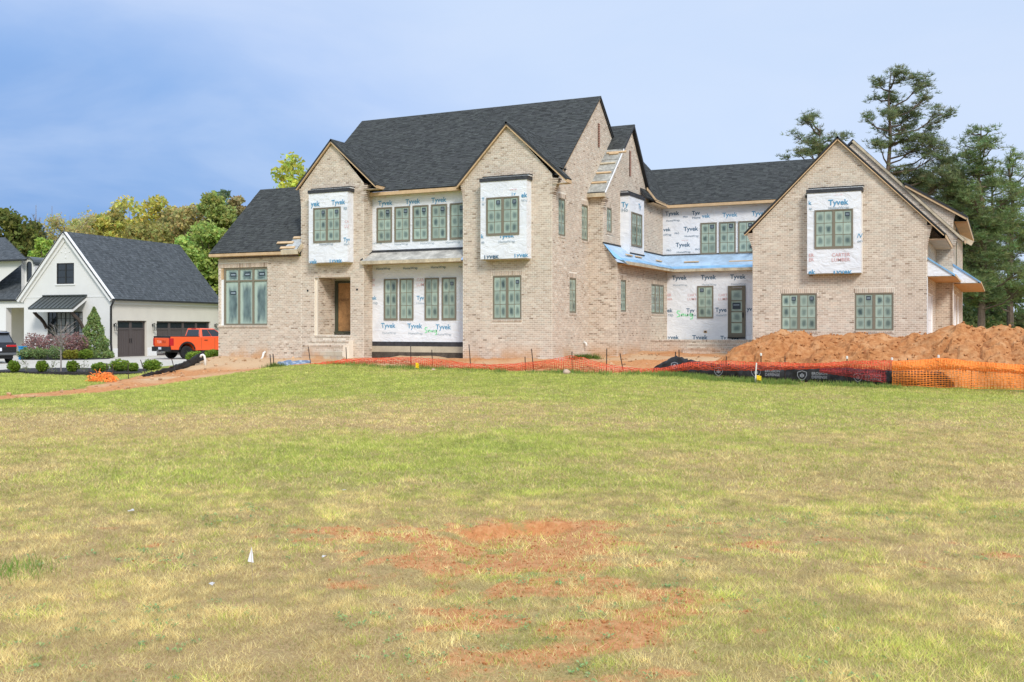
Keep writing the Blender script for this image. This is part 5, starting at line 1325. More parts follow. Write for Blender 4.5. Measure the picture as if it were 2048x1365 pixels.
def wheel(parent, x, y, r, w, side):
    mb = MB(); s = side
    mb.lathe([(r * 0.62, s * w / 2 * 0.9), (r * 0.9, s * w / 2), (r, s * w / 2 * 0.72), (r, -s * w / 2 * 0.72), (r * 0.9, -s * w / 2), (r * 0.5, -s * w / 2)], (x, y, r), 'Y', 24)
    o = mb.build('wheel', M['tyre'], parent, smooth=False)
    mb = MB(); mb.lathe([(0.0, s * w * 0.30), (r * 0.15, s * w * 0.32), (r * 0.58, s * w * 0.36), (r * 0.63, s * w * 0.47), (r * 0.66, s * w * 0.45)], (x, y, r), 'Y', 24)
    for k in range(6):
        t = k * math.pi / 3; d = Vector((math.cos(t), 0, math.sin(t))); c0 = Vector((x, y + s * w * 0.36, r))
        mb.bar(c0 + d * r * 0.12, c0 + d * r * 0.62, r * 0.14, 0.03, up=(0, 1, 0), m=1)
    mb.build('rim', [M['rim'], M['silver']] if False else [M['rim'], M['rim']], o, root=parent)
def place(px, D, head_deg, back):
    """rear axle centre at a photo column; heading turned clockwise from straight ahead"""
    c = at(px, 655, D); h = R(head_deg); F = Vector((-SN, CS, 0)); Rr = Vector((CS, SN, 0))
    hd = Rr * math.sin(h) + F * math.cos(h)
    p = Vector((c.x, c.y, 0.16)) + hd * back
    return p, math.atan2(hd.y, hd.x)
p, rz_ = place(357, 66.0, 39, 1.75)
tk = thing('pickup_truck', 'orange crew cab pickup truck with black bumper parked before the brown garage door', 'pickup truck', p, rz_)
mb = MB(); W = 0.98
side = [(-2.90, 0.62)] + [(-2.27, 0.60)] + arcpts(-1.75, 0.50, 0.53, 168, 12) + [(-1.2, 0.55), (1.40, 0.55)] + arcpts(1.95, 0.50, 0.53, 168, 12) + [(2.5, 0.58), (2.93, 0.62), (2.96, 1.05), (2.84, 1.20), (2.2, 1.30), (1.40, 1.33), (-0.74, 1.36), (-0.78, 1.42), (-2.93, 1.44), (-2.96, 1.2)]
mb.prism(side, -W, W); body = mb.build('body', M['orange'], tk, bevel=0.035)
b0, b1, t0, t1, zb, zt, yb, yt = -0.74, 1.42, -0.60, 0.40, 1.34, 1.98, 0.93, 0.74
cab = MB(); cab.hexa([(b0, -yb, zb), (b1, -yb, zb), (b1, yb, zb), (b0, yb, zb)], [(t0, -yt, zt), (t1, -yt, zt - 0.02), (t1, yt, zt - 0.02), (t0, yt, zt)]); cab.build('cab', M['orange'], tk, bevel=0.05)
qr = [(b0, yb, zb), (b0, -yb, zb), (t0, -yt, zt), (t0, yt, zt)]; qs = [(b0, -yb, zb), (b1, -yb, zb), (t1, -yt, zt), (t0, -yt, zt)]; ql = [(b1, yb, zb), (b0, yb, zb), (t0, yt, zt), (t1, yt, zt)]; qf = [(b1, -yb, zb), (b1, yb, zb), (t1, yt, zt), (t1, -yt, zt)]
g = MB(); inset(g, qr, 0.10, 0.90, 0.20, 0.84); g.build('rear_window', M['tint'], tk)
g = MB(); inset(g, qs, 0.08, 0.42, 0.16, 0.86); g.build('side_window', M['tint'], tk); g = MB(); inset(g, qs, 0.44, 0.92, 0.16, 0.86, skew=0.03); g.build('side_window', M['tint'], tk)
g = MB(); inset(g, ql, 0.08, 0.92, 0.16, 0.86); g.build('side_window', M['tint'], tk); g = MB(); inset(g, qf, 0.05, 0.95, 0.08, 0.9); g.build('windscreen', M['tint'], tk)
g = MB(); g.box((t0 - 0.03, -0.25, zt - 0.06), (t0 + 0.02, 0.25, zt - 0.01)); g.build('brake_light', M['redlamp'], tk)
g = MB(); g.box((-2.88, -0.90, 1.42), (-0.80, 0.90, 1.475)); g.box((-2.97, -0.93, 1.36), (-2.90, 0.93, 1.475)); g.build('bed_cover', M['black'], tk)
g = MB(); g.box((-2.985, -0.80, 0.80), (-2.955, 0.80, 1.36)); tg = g.build('tailgate', M['orange'], tk, bevel=0.015)
M['tailgate_letter'] = mat('tailgate_letter', (0.92, 0.42, 0.30), 0.4); M['tailgate_letter2'] = mat('tailgate_letter_dark', (0.35, 0.03, 0.01), 0.4)
g = MB(); put_text(g, 'TUN', (-2.988, 0.26, 1.02), (0, -1, 0), 0.50, 0, 0.03); put_text(g, 'DRA', (-2.988, -0.26, 1.02), (0, -1, 0), 0.50, 1, 0.03); g.build('lettering', [M['tailgate_letter'], M['tailgate_letter2']], tg, root=tk)
for s in (-1, 1):
    g = MB(); g.box((-2.975, min(s * 0.81, s * 0.99), 0.86), (-2.72, max(s * 0.81, s * 0.99), 1.34)); g.build('tail_light', M['redlamp'], tk, bevel=0.02)
g = MB(); g.box((-3.10, -0.96, 0.50), (-2.88, 0.96, 0.80)); bmp = g.build('bumper', M['black'], tk, bevel=0.03)
g = MB(); g.box((-3.115, -0.16, 0.62), (-3.10, 0.16, 0.77)); g.build('number_plate', mat('plate', (0.62, 0.66, 0.72), 0.5), tk)
g = MB(); g.box((-3.3, -0.05, 0.36), (-2.9, 0.05, 0.46)); g.box((-3.30, -0.04, 0.46), (-3.22, 0.04, 0.60)); g.box((-3.18, -0.45, 0.42), (-3.0, -0.22, 0.5)); g.build('tow_hitch', M['silver'], tk)
for x in (-1.75, 1.95):
    for s in (-1, 1):
        wheel(tk, x, s * 0.84, 0.42, 0.28, s)
        g = MB(); P = arcpts(x, 0.50, 0.53, 170, 10, 12); Q = arcpts(x, 0.50, 0.62, 170, 10, 12)
        for k in range(12):
            ya, yb_ = (s * 0.97, s * 1.02) if s > 0 else (s * 1.02, s * 0.97)
            g.hexa([(P[k][0], ya, P[k][1]), (P[k + 1][0], ya, P[k + 1][1]), (P[k + 1][0], yb_, P[k + 1][1]), (P[k][0], yb_, P[k][1])], [(Q[k][0], ya, Q[k][1]), (Q[k + 1][0], ya, Q[k + 1][1]), (Q[k + 1][0], yb_, Q[k + 1][1]), (Q[k][0], yb_, Q[k][1])])
        g.build('fender_flare', M['black'], tk)
for x in (-0.35, 0.75):
    g = MB(); g.box((x - 0.12, -1.01, 1.18), (x + 0.12, -0.975, 1.22)); g.build('door_handle', M['black'], tk)
g = MB()
for x in (-0.70, 0.33, 1.42): g.box((x - 0.006, -0.984, 0.62), (x + 0.006, -0.978, 1.32))
g.build('door_seam', M['black'], tk)
g = MB(); g.box((-2.4, -0.8, 0.42), (2.6, 0.8, 0.60)); g.build('chassis', M['black'], tk)
g = MB(); g.box((1.05, -1.22, 1.34), (1.22, -0.98, 1.52)); g.build('wing_mirror', M['black'], tk, bevel=0.02)

c = at(16, 655, 58.3); h = R(-43); F = Vector((-SN, CS, 0)); Rr = Vector((CS, SN, 0)); hd = Rr * math.sin(h) + F * math.cos(h); rt = Rr * math.cos(h) - F * math.sin(h)
p = Vector((c.x, c.y, 0.16)) - rt * 0.83 + hd * 1.45
sv = thing('parked_suv', 'black sport utility vehicle seen from behind on the driveway', 'car', p, math.atan2(hd.y, hd.x))
mb = MB(); W = 0.98
side = [(-2.42, 0.52), (-2.0, 0.42)] + arcpts(-1.45, 0.40, 0.44, 165, 15) + [(-0.9, 0.36), (0.95, 0.36)] + arcpts(1.50, 0.40, 0.44, 165, 15) + [(2.05, 0.42), (2.45, 0.5), (2.46, 0.85), (2.3, 1.02), (1.2, 1.12), (-2.36, 1.14), (-2.46, 0.9)]
mb.prism(side, -W, W); mb.build('body', M['blackpaint'], sv, bevel=0.05)
b0, b1, t0, t1, zb, zt, yb, yt = -2.36, 1.30, -2.02, 0.45, 1.10, 1.76, 0.93, 0.72
g = MB(); g.hexa([(b0, -yb, zb), (b1, -yb, zb), (b1, yb, zb), (b0, yb, zb)], [(t0, -yt, zt - 0.02), (t1, -yt, zt), (t1, yt, zt), (t0, yt, zt - 0.02)]); g.build('cabin', M['blackpaint'], sv, bevel=0.06)
qr = [(b0, yb, zb), (b0, -yb, zb), (t0, -yt, zt), (t0, yt, zt)]; qs = [(b0, -yb, zb), (b1, -yb, zb), (t1, -yt, zt), (t0, -yt, zt)]; ql = [(b1, yb, zb), (b0, yb, zb), (t0, yt, zt), (t1, yt, zt)]
M['pale_glass'] = mat('reflecting_glass', (0.07, 0.08, 0.09), 0.08, spec=0.7)
g = MB(); inset(g, qr, 0.06, 0.94, 0.12, 0.82); g.build('rear_window', M['pale_glass'], sv)
g = MB(); inset(g, qs, 0.08, 0.92, 0.1, 0.85); g.build('side_window', M['tint'], sv); g = MB(); inset(g, ql, 0.08, 0.92, 0.1, 0.85); g.build('side_window', M['tint'], sv)
g = MB(); g.hexa([(t0 - 0.22, -0.70, zt - 0.06), (t0 + 0.1, -0.70, zt - 0.03), (t0 + 0.1, 0.70, zt - 0.03), (t0 - 0.22, 0.70, zt - 0.06)], [(t0 - 0.22, -0.70, zt - 0.03), (t0 + 0.1, -0.70, zt + 0.02), (t0 + 0.1, 0.70, zt + 0.02), (t0 - 0.22, 0.70, zt - 0.03)]); g.build('spoiler', M['blackpaint'], sv)
for s in (-1, 1):
    g = MB(); g.box((-2.475, min(s * 0.45, s * 0.985), 0.93), (-2.30, max(s * 0.45, s * 0.985), 1.04)); g.build('tail_light', M['redlamp'], sv, bevel=0.015)
    g = MB(); g.tube([(-1.9, s * 0.66, zt), (-1.8, s * 0.66, zt + 0.05), (0.2, s * 0.66, zt + 0.06), (0.35, s * 0.66, zt + 0.01)], 0.02, 6); g.build('roof_rail', M['black'], sv)
g = MB(); g.box((-2.49, -0.2, 0.70), (-2.465, 0.2, 0.88)); g.build('number_plate', mat('plate_white', (0.66, 0.70, 0.74), 0.5), sv)
g = MB(); g.box((-2.53, -0.96, 0.46), (-2.35, 0.96, 0.60)); g.build('bumper', mat('bumper_grey', (0.09, 0.095, 0.10), 0.5), sv, bevel=0.03)
g = MB(); g.box((-2.3, -0.85, 0.26), (2.3, 0.85, 0.45)); g.build('chassis', M['black'], sv)
for x in (-1.45, 1.50):
    for s in (-1, 1): wheel(sv, x, s * 0.85, 0.39, 0.25, s)
# ------------------------------------------------------------------ fences and site things
M['net_orange'] = mat('orange_net', (0.95, 0.275, 0.045), 0.6)
M['net_red'] = mat('red_orange_net', (0.68, 0.085, 0.03), 0.6)
M['silt'] = mat('silt_fabric', (0.022, 0.023, 0.026), 0.6, noise=[(2, 0.3)], bump=(5, 0.6))
M['clay'] = None
def fenceD(x, Y=34.55): return Y / (CS + SN * (x - 1024) / FPX)
def table(tab, xs):
    T = np.array(tab, dtype=float)
    return [np.interp(xs, T[:, 0], T[:, k]) for k in range(1, T.shape[1])]
def netting(name, tab, Dof, m, lines, pitch, parent, w=0.015, rough=0.02, xstep=4.0, seed=1):
    """a sagging net: rows of strands between a top and a bottom line, and cross strands at a fixed pitch"""
    g = np.random.default_rng(seed)
    xs = np.arange(tab[0][0], tab[-1][0] + 0.1, xstep); top, bot = table(tab, xs)
    P = np.zeros((len(xs), lines, 3))
    for i, x in enumerate(xs):
        D = Dof(x)
        for j in range(lines):
            t = j / (lines - 1)
            p = at(x, top[i] * (1 - t) + bot[i] * t, D - 0.18 * math.sin(t * 3.1) * (1 + 0.5 * math.sin(x * 0.07)))
            P[i, j] = p
    P += g.normal(0, rough, P.shape) * np.array([0.5, 1.0, 0.6])
    mb = MB()
    for j in range(lines):
        for i in range(len(xs) - 1):
            a, b = Vector(P[i, j]), Vector(P[i + 1, j]); h = Vector((0, 0, w / 2))
            mb.face([a - h, b - h, b + h, a + h])
    s = np.concatenate([[0], np.cumsum(np.linalg.norm(np.diff(P[:, lines // 2, :], axis=0), axis=1))])
    for q in np.arange(0, s[-1], pitch):
        i = min(int(np.searchsorted(s, q, side='right')) - 1, len(xs) - 2); f = (q - s[i]) / (s[i + 1] - s[i])
        d = Vector(P[i + 1, lines // 2] - P[i, lines // 2]).normalized() * w / 2
        for j in range(lines - 1):
            a = Vector(P[i, j] * (1 - f) + P[i + 1, j] * f); b = Vector(P[i, j + 1] * (1 - f) + P[i + 1, j + 1] * f)
            mb.face([a - d, a + d, b + d, b - d])
    return mb.build(name, m, parent)
def stake(parent, x0, y0, x1, D, cap=False, name='stake', dz=0.0, m=None, rad=0.018):
    top = at(x0, y0, D); b = gpt(x1, D, -0.1)
    mb = MB(); mb.tube([b, top], rad, 5)
    o = mb.build(name, m or M['steel'], parent)
    if cap:
        mb = MB(); mb.lathe([(0, 0.06), (0.035, 0.05), (0.035, -0.03), (0, -0.03)], top, 'Z', 8); mb.build('cap', M['pvc'], o, root=parent)
    return o
DA = lambda x: fenceD(x, 34.45) - max(0, x - 2000) * 0.001
fa = thing('safety_fence', 'bright orange plastic mesh fence standing upright in front of the red dirt mound', 'fence', gpt(1900, fenceD(1900)), world=True)
netting('netting', [(1785, 723, 772), (1830, 722, 771), (1877, 717, 775), (1910, 719, 774), (1943, 724, 777), (2048, 731, 779), (2200, 738, 783)], DA, M['net_orange'], 16, 0.098, fa, 0.021, 0.008, seed=2)
netting('folded_netting', [(1785, 723.5, 741), (1830, 722, 741), (1877, 717.5, 739), (1943, 724, 741), (2048, 731, 748), (2200, 738, 755)], lambda x: DA(x) - 0.08, M['net_orange'], 10, 0.080, fa, 0.024, 0.014, seed=3)
for x0, y0, x1, cp in ((1784, 719, 1786, True), (1815, 717, 1815, False), (1877, 714, 1878, True), (1943, 726, 1942, False), (2075, 728, 2075, False)): stake(fa, x0, y0, x1, fenceD(x0, 34.5) + 0.05, cp)
DB = lambda x: min(fenceD(x, 34.45), 41.2) if x > 560 else 41.0
fb = thing('safety_fence', 'faded red orange plastic mesh fence sagging along the lawn edge before the house', 'fence', gpt(1100, fenceD(1100)), world=True)
TB = [(545, 736, 742), (600, 730, 738), (640, 726, 733), (690, 719, 728), (730, 717, 727), (780, 716, 727), (815, 715, 730), (830, 716, 733), (880, 719, 736), (930, 727, 739), (980, 730, 741), (1040, 727, 741), (1060, 725, 739), (1080, 723, 738), (1110, 718, 738), (1143, 712, 741), (1165, 716, 743), (1190, 724, 744), (1215, 730, 747), (1250, 735, 748), (1290, 739, 750), (1330, 736, 747), (1360, 729, 741), (1380, 725, 739), (1452, 722, 741), (1500, 725, 741), (1575, 726, 739), (1620, 728, 738), (1660, 726, 736), (1695, 723, 735), (1740, 722, 739), (1786, 722, 741)]
netting('netting', TB, DB, M['net_red'], 8, 0.085, fb, 0.020, 0.016, seed=4)
netting('netting', [(1640, 738, 745), (1700, 733, 754), (1740, 738, 762), (1774, 741, 766)], lambda x: DB(x) + 0.1, mat('dark_red_net', (0.36, 0.035, 0.035), 0.6), 12, 0.085, fb, 0.016, 0.02, seed=5)
for x0, y0, x1, cp in ((616.5, 694, 622, 0), (692, 695, 694, 0), (821.5, 693, 822, 0), (863.5, 700, 866, 0), (938, 689, 942, 0), (1050, 714, 1051.5, 0), (1063, 698, 1068, 0), (1144, 704, 1144.5, 0), (1213.5, 697.5, 1213, 0), (1240, 707, 1248, 0), (1452.5, 713, 1452, 0), (1522, 710, 1522, 1), (1570, 713, 1570, 0), (1694, 716, 1694, 1)):
    stake(fb, x0, y0, x1, DB(x0) + 0.08, cp)
# black silt fence behind it
def fabric(name, tab, Dof, m, parent, step=5.0, rows=5, seed=1, wob=0.04):
    g = np.random.default_rng(seed); xs = np.arange(tab[0][0], tab[-1][0] + 0.1, step); top, bot = table(tab, xs)
    V = np.array([[tuple(at(x, top[i] * (1 - j / (rows - 1)) + bot[i] * j / (rows - 1), Dof(x))) for j in range(rows)] for i, x in enumerate(xs)])
    V += g.normal(0, wob, V.shape) * np.array([0.4, 1, 0.4])
    n = len(xs); ix = np.arange(n * rows).reshape(n, rows)
    F = np.stack([ix[:-1, 1:], ix[1:, 1:], ix[1:, :-1], ix[:-1, :-1]], -1).reshape(-1, 4)
    o = npmesh(name, V.reshape(-1, 3), F, m, parent=parent, smooth=True)
    sd_ = o.modifiers.new('cloth', 'SOLIDIFY'); sd_.thickness = 0.006
    return o
DS = lambda x: fenceD(x, 34.85)
sf = thing('silt_fence', 'black fabric silt fence half hidden by orange mesh in front of the red mound', 'fence', gpt(1550, fenceD(1550)), world=True)
fabric('fabric', [(1303, 738, 744), (1318, 729, 744), (1335, 719, 745), (1351, 713, 746), (1360, 715, 747), (1385, 721, 750), (1420, 727, 752), (1500, 731, 760), (1600, 733, 764), (1700, 736, 768), (1786, 741, 771), (1850, 742, 773), (1882, 744, 774), (1900, 757, 775), (1912, 773, 776)], DS, M['silt'], sf, seed=6)  # right end is added black cloth standing in for shaded grass behind the mesh
stake(sf, 1351, 704, 1350, DS(1350) + 0.05); stake(sf, 1358, 699.5, 1358.5, DS(1358) + 0.05)
DT = lambda x, y: at(x, y, DS(x) - 0.10)
for cx_, cy_, sx in ((1437, 744, 0.9), (1512, 746, 1.0), (1604, 752, 1.0), (1716, 756, 0.9), (1349, 732, 0.7)):
    mb = MB(); pts = [(-9, -7), (0, -10), (9, -7), (9, 0), (5, 6), (0, 9), (-5, 6), (-9, 0), (-9, -7)]
    for k in range(8):
        mb.bar(DT(cx_ + pts[k][0] * sx, cy_ + pts[k][1] * sx), DT(cx_ + pts[k + 1][0] * sx, cy_ + pts[k + 1][1] * sx), 0.02, 0.004, up=(0, -1, 0))
    for dx, hgt in ((-3, 3), (0, 5), (3, 3)): mb.bar(DT(cx_ + dx * sx, cy_ + hgt * 0.7 * sx), DT(cx_ + dx * sx, cy_ - hgt * sx), 0.035, 0.004, up=(0, -1, 0))
    mb.build('logo', M['whiteprint'], sf)
for x, y in ((1545, 745), (1639, 750), (1746, 754)):
    for s_, dy in (('EROSION', 0), ('DEFENSE', 7.5)): mb = MB(); put_text(mb, s_, DT(x, y + dy), (1, 0, 0.0), 0.50, 0, 0.02); mb.build('lettering', M['whiteprint'], sf)
# second silt fence on the left slope, fallen over the bank
sl = thing('silt_fence', 'black silt fence slumped over the red bank beside the orange truck', 'fence', gpt(350, 45), world=True)
DL = lambda x: 41.0 + (x - 285) * 0.03
fabric('fabric', [(284, 751, 754), (300, 746, 752), (322, 740, 748), (345, 733, 744), (365, 726, 740), (382, 717, 735), (400, 706, 724), (412, 700, 716)], DL, M['silt'], sl, 3.0, 5, 8, 0.05)
for x0, y0, x1 in ((281, 720, 294), (343, 717, 352), (256, 727, 257)): stake(sl, x0, y0, x1, DL(x0) + 0.1)
# bundle of orange netting with stakes at the corner of the site
DN = 38.0
bn = thing('netting_bundle', 'crumpled heap of orange mesh netting on red dirt at the site corner', 'netting', gpt(205, DN), world=True)
g = np.random.default_rng(31); mb = MB(); c0 = gpt(205, DN)
for k in range(260):
    a = g.uniform(0, 6.28); rr = math.sqrt(g.uniform(0, 1)); p = c0 + Vector((0.52 * rr * math.cos(a), 0.4 * rr * math.sin(a), 0.02 + 0.30 * (1 - rr * rr) * g.uniform(0.5, 1.1)))
    d = Vector((g.normal(), g.normal(), g.normal(0, 0.5))).normalized(); L = g.uniform(0.08, 0.28)
    q = p + d * L; q.z = max(q.z, c0.z + 0.01); mid = (p + q) / 2 + Vector((0, 0, 0.05))
    mb.tube([p, mid, q], 0.011, 4, cap=False)
mb.build('netting', M['net_orange'], bn)
for x0, y0, x1 in ((178, 738, 181), (194, 738, 191), (214, 727, 213), (224, 728, 230)): stake(bn, x0, y0, x1, DN + 0.1 + (x0 - 200) * 0.01)
# the spoil heap
RID = [(1395, 742), (1440, 719), (1480, 702), (1520, 680), (1560, 664), (1600, 666), (1625, 677), (1660, 668), (1700, 664), (1740, 666), (1780, 675), (1800, 677), (1825, 668), (1855, 668), (1880, 661), (1925, 650), (1945, 655), (1965, 658), (2000, 654), (2048, 657), (2130, 660), (2260, 690), (2330, 720)]
YRD = 39.0
rx = []; rzv = []
for x, y in RID:
    p = onY(x, y, YRD); rx.append(p.x); rzv.append(p.z)
hx = np.arange(-12.5, 9.5, 0.085); hy = np.arange(35.0, 43.3, 0.085)
mx, my = np.meshgrid(hx, hy)
rid = np.interp(mx, rx, rzv) + 0.02
gnd = hz(mx, my)
frn = np.clip((my - 35.35) / (YRD - 35.35), 0, 1); bck = np.clip((43.2 - my) / (43.2 - YRD), 0, 1)
prof = np.where(my < YRD, frn ** 0.8 * (1.08 - 0.08 * frn), bck ** 0.75)
mz = gnd + np.maximum(rid - gnd, -0.2) * prof
lump = (fbm(mx, my, 1.6, 201, 3) - 0.5) * 0.62 + (fbm(mx, my, 0.55, 202, 3) - 0.5) * 0.34 + (vnoise(mx, my, 0.19, 203) - 0.5) * 0.17
rg = np.abs(fbm(mx, my, 1.1, 207, 3) - 0.5) * 2
edge = np.clip(prof * (rid - gnd) / 0.5, 0, 1)
mz = mz + (lump * 1.15 - 0.20 * np.clip(1 - rg / 0.12, 0, 1)) * edge * (0.45 + 0.55 * (1 - np.exp(-((my - YRD) / 0.8) ** 2))) - 0.05 * (1 - edge)
def clay_mat():
    m = bpy.data.materials.new('red_clay'); m.use_nodes = True; nt = m.node_tree; b = nt.nodes['Principled BSDF']
    b.inputs['Roughness'].default_value = 1.0; b.inputs['Specular IOR Level'].default_value = 0.1
    t = nt.nodes.new('ShaderNodeTexCoord')
    def nz(s, d=5.0, r=0.65): n = N(nt, 'ShaderNodeTexNoise', inp={2: s, 3: d, 4: r}); LK(nt, t.outputs['Object'], n.inputs[0]); return n.outputs[0]
    n1, n2 = nz(1.3), nz(7)
    a = ramp(nt, n2, [(0.3, (0.29, 0.112, 0.040)), (0.5, (0.41, 0.178, 0.066)), (0.72, (0.50, 0.25, 0.105))])
    c = mixc(nt, sstep(nt, n1, 0.48, 0.68), a, ramp(nt, n2, [(0.3, (0.42, 0.20, 0.084)), (0.7, (0.54, 0.30, 0.142))]))
    c = mixc(nt, sstep(nt, n1, 0.30, 0.42, 0.55, 0.0), c, (0.20, 0.06, 0.025))
    LK(nt, c, b.inputs['Base Color'])
    bp = nt.nodes.new('ShaderNodeBump'); bp.inputs['Strength'].default_value = 0.9; bp.inputs['Distance'].default_value = 0.05
    LK(nt, n2, bp.inputs['Height']); LK(nt, bp.outputs[0], b.inputs['Normal'])
    return m
M['clay'] = clay_mat()
md = thing('dirt_mound', 'long mound of freshly dug orange clay heaped before the garage gable', 'dirt pile', (-3, 39, 0.8), world=True)
n0, n1_ = mx.shape; ix = np.arange(n0 * n1_).reshape(n0, n1_)
npmesh('heap', np.stack([mx, my, mz], -1).reshape(-1, 3), np.stack([ix[:-1, :-1], ix[:-1, 1:], ix[1:, 1:], ix[1:, :-1]], -1).reshape(-1, 4), M['clay'], parent=md)
def clods(n, xs, ys, zs, smin, smax, seed):
    g = np.random.default_rng(seed)
    base = np.array([(1, 0, 0), (0, 1, 0), (-1, 0, 0), (0, -1, 0), (0, 0, 1), (0, 0, -1), (0.6, 0.6, 0.6), (-0.6, 0.6, 0.5), (0.6, -0.6, 0.5), (-0.6, -0.6, 0.6)])
    F0 = np.array([(0, 6, 8), (0, 1, 6), (1, 7, 6), (1, 2, 7), (2, 9, 7), (2, 3, 9), (3, 8, 9), (3, 0, 8), (6, 4, 8), (6, 7, 4), (7, 9, 4), (9, 8, 4), (1, 0, 5), (2, 1, 5), (3, 2, 5), (0, 3, 5)])
    s = smin + (smax - smin) * g.random(n) ** 3
    V = base[None] * s[:, None, None] * g.uniform(0.6, 1.3, (n, 10, 1)) * g.uniform(0.7, 1.2, (n, 1, 3))
    V = V + np.stack([xs, ys, zs + s * 0.25], -1)[:, None, :]
    F = (np.arange(n)[:, None, None] * 10 + F0[None]).reshape(-1, 3)
    return V.reshape(-1, 3), F
g = np.random.default_rng(41); n = 3600
cxs = g.uniform(-11.5, 8.8, n); cys = g.uniform(35.4, 40.5, n)
ci = np.clip(((cxs - hx[0]) / 0.085).astype(int), 0, len(hx) - 1); cj = np.clip(((cys - hy[0]) / 0.085).astype(int), 0, len(hy) - 1)
keep = edge[cj, ci] > 0.15
V, F = clods(int(keep.sum()), cxs[keep], cys[keep], mz[cj, ci][keep], 0.010, 0.075, 42)
npmesh('clods', V, F, M['clay'], parent=md, kind='stuff')
# loose clods and stones lying about the bare ground
n = 2600; cxs = g.uniform(-36, 2, n); cys = g.uniform(20, 45, n); keep = (sdf(cxs, cys, SITE) > 0.15) & ~((cys > 37.6) & (cxs < -16.4) & (cxs > -33.8))
V, F = clods(int(keep.sum()), cxs[keep], cys[keep], hz(cxs[keep], cys[keep]), 0.015, 0.09, 43)
npmesh('rubble', V, F, mat('rubble_stone', (0.46, 0.28, 0.15), 0.95, noise=[(0.8, 0.35)]), kind='stuff')
# pale heap of sand by the foundation
# single things on the lawn edge
def rock(px, D, s, label, m='rock', cat='rock', sd=1):
    gg = np.random.default_rng(sd); p = gpt(px, D); me = bmesh.new(); bmesh.ops.create_icosphere(me, subdivisions=3, radius=s)
    for v in me.verts:
        n_ = v.co.normalized(); k = 1 + 0.10 * math.sin(n_.x * 4 + sd) + 0.08 * math.sin(n_.y * 5 + n_.z * 4)
        v.co = Vector((v.co.x * k * 1.12, v.co.y * k, v.co.z * k * 0.86))
    m_ = bpy.data.meshes.new('rock'); me.to_mesh(m_); me.free(); m_.materials.append(M[m]); m_.polygons.foreach_set('use_smooth', [True] * len(m_.polygons))
    o = bpy.data.objects.new('rock', m_); COL.objects.link(o); o.location = p + Vector((0, 0, s * 0.45)); tag(o, label, cat)
rock(1133, 36.4, 0.13, 'round tan boulder on the grass below the sagging orange mesh', sd=2)
rock(867, 38.6, 0.06, 'small pale stone on the grass in front of the basement wall', sd=4)
def flag(px, ytop, D, col, label, w=0.10, h=0.09, lean=0.0, flap=0.3):
    t = thing('survey_flag', label, 'marker flag', gpt(px, D), world=True); b = gpt(px, D, -0.05); tp = at(px - lean, ytop, D)
    mb = MB(); mb.tube([b, tp], 0.0025 if D < 20 else 0.006, 5); mb.build('wire', M['steel_thin'], t)
    Rr = Vector((CS, SN, 0)); F_ = Vector((-SN, CS, 0)); mb = MB()
    P = lambda u, v: tp + Rr * (u * w) + F_ * (flap * w * math.sin(u * 3)) - Z3 * (v * h + u * u * 0.2 * h)
    for i in range(4):
        for j in range(3): mb.face([P(i / 4, (j + 1) / 3), P((i + 1) / 4, (j + 1) / 3), P((i + 1) / 4, j / 3), P(i / 4, j / 3)])
    o = mb.build('flag', col, t, smooth=True); sd_ = o.modifiers.new('cloth', 'SOLIDIFY'); sd_.thickness = 0.001
M['steel_thin'] = mat('wire', (0.30, 0.22, 0.16), 0.5); M['yellow'] = mat('yellow_plastic', (0.90, 0.62, 0.01), 0.5); M['whiteplastic'] = mat('white_plastic', (0.80, 0.80, 0.80), 0.5)
flag(1513, 751, fenceD(1513, 33.7), M['yellow'], 'yellow marker flag on the grass beside the white stake', 0.16, 0.16)
flag(831, 726, 38.9, M['yellow'], 'yellow marker flag in the grass before the centre bay', 0.13, 0.2, flap=0.5)
# white survey flag near the camera: a drooping triangle on a thin wire
t = thing('survey_flag', 'white drooping marker flag on a thin wire in the worn foreground turf', 'marker flag', gpt(503, 8.05), world=True)
b = gpt(508, 8.05, -0.05); tp = at(502, 1095, 8.05); mb = MB(); mb.tube([b, tp], 0.002, 5); mb.build('wire', M['steel_thin'], t)
Rr = Vector((CS, SN, 0)); mb = MB(); q = [tp + Rr * 0.004, tp - Rr * 0.026 - Z3 * 0.112, tp + Rr * 0.020 - Z3 * 0.122, tp + Rr * 0.013 - Z3 * 0.05]
F_ = Vector((-SN, CS, 0)); mb.hexa([p_ + F_ * 0.004 for p_ in q][::1], [p_ - F_ * 0.001 for p_ in q]); mb.build('flag', M['whiteplastic'], t)
mb = MB(); D_ = fenceD(1512, 33.9); mb.tube([gpt(1510, D_, -0.1), at(1513, 726, D_)], 0.022, 6); mb.build('survey_stake', M['pvc'], origin=gpt(1510, D_), label='thin white stake leaning in front of the silt fence', cat='stake')
# litter
M['scrap'] = mat('scrap_paper', (0.52, 0.50, 0.47), 0.7)
for k, (px, D, s, lab) in enumerate(((262, 11.95, 0.04, 'pale scrap of paper lying on the straw grass at left'), (426, 8.6, 0.03, 'grey crumpled scrap lying below and left of the white flag'), (648, 9.55, 0.03, 'white crumpled scrap lying right of the white flag'), (688, 13.4, 0.03, 'small white scrap lying on the turf beyond the bare clay'))):
    p = gpt(px, D, 0.035); gg = np.random.default_rng(k + 5); mb = MB(); P = [p + Vector((gg.uniform(-s, s), gg.uniform(-s, s), gg.uniform(0, s * 0.6))) for _ in range(6)]
    for tri in ((0, 1, 2), (1, 3, 2), (2, 3, 4), (0, 4, 5), (1, 5, 3)): mb.face([P[i] for i in tri])
    o = mb.build('litter', M['scrap'], origin=p, label=lab, cat='litter'); o.modifiers.new('t', 'SOLIDIFY').thickness = 0.004
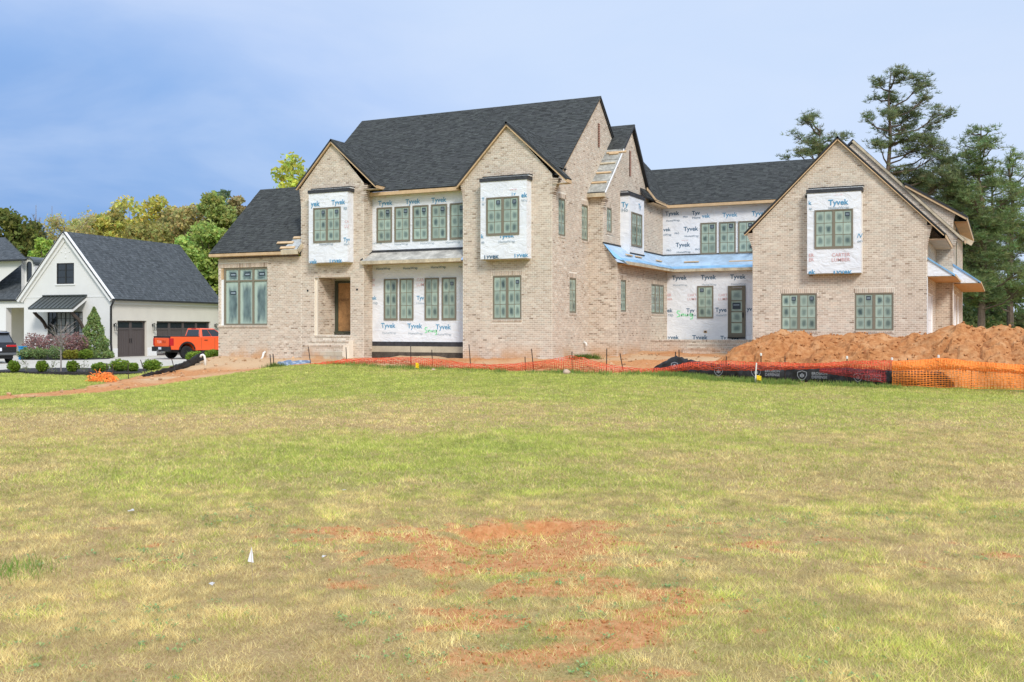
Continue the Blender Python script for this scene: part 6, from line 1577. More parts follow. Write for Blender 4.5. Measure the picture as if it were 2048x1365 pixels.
# pipe, slab and tarpaulin by the left corner of the house
mb = MB(); D_ = 44.0; P = [gpt(411, D_, -0.1), at(410, 718, D_), at(408.5, 712.5, D_), at(405.5, 710, D_), at(402.5, 711, D_), at(401, 715, D_)]
mb.tube(P, 0.05, 8); mb.build('vent_pipe', M['pvc'], origin=gpt(411, D_), label='white plastic pipe with a hooked top rising from the red dirt', cat='pipe', smooth=True)
p = at(437, 723.5, 46.2); mb = MB(); mb.obox(p + Vector((-0.62, -0.25, -0.03)), (1.25, 0.25, 0), (-0.1, 0.5, 0), (0, 0, 0.06)); mb.build('concrete_slab', M['cmu'], origin=p, label='thin grey slab lying against the left corner of the brick house', cat='slab')
fabric_t = MB(); gg = np.random.default_rng(12); q0 = gpt(590, 41.6)
tab = [[at(556 + i * 6, 733 - i * 0.35 - j * (3.0 - 0.05 * i), 41.5 + j * 0.12) + Vector((gg.normal(0, 0.03), gg.normal(0, 0.03), abs(gg.normal(0, 0.03)))) for j in range(4)] for i in range(12)]
for i in range(11):
    for j in range(3): fabric_t.face([tab[i][j], tab[i + 1][j], tab[i + 1][j + 1], tab[i][j + 1]], m=0 if (i + j) % 3 else 1)
o = fabric_t.build('tarpaulin', [mat('tarp_blue_grey', (0.13, 0.18, 0.26), 0.5), mat('tarp_pale', (0.30, 0.34, 0.40), 0.5)], origin=q0, label='crumpled blue and white tarpaulin on the ground below the entrance steps', cat='tarpaulin'); o.modifiers.new('t', 'SOLIDIFY').thickness = 0.006
for x0, y0, x1, lab in ((540, 709, 543, 'rusty steel rod left of its twin beside the tarpaulin'), (546, 708, 549, 'rusty steel rod right of its twin beside the tarpaulin')):
    mb = MB(); mb.tube([gpt(x1, 41.0, -0.1), at(x0, y0, 41.0)], 0.020, 5); mb.build('metal_stake', M['steel'], origin=gpt(x1, 41.0), label=lab, cat='stake')
# cut turf bank under the tarpaulin and dark silt strip
# small things by the neighbour
mb = MB(); p = at(45, 700, 64.5); mb.box((p.x - 0.12, p.y - 0.2, 0.15), (p.x + 0.12, p.y + 0.2, 0.95)); mb.box((p.x - 0.14, p.y - 0.23, 0.95), (p.x + 0.14, p.y + 0.22, 1.0)); mb.build('recycling_bin', mat('blue_bin', (0.02, 0.26, 0.55), 0.5), origin=(p.x, p.y, 0.15), label='blue bin standing by the white wall beyond the black car', cat='bin')
# ------------------------------------------------------------------ plants and trees
def leaf_mat(name, trans=0.42):
    return mat(name, attr=True, rough=0.75, trans=trans, spec=0.15)
M['leaf'] = leaf_mat('leaf')
M['bark'] = mat('bark', (0.13, 0.095, 0.07), 0.95, noise=[(4, 0.3)], bump=(12, 0.8))
M['greybark'] = mat('grey_bark', (0.26, 0.225, 0.20), 0.95, noise=[(4, 0.2)])
def leaf_quads(C, size, col, g, flat=0.0, asp=0.6, curl=0.25):
    """one folded leaf spray (two triangles) per centre"""
    n = len(C)
    a = g.normal(size=(n, 3)); a /= np.linalg.norm(a, axis=1)[:, None] + 1e-9
    b = g.normal(size=(n, 3)); b[:, 2] *= (1 - flat); a[:, 2] *= (1 - flat)
    b -= a * (a * b).sum(1)[:, None]; b /= np.linalg.norm(b, axis=1)[:, None] + 1e-9
    nn = np.cross(a, b)
    s = (size * g.uniform(0.6, 1.35, n))[:, None]
    V = np.stack([C - a * s, C - b * s * asp + nn * s * curl, C + a * s, C + b * s * asp + nn * s * curl], 1).reshape(-1, 3)
    F = np.arange(n * 4).reshape(n, 4)
    return V, F, np.repeat(col, 4, axis=0)
def jitter_cols(n, base, g, spread=0.25, hue=0.12):
    base = np.asarray(base); k = g.uniform(1 - spread, 1 + spread, (n, 1)); h = 1 + g.normal(0, hue, (n, 3)) * np.array([1, 0.4, 0.6])
    return np.clip(base * k * h, 0.004, 0.9)
def clump_points(centres, radii, per, g, shell=0.55):
    C = []
    for c, r in zip(centres, radii):
        d = g.normal(size=(per, 3)); d /= np.linalg.norm(d, axis=1)[:, None]
        C.append(np.asarray(c) + d * (shell + (1 - shell) * g.random((per, 1))) * np.asarray(r) * (0.75 + 0.5 * g.random((per, 1))))
    return np.concatenate(C)
def broadleaf(name, px, D, ytop, wpx, label, cat, base, size=0.26, n_cl=46, per=110, seed=1, bare=0.0, group=None, ybase=None, bark='bark', squash=1.0, spread=0.3, cut_low=0.25):
    """a tree D metres away: crown top and width are given in photo pixels"""
    g = np.random.default_rng(seed); p = gpt(px, D); top = HC + (655 - ytop) * D / FPX; rw = wpx * D / FPX / 2
    Hh = top - p.z; t = thing(name, label, cat, p, world=True, group=group)
    ch = Hh * (1 - cut_low); cz = p.z + Hh * cut_low + ch / 2
    cen = []; rad = []
    for k in range(n_cl):
        zc = 1 - 2 * (k + 0.5) / n_cl; zc = math.copysign(abs(zc) ** 0.8, zc); a = k * 2.39996 + g.normal(0, 0.25); q = math.sqrt(max(0, 1 - zc * zc)); d = (q * math.cos(a), q * math.sin(a), zc)
        rr = 1.0 if k % 3 else g.uniform(0.35, 0.8); rr *= g.uniform(0.84, 1.06)
        rc = (0.25 + 0.13 * g.random()) * min(rw, ch / 2)
        cen.append((p.x + d[0] * (rw - rc * 0.8) * rr, p.y + d[1] * (rw - rc * 0.8) * rr, cz + d[2] * (ch / 2 - rc * 0.7) * rr))
        rad.append((rc, rc, rc * 0.8 * squash))
    C = clump_points(cen, rad, per, g)
    tone = np.repeat(g.uniform(0.82, 1.2, n_cl), per)[:, None]
    col = jitter_cols(len(C), np.array(base) * 1.75, g, spread) * tone
    V, F, cc = leaf_quads(C, size, col, g)
    npmesh('crown', V, F, M['leaf'], cc, parent=t)
    mb = MB(); mb.tube([p - Z3 * 0.2, p + Z3 * Hh * 0.35 + Vector((0.1, 0, 0)), p + Z3 * Hh * 0.75], [0.02 * Hh + 0.05, 0.014 * Hh + 0.04, 0.03], 7)
    for k in range(min(n_cl, 22)):
        c = Vector(cen[k]); s = p + Z3 * Hh * g.uniform(0.25, 0.6); mb.tube([s, (s + c) / 2 + Vector((0, 0, -0.05 * Hh * 0.3)), c], [0.06, 0.045, 0.02], 4, cap=False)
    mb.build('trunk', M[bark], t)
    return t
def twig_tree(name, px, D, ytop, wpx, label, cat, seed, m='greybark', n=26, sub=7, thick=0.03, haze_leaf=None, lsize=0.1, nl=0, trunk_frac=0.45):
    g = np.random.default_rng(seed); p = gpt(px, D); top = HC + (655 - ytop) * D / FPX; rw = wpx * D / FPX / 2; Hh = top - p.z
    t = thing(name, label, cat, p, world=True); mb = MB()
    mb.tube([p - Z3 * 0.1, p + Z3 * Hh * 0.5, p + Z3 * Hh * 0.97], [thick * 1.3, thick, thick * 0.25], 6); tips = []
    for k in range(n):
        z0 = Hh * g.uniform(trunk_frac * 0.7, 0.85); a = g.uniform(0, 6.28); L = rw * g.uniform(0.5, 1.05) * (1 - 0.4 * (z0 / Hh)); rise = g.uniform(0.5, 1.3) * L
        s = p + Z3 * z0; e = s + Vector((math.cos(a) * L, math.sin(a) * L, min(rise, top - s.z))); mid = (s + e) / 2 + Vector((g.normal(0, 0.06 * L), g.normal(0, 0.06 * L), -0.06 * L))
        mb.tube([s, mid, e], [thick * 0.5, thick * 0.35, thick * 0.12], 4, cap=False); tips.append(e)
        for j in range(sub):
            f = g.uniform(0.3, 1); b0_ = s.lerp(e, f); aa = a + g.normal(0, 0.8); l2 = L * g.uniform(0.2, 0.45); e2 = b0_ + Vector((math.cos(aa) * l2, math.sin(aa) * l2, l2 * g.uniform(0.2, 1.2)))
            mb.tube([b0_, e2], [thick * 0.25, thick * 0.08], 3, cap=False); tips.append(e2)
    if haze_leaf is not None:
        T = np.array([tuple(q) for q in tips]); C = np.repeat(T, nl, axis=0) + g.normal(0, lsize * 2.2, (len(T) * nl, 3))
        V, F, cc = leaf_quads(C, lsize, jitter_cols(len(C), haze_leaf, g), g); npmesh('crown', V, F, M['leaf'], cc, parent=t)
    mb.build('trunk', M[m], t)
    return t
G = 'trees of the wood behind the white house'
BT = 'broadleaf tree'
LT = [  # px
 (168, 126, 428, 100, 'soft pale green tree in the gap behind the white gable peak', (0.27, 0.26, 0.085), 41, dict(n_cl=44)),
 (232, 128, 410, 96, 'muted olive tree between the golden and the yellow flowering tree', (0.22, 0.20, 0.06), 42, dict(n_cl=44)),
 (350, 126, 402, 110, 'dusky tan tree filling the wood between ochre and brownish trees', (0.26, 0.235, 0.09), 43, dict(n_cl=46)),
 (452, 124, 376, 90, 'bluish green tall crown at the back beside the russet tree', (0.085, 0.12, 0.06), 44, dict(n_cl=40)),
 (500, 108, 420, 90, 'yellowish tree peeping over the left shingle roof', (0.23, 0.235, 0.06), 45, dict(n_cl=36)),
 # px, D, ytop, width, label, colour, seed, extra
 (18, 104, 408, 150, 'dark olive green tree at the far left beyond the low grey roof', (0.105, 0.115, 0.03), 1, dict(n_cl=60, spread=0.35)),
 (78, 112, 438, 100, 'nearly black evergreen tree between the olive tree and the pale willow', (0.055, 0.06, 0.03), 2, dict(n_cl=34)),
 (92, 96, 468, 70, 'bright green sapling rising just behind the white gable left of its ridge', (0.22, 0.29, 0.06), 3, dict(n_cl=30, size=0.2)),
 (210, 122, 418, 108, 'golden green tree standing low behind the grey garage roof ridge', (0.27, 0.25, 0.06), 5, dict(n_cl=46)),
 (255, 138, 384, 118, 'tall yellow flowering tree with sky showing through its left side', (0.36, 0.335, 0.085), 6, dict(n_cl=34, per=80)),
 (318, 132, 388, 132, 'ochre yellow tree forming the high middle of the wood', (0.29, 0.265, 0.06), 7, dict(n_cl=56)),
 (382, 120, 395, 118, 'brownish budding tree right of the ochre tree above the garage roof', (0.25, 0.215, 0.085), 8, dict(n_cl=48)),
 (300, 112, 440, 130, 'olive brown tree standing in front of the ochre tree behind the roof', (0.20, 0.185, 0.055), 9, dict(n_cl=50)),
 (432, 110, 372, 100, 'mid green tree left of the dark pine near the brick house', (0.175, 0.195, 0.055), 10, dict(n_cl=48)),
 (478, 116, 390, 80, 'russet tinged tree above the left shingle roof of the brick house', (0.21, 0.175, 0.08), 11, dict(n_cl=36)),
 (428, 94, 440, 130, 'fresh light green tree beside the far end of the garage roof', (0.19, 0.235, 0.06), 12, dict(n_cl=64, size=0.22)),
 (372, 90, 470, 80, 'small vivid green tree low against the garage roof end', (0.20, 0.26, 0.065), 13, dict(n_cl=34, size=0.2)),
 (470, 100, 500, 120, 'deep green tree low beside the left wall of the brick house', (0.13, 0.18, 0.045), 14, dict(n_cl=44)),
 (588, 84, 302, 140, 'yellow green tree rising behind the left brick gable', (0.33, 0.35, 0.07), 15, dict(n_cl=52, size=0.22, per=80)),
]
for px, D, yt, w, lab, c, sd_, kw in LT: broadleaf('broadleaf_tree', px, D, yt, w, lab, 'tree', c, seed=sd_, group=G if px < 560 else None, **kw)
twig_tree('budding_tree', 140, 118, 424, 120, 'pale yellow willow like tree with thin drooping twigs behind the white gable', 'tree', 21, n=60, sub=9, thick=0.09, haze_leaf=(0.55, 0.48, 0.19), lsize=0.15, nl=10)
twig_tree('bare_tree', 72, 124, 402, 60, 'bare grey tree left of its neighbour against the blue sky at far left', 'tree', 22, n=40, sub=8, thick=0.10)
twig_tree('bare_tree', 104, 128, 404, 56, 'bare grey tree right of its neighbour above the pale willow', 'tree', 23, n=40, sub=8, thick=0.10)
for px, yt, sd_, lab in ((1450, 324, 24, 'bare twigs of a tree just showing left above the long courtyard roof ridge'), (1496, 316, 25, 'bare twigs of a tree showing tallest above the long courtyard roof ridge')):
    twig_tree('bare_tree', px, 80, yt, 70, lab, 'tree', sd_, n=34, sub=7, thick=0.05)
# ---- pines
def needles(T, size, g, base, per=9):
    """a star of needle blades at each tuft"""
    n = len(T); d = g.normal(size=(n, per, 3)); d[..., 2] = np.abs(d[..., 2]) * 0.9 + 0.15 * g.normal(size=(n, per)); d /= np.linalg.norm(d, axis=2)[..., None]
    s = size * g.uniform(0.6, 1.25, (n, per, 1)); w = np.cross(d, g.normal(size=(n, per, 3))); w /= np.linalg.norm(w, axis=2)[..., None] + 1e-9
    c = T[:, None, :]
    V = np.stack([c - w * s * 0.055, c + w * s * 0.055, c + d * s + w * s * 0.03, c + d * s - w * s * 0.03], 2).reshape(-1, 3)
    F = np.arange(n * per * 4).reshape(-1, 4)
    col = np.repeat(jitter_cols(n, base, g, 0.35, 0.12), per * 4, axis=0)
    return V, F, col
def pine(px, D, ytop, clusters, label, seed, base=(0.20, 0.235, 0.11), group=None, tuft=0.42, dens=1.0, lean=0.0, tr=0.30, per=12, foot=None):
    """clusters: (px, py, rx, ry) ellipses of foliage as they stand round the trunk, depth at random"""
    g = np.random.default_rng(seed); p = gpt(px + (foot or 0), D); k = D / FPX
    t = thing('pine_tree', label, 'pine tree', p, world=True, group=group)
    Rr = Vector((CS, SN, 0)); F_ = Vector((-SN, CS, 0)); tp = at(px + lean, ytop, D); mb = MB()
    Hh = tp.z - p.z
    trunk = [p - Z3 * 0.2] + [p.lerp(tp, f) + Rr * g.normal(0, 0.12) for f in (0.3, 0.55, 0.75, 0.9)] + [tp]
    mb.tube(trunk, [tr, tr * 0.8, tr * 0.62, tr * 0.42, tr * 0.22, 0.03], 8); tufts = []
    def on_trunk(z):
        f = min(max((z - p.z) / Hh, 0), 1); return p.lerp(tp, f)
    for (cx_, cy_, rx_, ry_) in clusters:
        c = at(cx_, cy_, D); off = c - on_trunk(c.z); dep = g.normal(0, 1) * (0.35 * abs(off.dot(Rr)) + 0.8); c = c + F_ * dep
        s = on_trunk(c.z - abs((c - on_trunk(c.z)).length) * g.uniform(0.25, 0.6)); m_ = s.lerp(c, 0.55) - Z3 * 0.12 * (c - s).length
        mb.tube([s, m_, c], [0.085, 0.06, 0.025], 5, cap=False)
        rxm, rym = rx_ * k, ry_ * k; ns = max(4, int(dens * rx_ * ry_ / 24))
        q = g.normal(size=(ns, 3)); q /= np.linalg.norm(q, axis=1)[:, None]; q *= g.random((ns, 1)) ** 0.38
        S = np.array(c)[None] + q[:, :1] * rxm * np.array(Rr) + q[:, 1:2] * rxm * 0.8 * np.array(F_) + q[:, 2:] * rym * np.array(Z3)
        for j in range(ns):
            e = Vector(S[j]); b0 = m_.lerp(c, g.uniform(0.1, 1.0)); mb.tube([b0, b0.lerp(e, 0.5) - Z3 * 0.06, e], [0.028, 0.018, 0.008], 3, cap=False)
            o_ = (e - b0).normalized() if (e - b0).length > 0.01 else Vector((0, 0, 1))
            tufts.append(S[j][None] + g.normal(0, 1, (6, 3)) * np.array([0.24, 0.24, 0.13]) + np.array(o_)[None] * g.uniform(-0.25, 0.2, (6, 1)))
    T = np.concatenate(tufts); V, F, cc = needles(T, tuft, g, base, per); npmesh('crown', V, F, M['leaf'], cc, parent=t)
    mb.build('trunk', M['bark'], t)
    return t
def auto_clusters(px, ytop, ybot, w, n, seed, shape=0.8):
    g = np.random.default_rng(seed + 500); out = []
    for i in range(n):
        f = (i + 0.5) / n; y = ytop + 6 + (ybot - ytop) * f ** 0.95; half = w / 2 * min(1, (f * 1.9 + 0.14)) ** shape
        x = px + g.uniform(-1, 1) * half * 0.85; r_ = w * g.uniform(0.16, 0.25) * (0.5 + 0.5 * min(1, f * 2.5)); out.append((x, y, r_, r_ * g.uniform(0.45, 0.65)))
    return out
HERO = [(1777, 155, 14, 12), (1800, 160, 20, 14), (1822, 180, 22, 20), (1795, 190, 22, 16), (1752, 172, 16, 15), (1758, 190, 10, 10), (1848, 200, 16, 18), (1835, 222, 26, 18), (1805, 218, 24, 14), (1860, 238, 22, 16), (1820, 248, 34, 14), (1863, 255, 20, 10),
        (1728, 240, 16, 9), (1752, 246, 22, 9), (1772, 232, 14, 10), (1780, 255, 18, 9), (1745, 300, 14, 10), (1760, 288, 24, 11), (1800, 283, 34, 13), (1838, 288, 40, 15), (1872, 296, 26, 14), (1815, 306, 30, 10), (1858, 318, 34, 12), (1885, 325, 22, 14), (1795, 345, 34, 14), (1835, 352, 46, 22), (1870, 365, 40, 26), (1815, 372, 34, 18), (1850, 392, 44, 22), (1890, 395, 34, 28)]
pine(1766, 82, 142, HERO, 'tall wind shaped pine with bare upper trunk standing behind the garage gables', 61, dens=1.2, tuft=0.30, lean=16)
pine(1640, 84, 250, [(1612, 240, 18, 9), (1604, 252, 18, 12), (1598, 268, 12, 9), (1640, 262, 8, 6), (1632, 272, 20, 10), (1652, 282, 18, 8), (1618, 296, 26, 9), (1590, 306, 16, 8), (1580, 314, 12, 6), (1640, 302, 26, 12), (1662, 300, 18, 12), (1608, 312, 30, 8), (1694, 272, 14, 8)], 'smaller pine whose crooked branch shows left of the garage gable peak', 62, dens=1.3, tuft=0.30, tr=0.2)
PG = 'pines at the right edge behind the garage'
for px, D, yt, yb, w, n, lab, sd_, base in ((1962, 80, 250, 600, 150, 62, 'broad full pine with a rounded top right of the tall pine', 63, (0.20, 0.255, 0.10)),
        (1905, 90, 310, 560, 150, 50, 'dark dense pine standing between the tall pine and the rounded pine', 64, (0.15, 0.19, 0.08)),
        (2022, 86, 300, 600, 110, 50, 'slim light green pine at the right edge of the view', 65, (0.23, 0.29, 0.10)),
        (1850, 96, 330, 520, 150, 36, 'low dark pine seen just over the dormer roof', 66, (0.13, 0.17, 0.075)),
        (1985, 100, 330, 640, 140, 46, 'shaded pine deep behind the rounded pine', 67, (0.15, 0.20, 0.08)),
        (2090, 90, 330, 640, 130, 36, 'pine just beyond the right edge of the view', 68, (0.18, 0.23, 0.09))):
    pine(px, D, yt, auto_clusters(px, yt, yb, w, n, sd_), lab, sd_, base, PG, dens=0.8, tuft=0.33, per=9)
# understorey behind the mound
def thicket(name, spots, label, cat, base, seed, kind=None, size=0.16, per=70, r=(0.7, 1.4)):
    g = np.random.default_rng(seed); cen = []; rad = []
    for px, D, z in spots:
        p = gpt(px, D); cen.append((p.x, p.y, p.z + z)); q = g.uniform(*r); rad.append((q, q, q * 0.7))
    C = clump_points(cen, rad, per, g, 0.3); V, F, cc = leaf_quads(C, size, jitter_cols(len(C), base, g, 0.4), g)
    return npmesh(name, V, F, M['leaf'], cc, kind=kind)
g = np.random.default_rng(77)
thicket('undergrowth', [(g.uniform(1880, 2200), g.uniform(84, 100), g.uniform(0.3, 3.4) * g.uniform(0.3, 1)) for _ in range(150)], None, None, (0.15, 0.18, 0.06), 78, 'stuff', 0.24, 60)
thicket('far_woodland', [(g.uniform(-150, 560), g.uniform(128, 150), g.uniform(0.5, 13.0)) for _ in range(260)], None, None, (0.17, 0.17, 0.045), 79, 'stuff', 0.45, 60, (1.4, 2.6))
thicket('far_treeline', [(g.uniform(1850, 2300), g.uniform(120, 150), g.uniform(0.5, 7.5)) for _ in range(130)], None, None, (0.12, 0.15, 0.05), 80, 'stuff', 0.45, 60, (1.4, 2.6))
# ---- garden plants of the white house
def shrub(name, px, D, r, h, label, cat, base, seed, n=1500, size=0.05, group=None, cone=False, flat=0.0, low=0.0, stem=True):
    g = np.random.default_rng(seed); p = gpt(px, D); p.z = max(p.z, 0.16)
    d = g.normal(size=(n, 3)); d /= np.linalg.norm(d, axis=1)[:, None]; q = g.random((n, 1)) ** 0.35
    if cone:
        f = g.random(n) ** 1.5; rr = r * (1 - f) ** 0.8 * (0.6 + 0.4 * g.random(n)) * (1 + 0.12 * np.sin(f * 25)); a = g.uniform(0, 6.28, n)
        C = np.stack([p.x + rr * np.cos(a), p.y + rr * np.sin(a), p.z + 0.05 + f * h], 1)
    else:
        lump = 1 + 0.16 * np.sin(d[:, :1] * 5 + seed) * np.sin(d[:, 1:2] * 6)
        C = np.array(p) + d * q * lump * np.array([r, r, h / 2]) + np.array([0, 0, h / 2 + low])
        C[:, 2] = np.maximum(C[:, 2], p.z + 0.02)
    V, F, cc = leaf_quads(C, size, jitter_cols(n, base, g, 0.35), g, flat)
    t = thing(name, label, cat, p, world=True, group=group)
    npmesh('foliage', V, F, M['leaf'], cc, parent=t)
    if stem:
        mb = MB(); mb.tube([p - Z3 * 0.05, p + Z3 * h * 0.6], [0.03, 0.01], 5); mb.build('stem', M['bark'], t)
    return t
shrub('conical_shrub', 188, 66.8, 1.2, 3.3, 'tall cone shaped evergreen shrub beside the downspout of the white house', 'shrub', (0.25, 0.33, 0.11), 90, 4800, 0.085, cone=True)
GS = 'round clipped shrubs along the driveway bed'
for k, (px, lab) in enumerate(((28, 'leftmost round green shrub in the mulch strip by the driveway'), (84, 'middle round green shrub in the mulch strip by the driveway'), (145, 'round green shrub right of the thin bare tree in the mulch strip'))):
    shrub('round_shrub', px, 46.4, 0.28, 0.52, lab, 'shrub', (0.17, 0.25, 0.03), 100 + k, 1500, 0.04, GS)
for k, (px, D, r, h, lab) in enumerate(((200, 46.8, 0.36, 0.42, 'low spreading yellow green shrub behind the netting bundle'), (240, 47.0, 0.48, 0.56, 'fuller spreading shrub right of the netting bundle'), (266, 46.9, 0.26, 0.40, 'smaller spreading shrub next to the fuller one'), (304, 47.4, 0.46, 0.52, 'spreading green shrub above the slumped silt fence'), (392, 49.3, 0.55, 0.5, 'green shrub below the rear wheel of the orange truck'), (424, 50.2, 0.5, 0.5, 'green shrub between the truck and the brick house corner'))):
    shrub('spreading_shrub', px, D, r, h, lab, 'shrub', (0.22, 0.32, 0.045), 110 + k, 1500, 0.05, 'spreading shrubs by the driveway', flat=0.4)
for k, (px, D, r, h, lab) in enumerate(((68, 67.0, 0.75, 1.45, 'purple leaved bush nearest the porch below the big window'), (98, 66.6, 0.85, 1.4, 'purple leaved bush below the left half of the big window'), (132, 66.0, 0.8, 1.45, 'purple leaved bush below the right half of the big window'), (155, 65.8, 0.7, 1.5, 'purple leaved bush next to the cone shaped evergreen'))):
    shrub('purple_bush', px, D, r, h, lab, 'bush', (0.34, 0.20, 0.18), 120 + k, 900, 0.07, 'purple bushes under the window', low=0.2)
for k, (px, r, h, lab, c) in enumerate(((54, 0.55, 0.75, 'grey green shrub at the left end of the window bed', (0.16, 0.21, 0.08)), (80, 0.6, 0.75, 'grey green shrub left of the thin bare trunk', (0.15, 0.20, 0.07)), (112, 0.6, 0.85, 'grey green shrub right behind the thin bare trunk', (0.14, 0.19, 0.075)), (136, 0.36, 0.6, 'golden green mound left of its twin before the purple bushes', (0.21, 0.20, 0.03)), (150, 0.34, 0.6, 'golden green mound right of its twin before the purple bushes', (0.21, 0.20, 0.03)), (171, 0.42, 0.65, 'bright green mound in front of the cone shaped evergreen', (0.13, 0.19, 0.025)))):
    shrub('low_shrub', px, 64.4, r, h, lab, 'shrub', tuple(1.4 * q for q in c), 130 + k, 1100, 0.06, 'low shrubs in the window bed')
twig_tree('young_tree', 122, 47.0, 640, 74, 'thin leafless young tree in the mulch strip before the big window', 'tree', 140, n=26, sub=6, thick=0.028, trunk_frac=0.45)
for k, (px, lab) in enumerate(((52, 'spindly leafless rose left of the thin bare tree'), (104, 'spindly leafless rose next to the thin bare trunk'), (168, 'spindly rose left of the spreading shrubs'))):
    twig_tree('rose_bush', px, 46.6, 721, 20, lab, 'bush', 150 + k, n=8, sub=3, thick=0.010, haze_leaf=(0.16, 0.2, 0.06), lsize=0.03, nl=3, trunk_frac=0.1)
# tall weeds against the fence foot
def weeds(name, spots, base, h, n, seed, w=0.012):
    g = np.random.default_rng(seed); P = np.array([tuple(gpt(px, D)) for px, D in spots]); C = np.repeat(P, n, axis=0) + g.normal(0, 0.16, (len(P) * n, 3)) * np.array([1, 1, 0])
    C[:, 2] = hz(C[:, 0], C[:, 1])
    m = len(C); a = g.uniform(0, 6.28, m); hh = h * g.uniform(0.4, 1.2, m); ln = g.normal(0, 0.35, (m, 2)) * hh[:, None]; ww = w * g.uniform(0.6, 1.4, m)
    V = np.stack([C + np.stack([np.cos(a) * ww, np.sin(a) * ww, 0 * a - 0.02], 1), C - np.stack([np.cos(a) * ww, np.sin(a) * ww, 0 * a + 0.02], 1), C + np.stack([ln[:, 0], ln[:, 1], hh], 1)], 1).reshape(-1, 3)
    return npmesh(name, V, np.arange(m * 3).reshape(m, 3), M['leaf'], np.repeat(jitter_cols(m, base, g, 0.3), 3, axis=0), kind='stuff')
g = np.random.default_rng(160)
weeds('weeds', [(x, fenceD(x, 34.25) - g.uniform(0, 0.5) - (0.2 if x < 700 else 0)) for x in np.concatenate([g.uniform(660, 1010, 26), g.uniform(1060, 1790, 70), g.uniform(1300, 1560, 34)])], (0.23, 0.31, 0.075), 0.17, 55, 161, 0.013)
weeds('weeds', [(x, 41.2 - (x < 560) * 0.4) for x in g.uniform(535, 560, 6)] + [(x, fenceD(x, 39.5)) for x in g.uniform(1152, 1196, 14)], (0.13, 0.19, 0.035), 0.22, 60, 162)
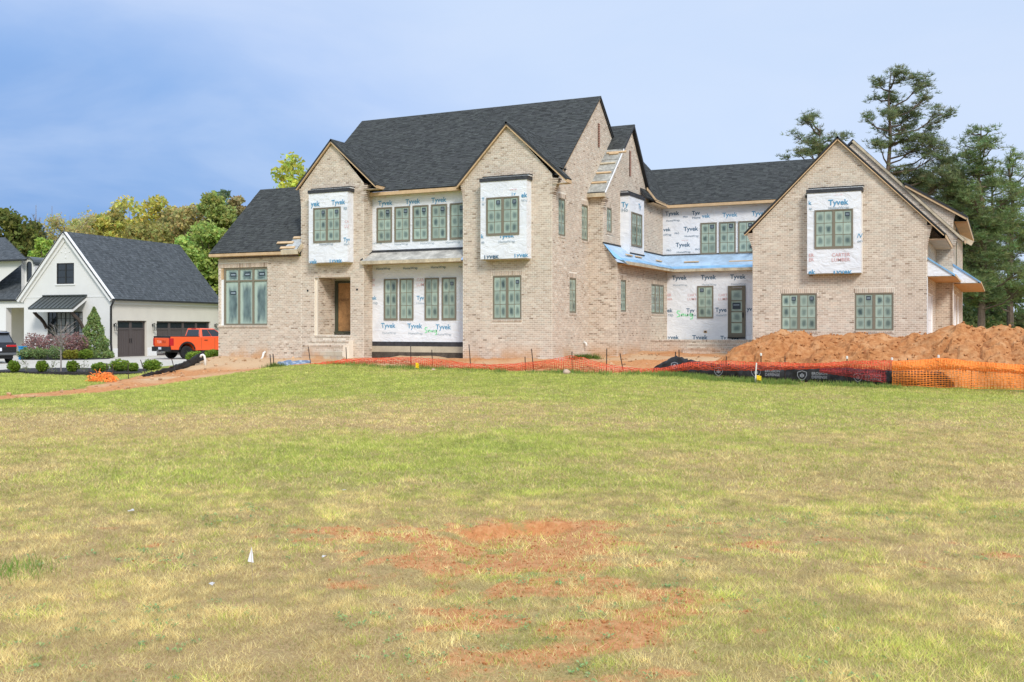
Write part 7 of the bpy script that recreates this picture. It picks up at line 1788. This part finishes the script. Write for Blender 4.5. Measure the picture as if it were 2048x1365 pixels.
# ------------------------------------------------------------------ grass
def grass():
    g = np.random.default_rng(300)
    parts = []
    for d0, d1, dens, hh, ww in ((5.6, 9.0, 6800, 0.046, 0.0028), (9.0, 13.5, 3700, 0.048, 0.0042), (13.5, 21, 1600, 0.055, 0.0072), (21, 41.5, 760, 0.05, 0.0108)):
        half, mar = 0.54, 4.0           # a margin each side, thinning out, so that the turf does not stop at the frame
        area = half * (d1 ** 2 - d0 ** 2) + 2 * mar * (d1 - d0)
        n = int(area * dens)
        D = np.sqrt(g.uniform(d0 ** 2, d1 ** 2, n)); r = g.uniform(-1, 1, n) * (half * D + mar)
        ok = g.random(n) < np.clip(1.15 - (np.abs(r) - half * D) / mar, 0, 1); D, r = D[ok], r[ok]
        x = CS * r - SN * D; y = SN * r + CS * D
        parts.append((x, y, D, hh, ww))
    n = 70000; px = g.uniform(-120, 520, n); D = g.uniform(30.5, 46.5, n); r = (px - 1024) / FPX * D
    parts.append((CS * r - SN * D, SN * r + CS * D, D, 0.06, 0.014))
    Vs = []; Cs = []
    for k, (x, y, D, hh, ww) in enumerate(parts):
        s = sdf(x, y, SITE)
        bare = bareness(x, y) if k < 3 else np.zeros_like(x)
        keep = (s < -0.02 + 0.25 * (vnoise(x, y, 0.5, 4) - 0.5)) & (g.random(len(x)) > np.clip(bare * 0.80, 0, 0.95))
        if k == 4: keep &= (x < -26.6) & (D < 46.3 + 0.4 * (vnoise(x, y, 1.0, 5) - 0.5))
        # patchy cover: tufts and thin spots
        cov = 0.05 + 1.5 * fbm(x, y, 0.30, 71, 3)
        keep &= g.random(len(x)) < np.clip(cov, 0.12, 1)
        x, y, D = x[keep], y[keep], D[keep]; n = len(x)
        gr = greenness(x, y) if k < 4 else np.full(n, 0.9)
        gr = np.clip(gr + (vnoise(x, y, 0.22, 81) - 0.5) * 0.75, 0, 1)
        isg = g.random(n) < gr * 0.92
        dry = np.array([0.76, 0.65, 0.30]); dry2 = np.array([0.55, 0.40, 0.17]); grn = np.array([0.37, 0.435, 0.08]); grn2 = np.array([0.66, 0.64, 0.18])
        mixd = g.random((n, 1)) ** 1.4; mixg = g.random((n, 1))
        col = np.where(isg[:, None], grn * (1 - mixg) + grn2 * mixg, dry * (1 - mixd) + dry2 * mixd) * g.uniform(0.75, 1.2, (n, 1))
        tn = 0.6 * vnoise(x, y, 0.13, 88) + 0.4 * vnoise(x, y, 0.5, 89); col = col * ((0.52 + 1.04 * tn) if k < 2 else (0.62 + 0.74 * tn))[:, None]
        # the far worn belt and the near turf are greyer
        h = hh * g.uniform(0.45, 1.25, n) * (0.55 + 0.9 * tn) * np.where(isg, 1.1, 0.85); ln = g.normal(0, 0.75, (n, 2)) * h[:, None]; a = g.uniform(0, 6.283, n); w = ww * g.uniform(0.6, 1.4, n)
        z = hz(x, y) - 0.004
        b = np.stack([np.cos(a) * w, np.sin(a) * w, 0 * a], 1); P = np.stack([x, y, z], 1)
        V = np.stack([P - b, P + b, P + np.stack([ln[:, 0], ln[:, 1], h], 1)], 1)
        Vs.append(V.reshape(-1, 3)); Cs.append(np.repeat(col, 3, axis=0))
    V = np.concatenate(Vs); C = np.concatenate(Cs)
    print('grass blades', len(V) // 3)
    npmesh('grass', V, np.arange(len(V)).reshape(-1, 3), M['leaf'], C, kind='stuff')
grass()
def rosettes():
    """low broad-leaved weeds in the worn foreground"""
    g = np.random.default_rng(320); n = 1100
    D = np.sqrt(g.uniform(5.8 ** 2, 12.5 ** 2, n)); r = g.uniform(-0.54, 0.54, n) * D; x = CS * r - SN * D; y = SN * r + CS * D
    keep = vnoise(x, y, 0.9, 91) > 0.52 + 0.02 * (D - 6); x, y = x[keep], y[keep]; n = len(x); per = 14
    a = g.uniform(0, 6.28, (n, per)); L = g.uniform(0.010, 0.028, (n, per)); sc = g.uniform(0.6, 1.4, (n, 1)); L = L * sc
    c = np.stack([x, y, hz(x, y)], 1)[:, None, :] + np.concatenate([g.normal(0, 0.022, (n, per, 2)) * sc[..., None], g.uniform(0.006, 0.03, (n, per, 1))], 2)
    d = np.stack([np.cos(a), np.sin(a), g.uniform(0.1, 0.8, (n, per))], 2); s = np.stack([-np.sin(a), np.cos(a), 0 * a], 2)
    V = np.stack([c, c + d * L[..., None] * 0.55 + s * L[..., None] * 0.32, c + d * L[..., None], c + d * L[..., None] * 0.55 - s * L[..., None] * 0.32], 2).reshape(-1, 3)
    npmesh('low_weeds', V, np.arange(n * per * 4).reshape(-1, 4), M['leaf'], np.repeat(jitter_cols(n * per, (0.30, 0.42, 0.16), g, 0.3), 4, axis=0), kind='stuff')
rosettes()
g = np.random.default_rng(340)
weeds('tall_grass', [(x, D + g.uniform(-0.15, 0.15)) for x, D in ((36, 9.05), (40, 9.2), (45, 8.9))], (0.21, 0.34, 0.06), 0.12, 90, 341, 0.004)

# crumbs of clay lying in the worn patches
g = np.random.default_rng(350); n = 14000
D = np.sqrt(g.uniform(5.8 ** 2, 12.5 ** 2, n)); r = g.uniform(-0.55, 0.55, n) * D; x = CS * r - SN * D; y = SN * r + CS * D
keep = bareness(x, y) > 0.35 + 0.4 * g.random(n); x, y = x[keep], y[keep]
V, F = clods(len(x), x, y, hz(x, y), 0.003, 0.017, 351)
npmesh('clay_crumbs', V, F, M['clay'], kind='stuff')
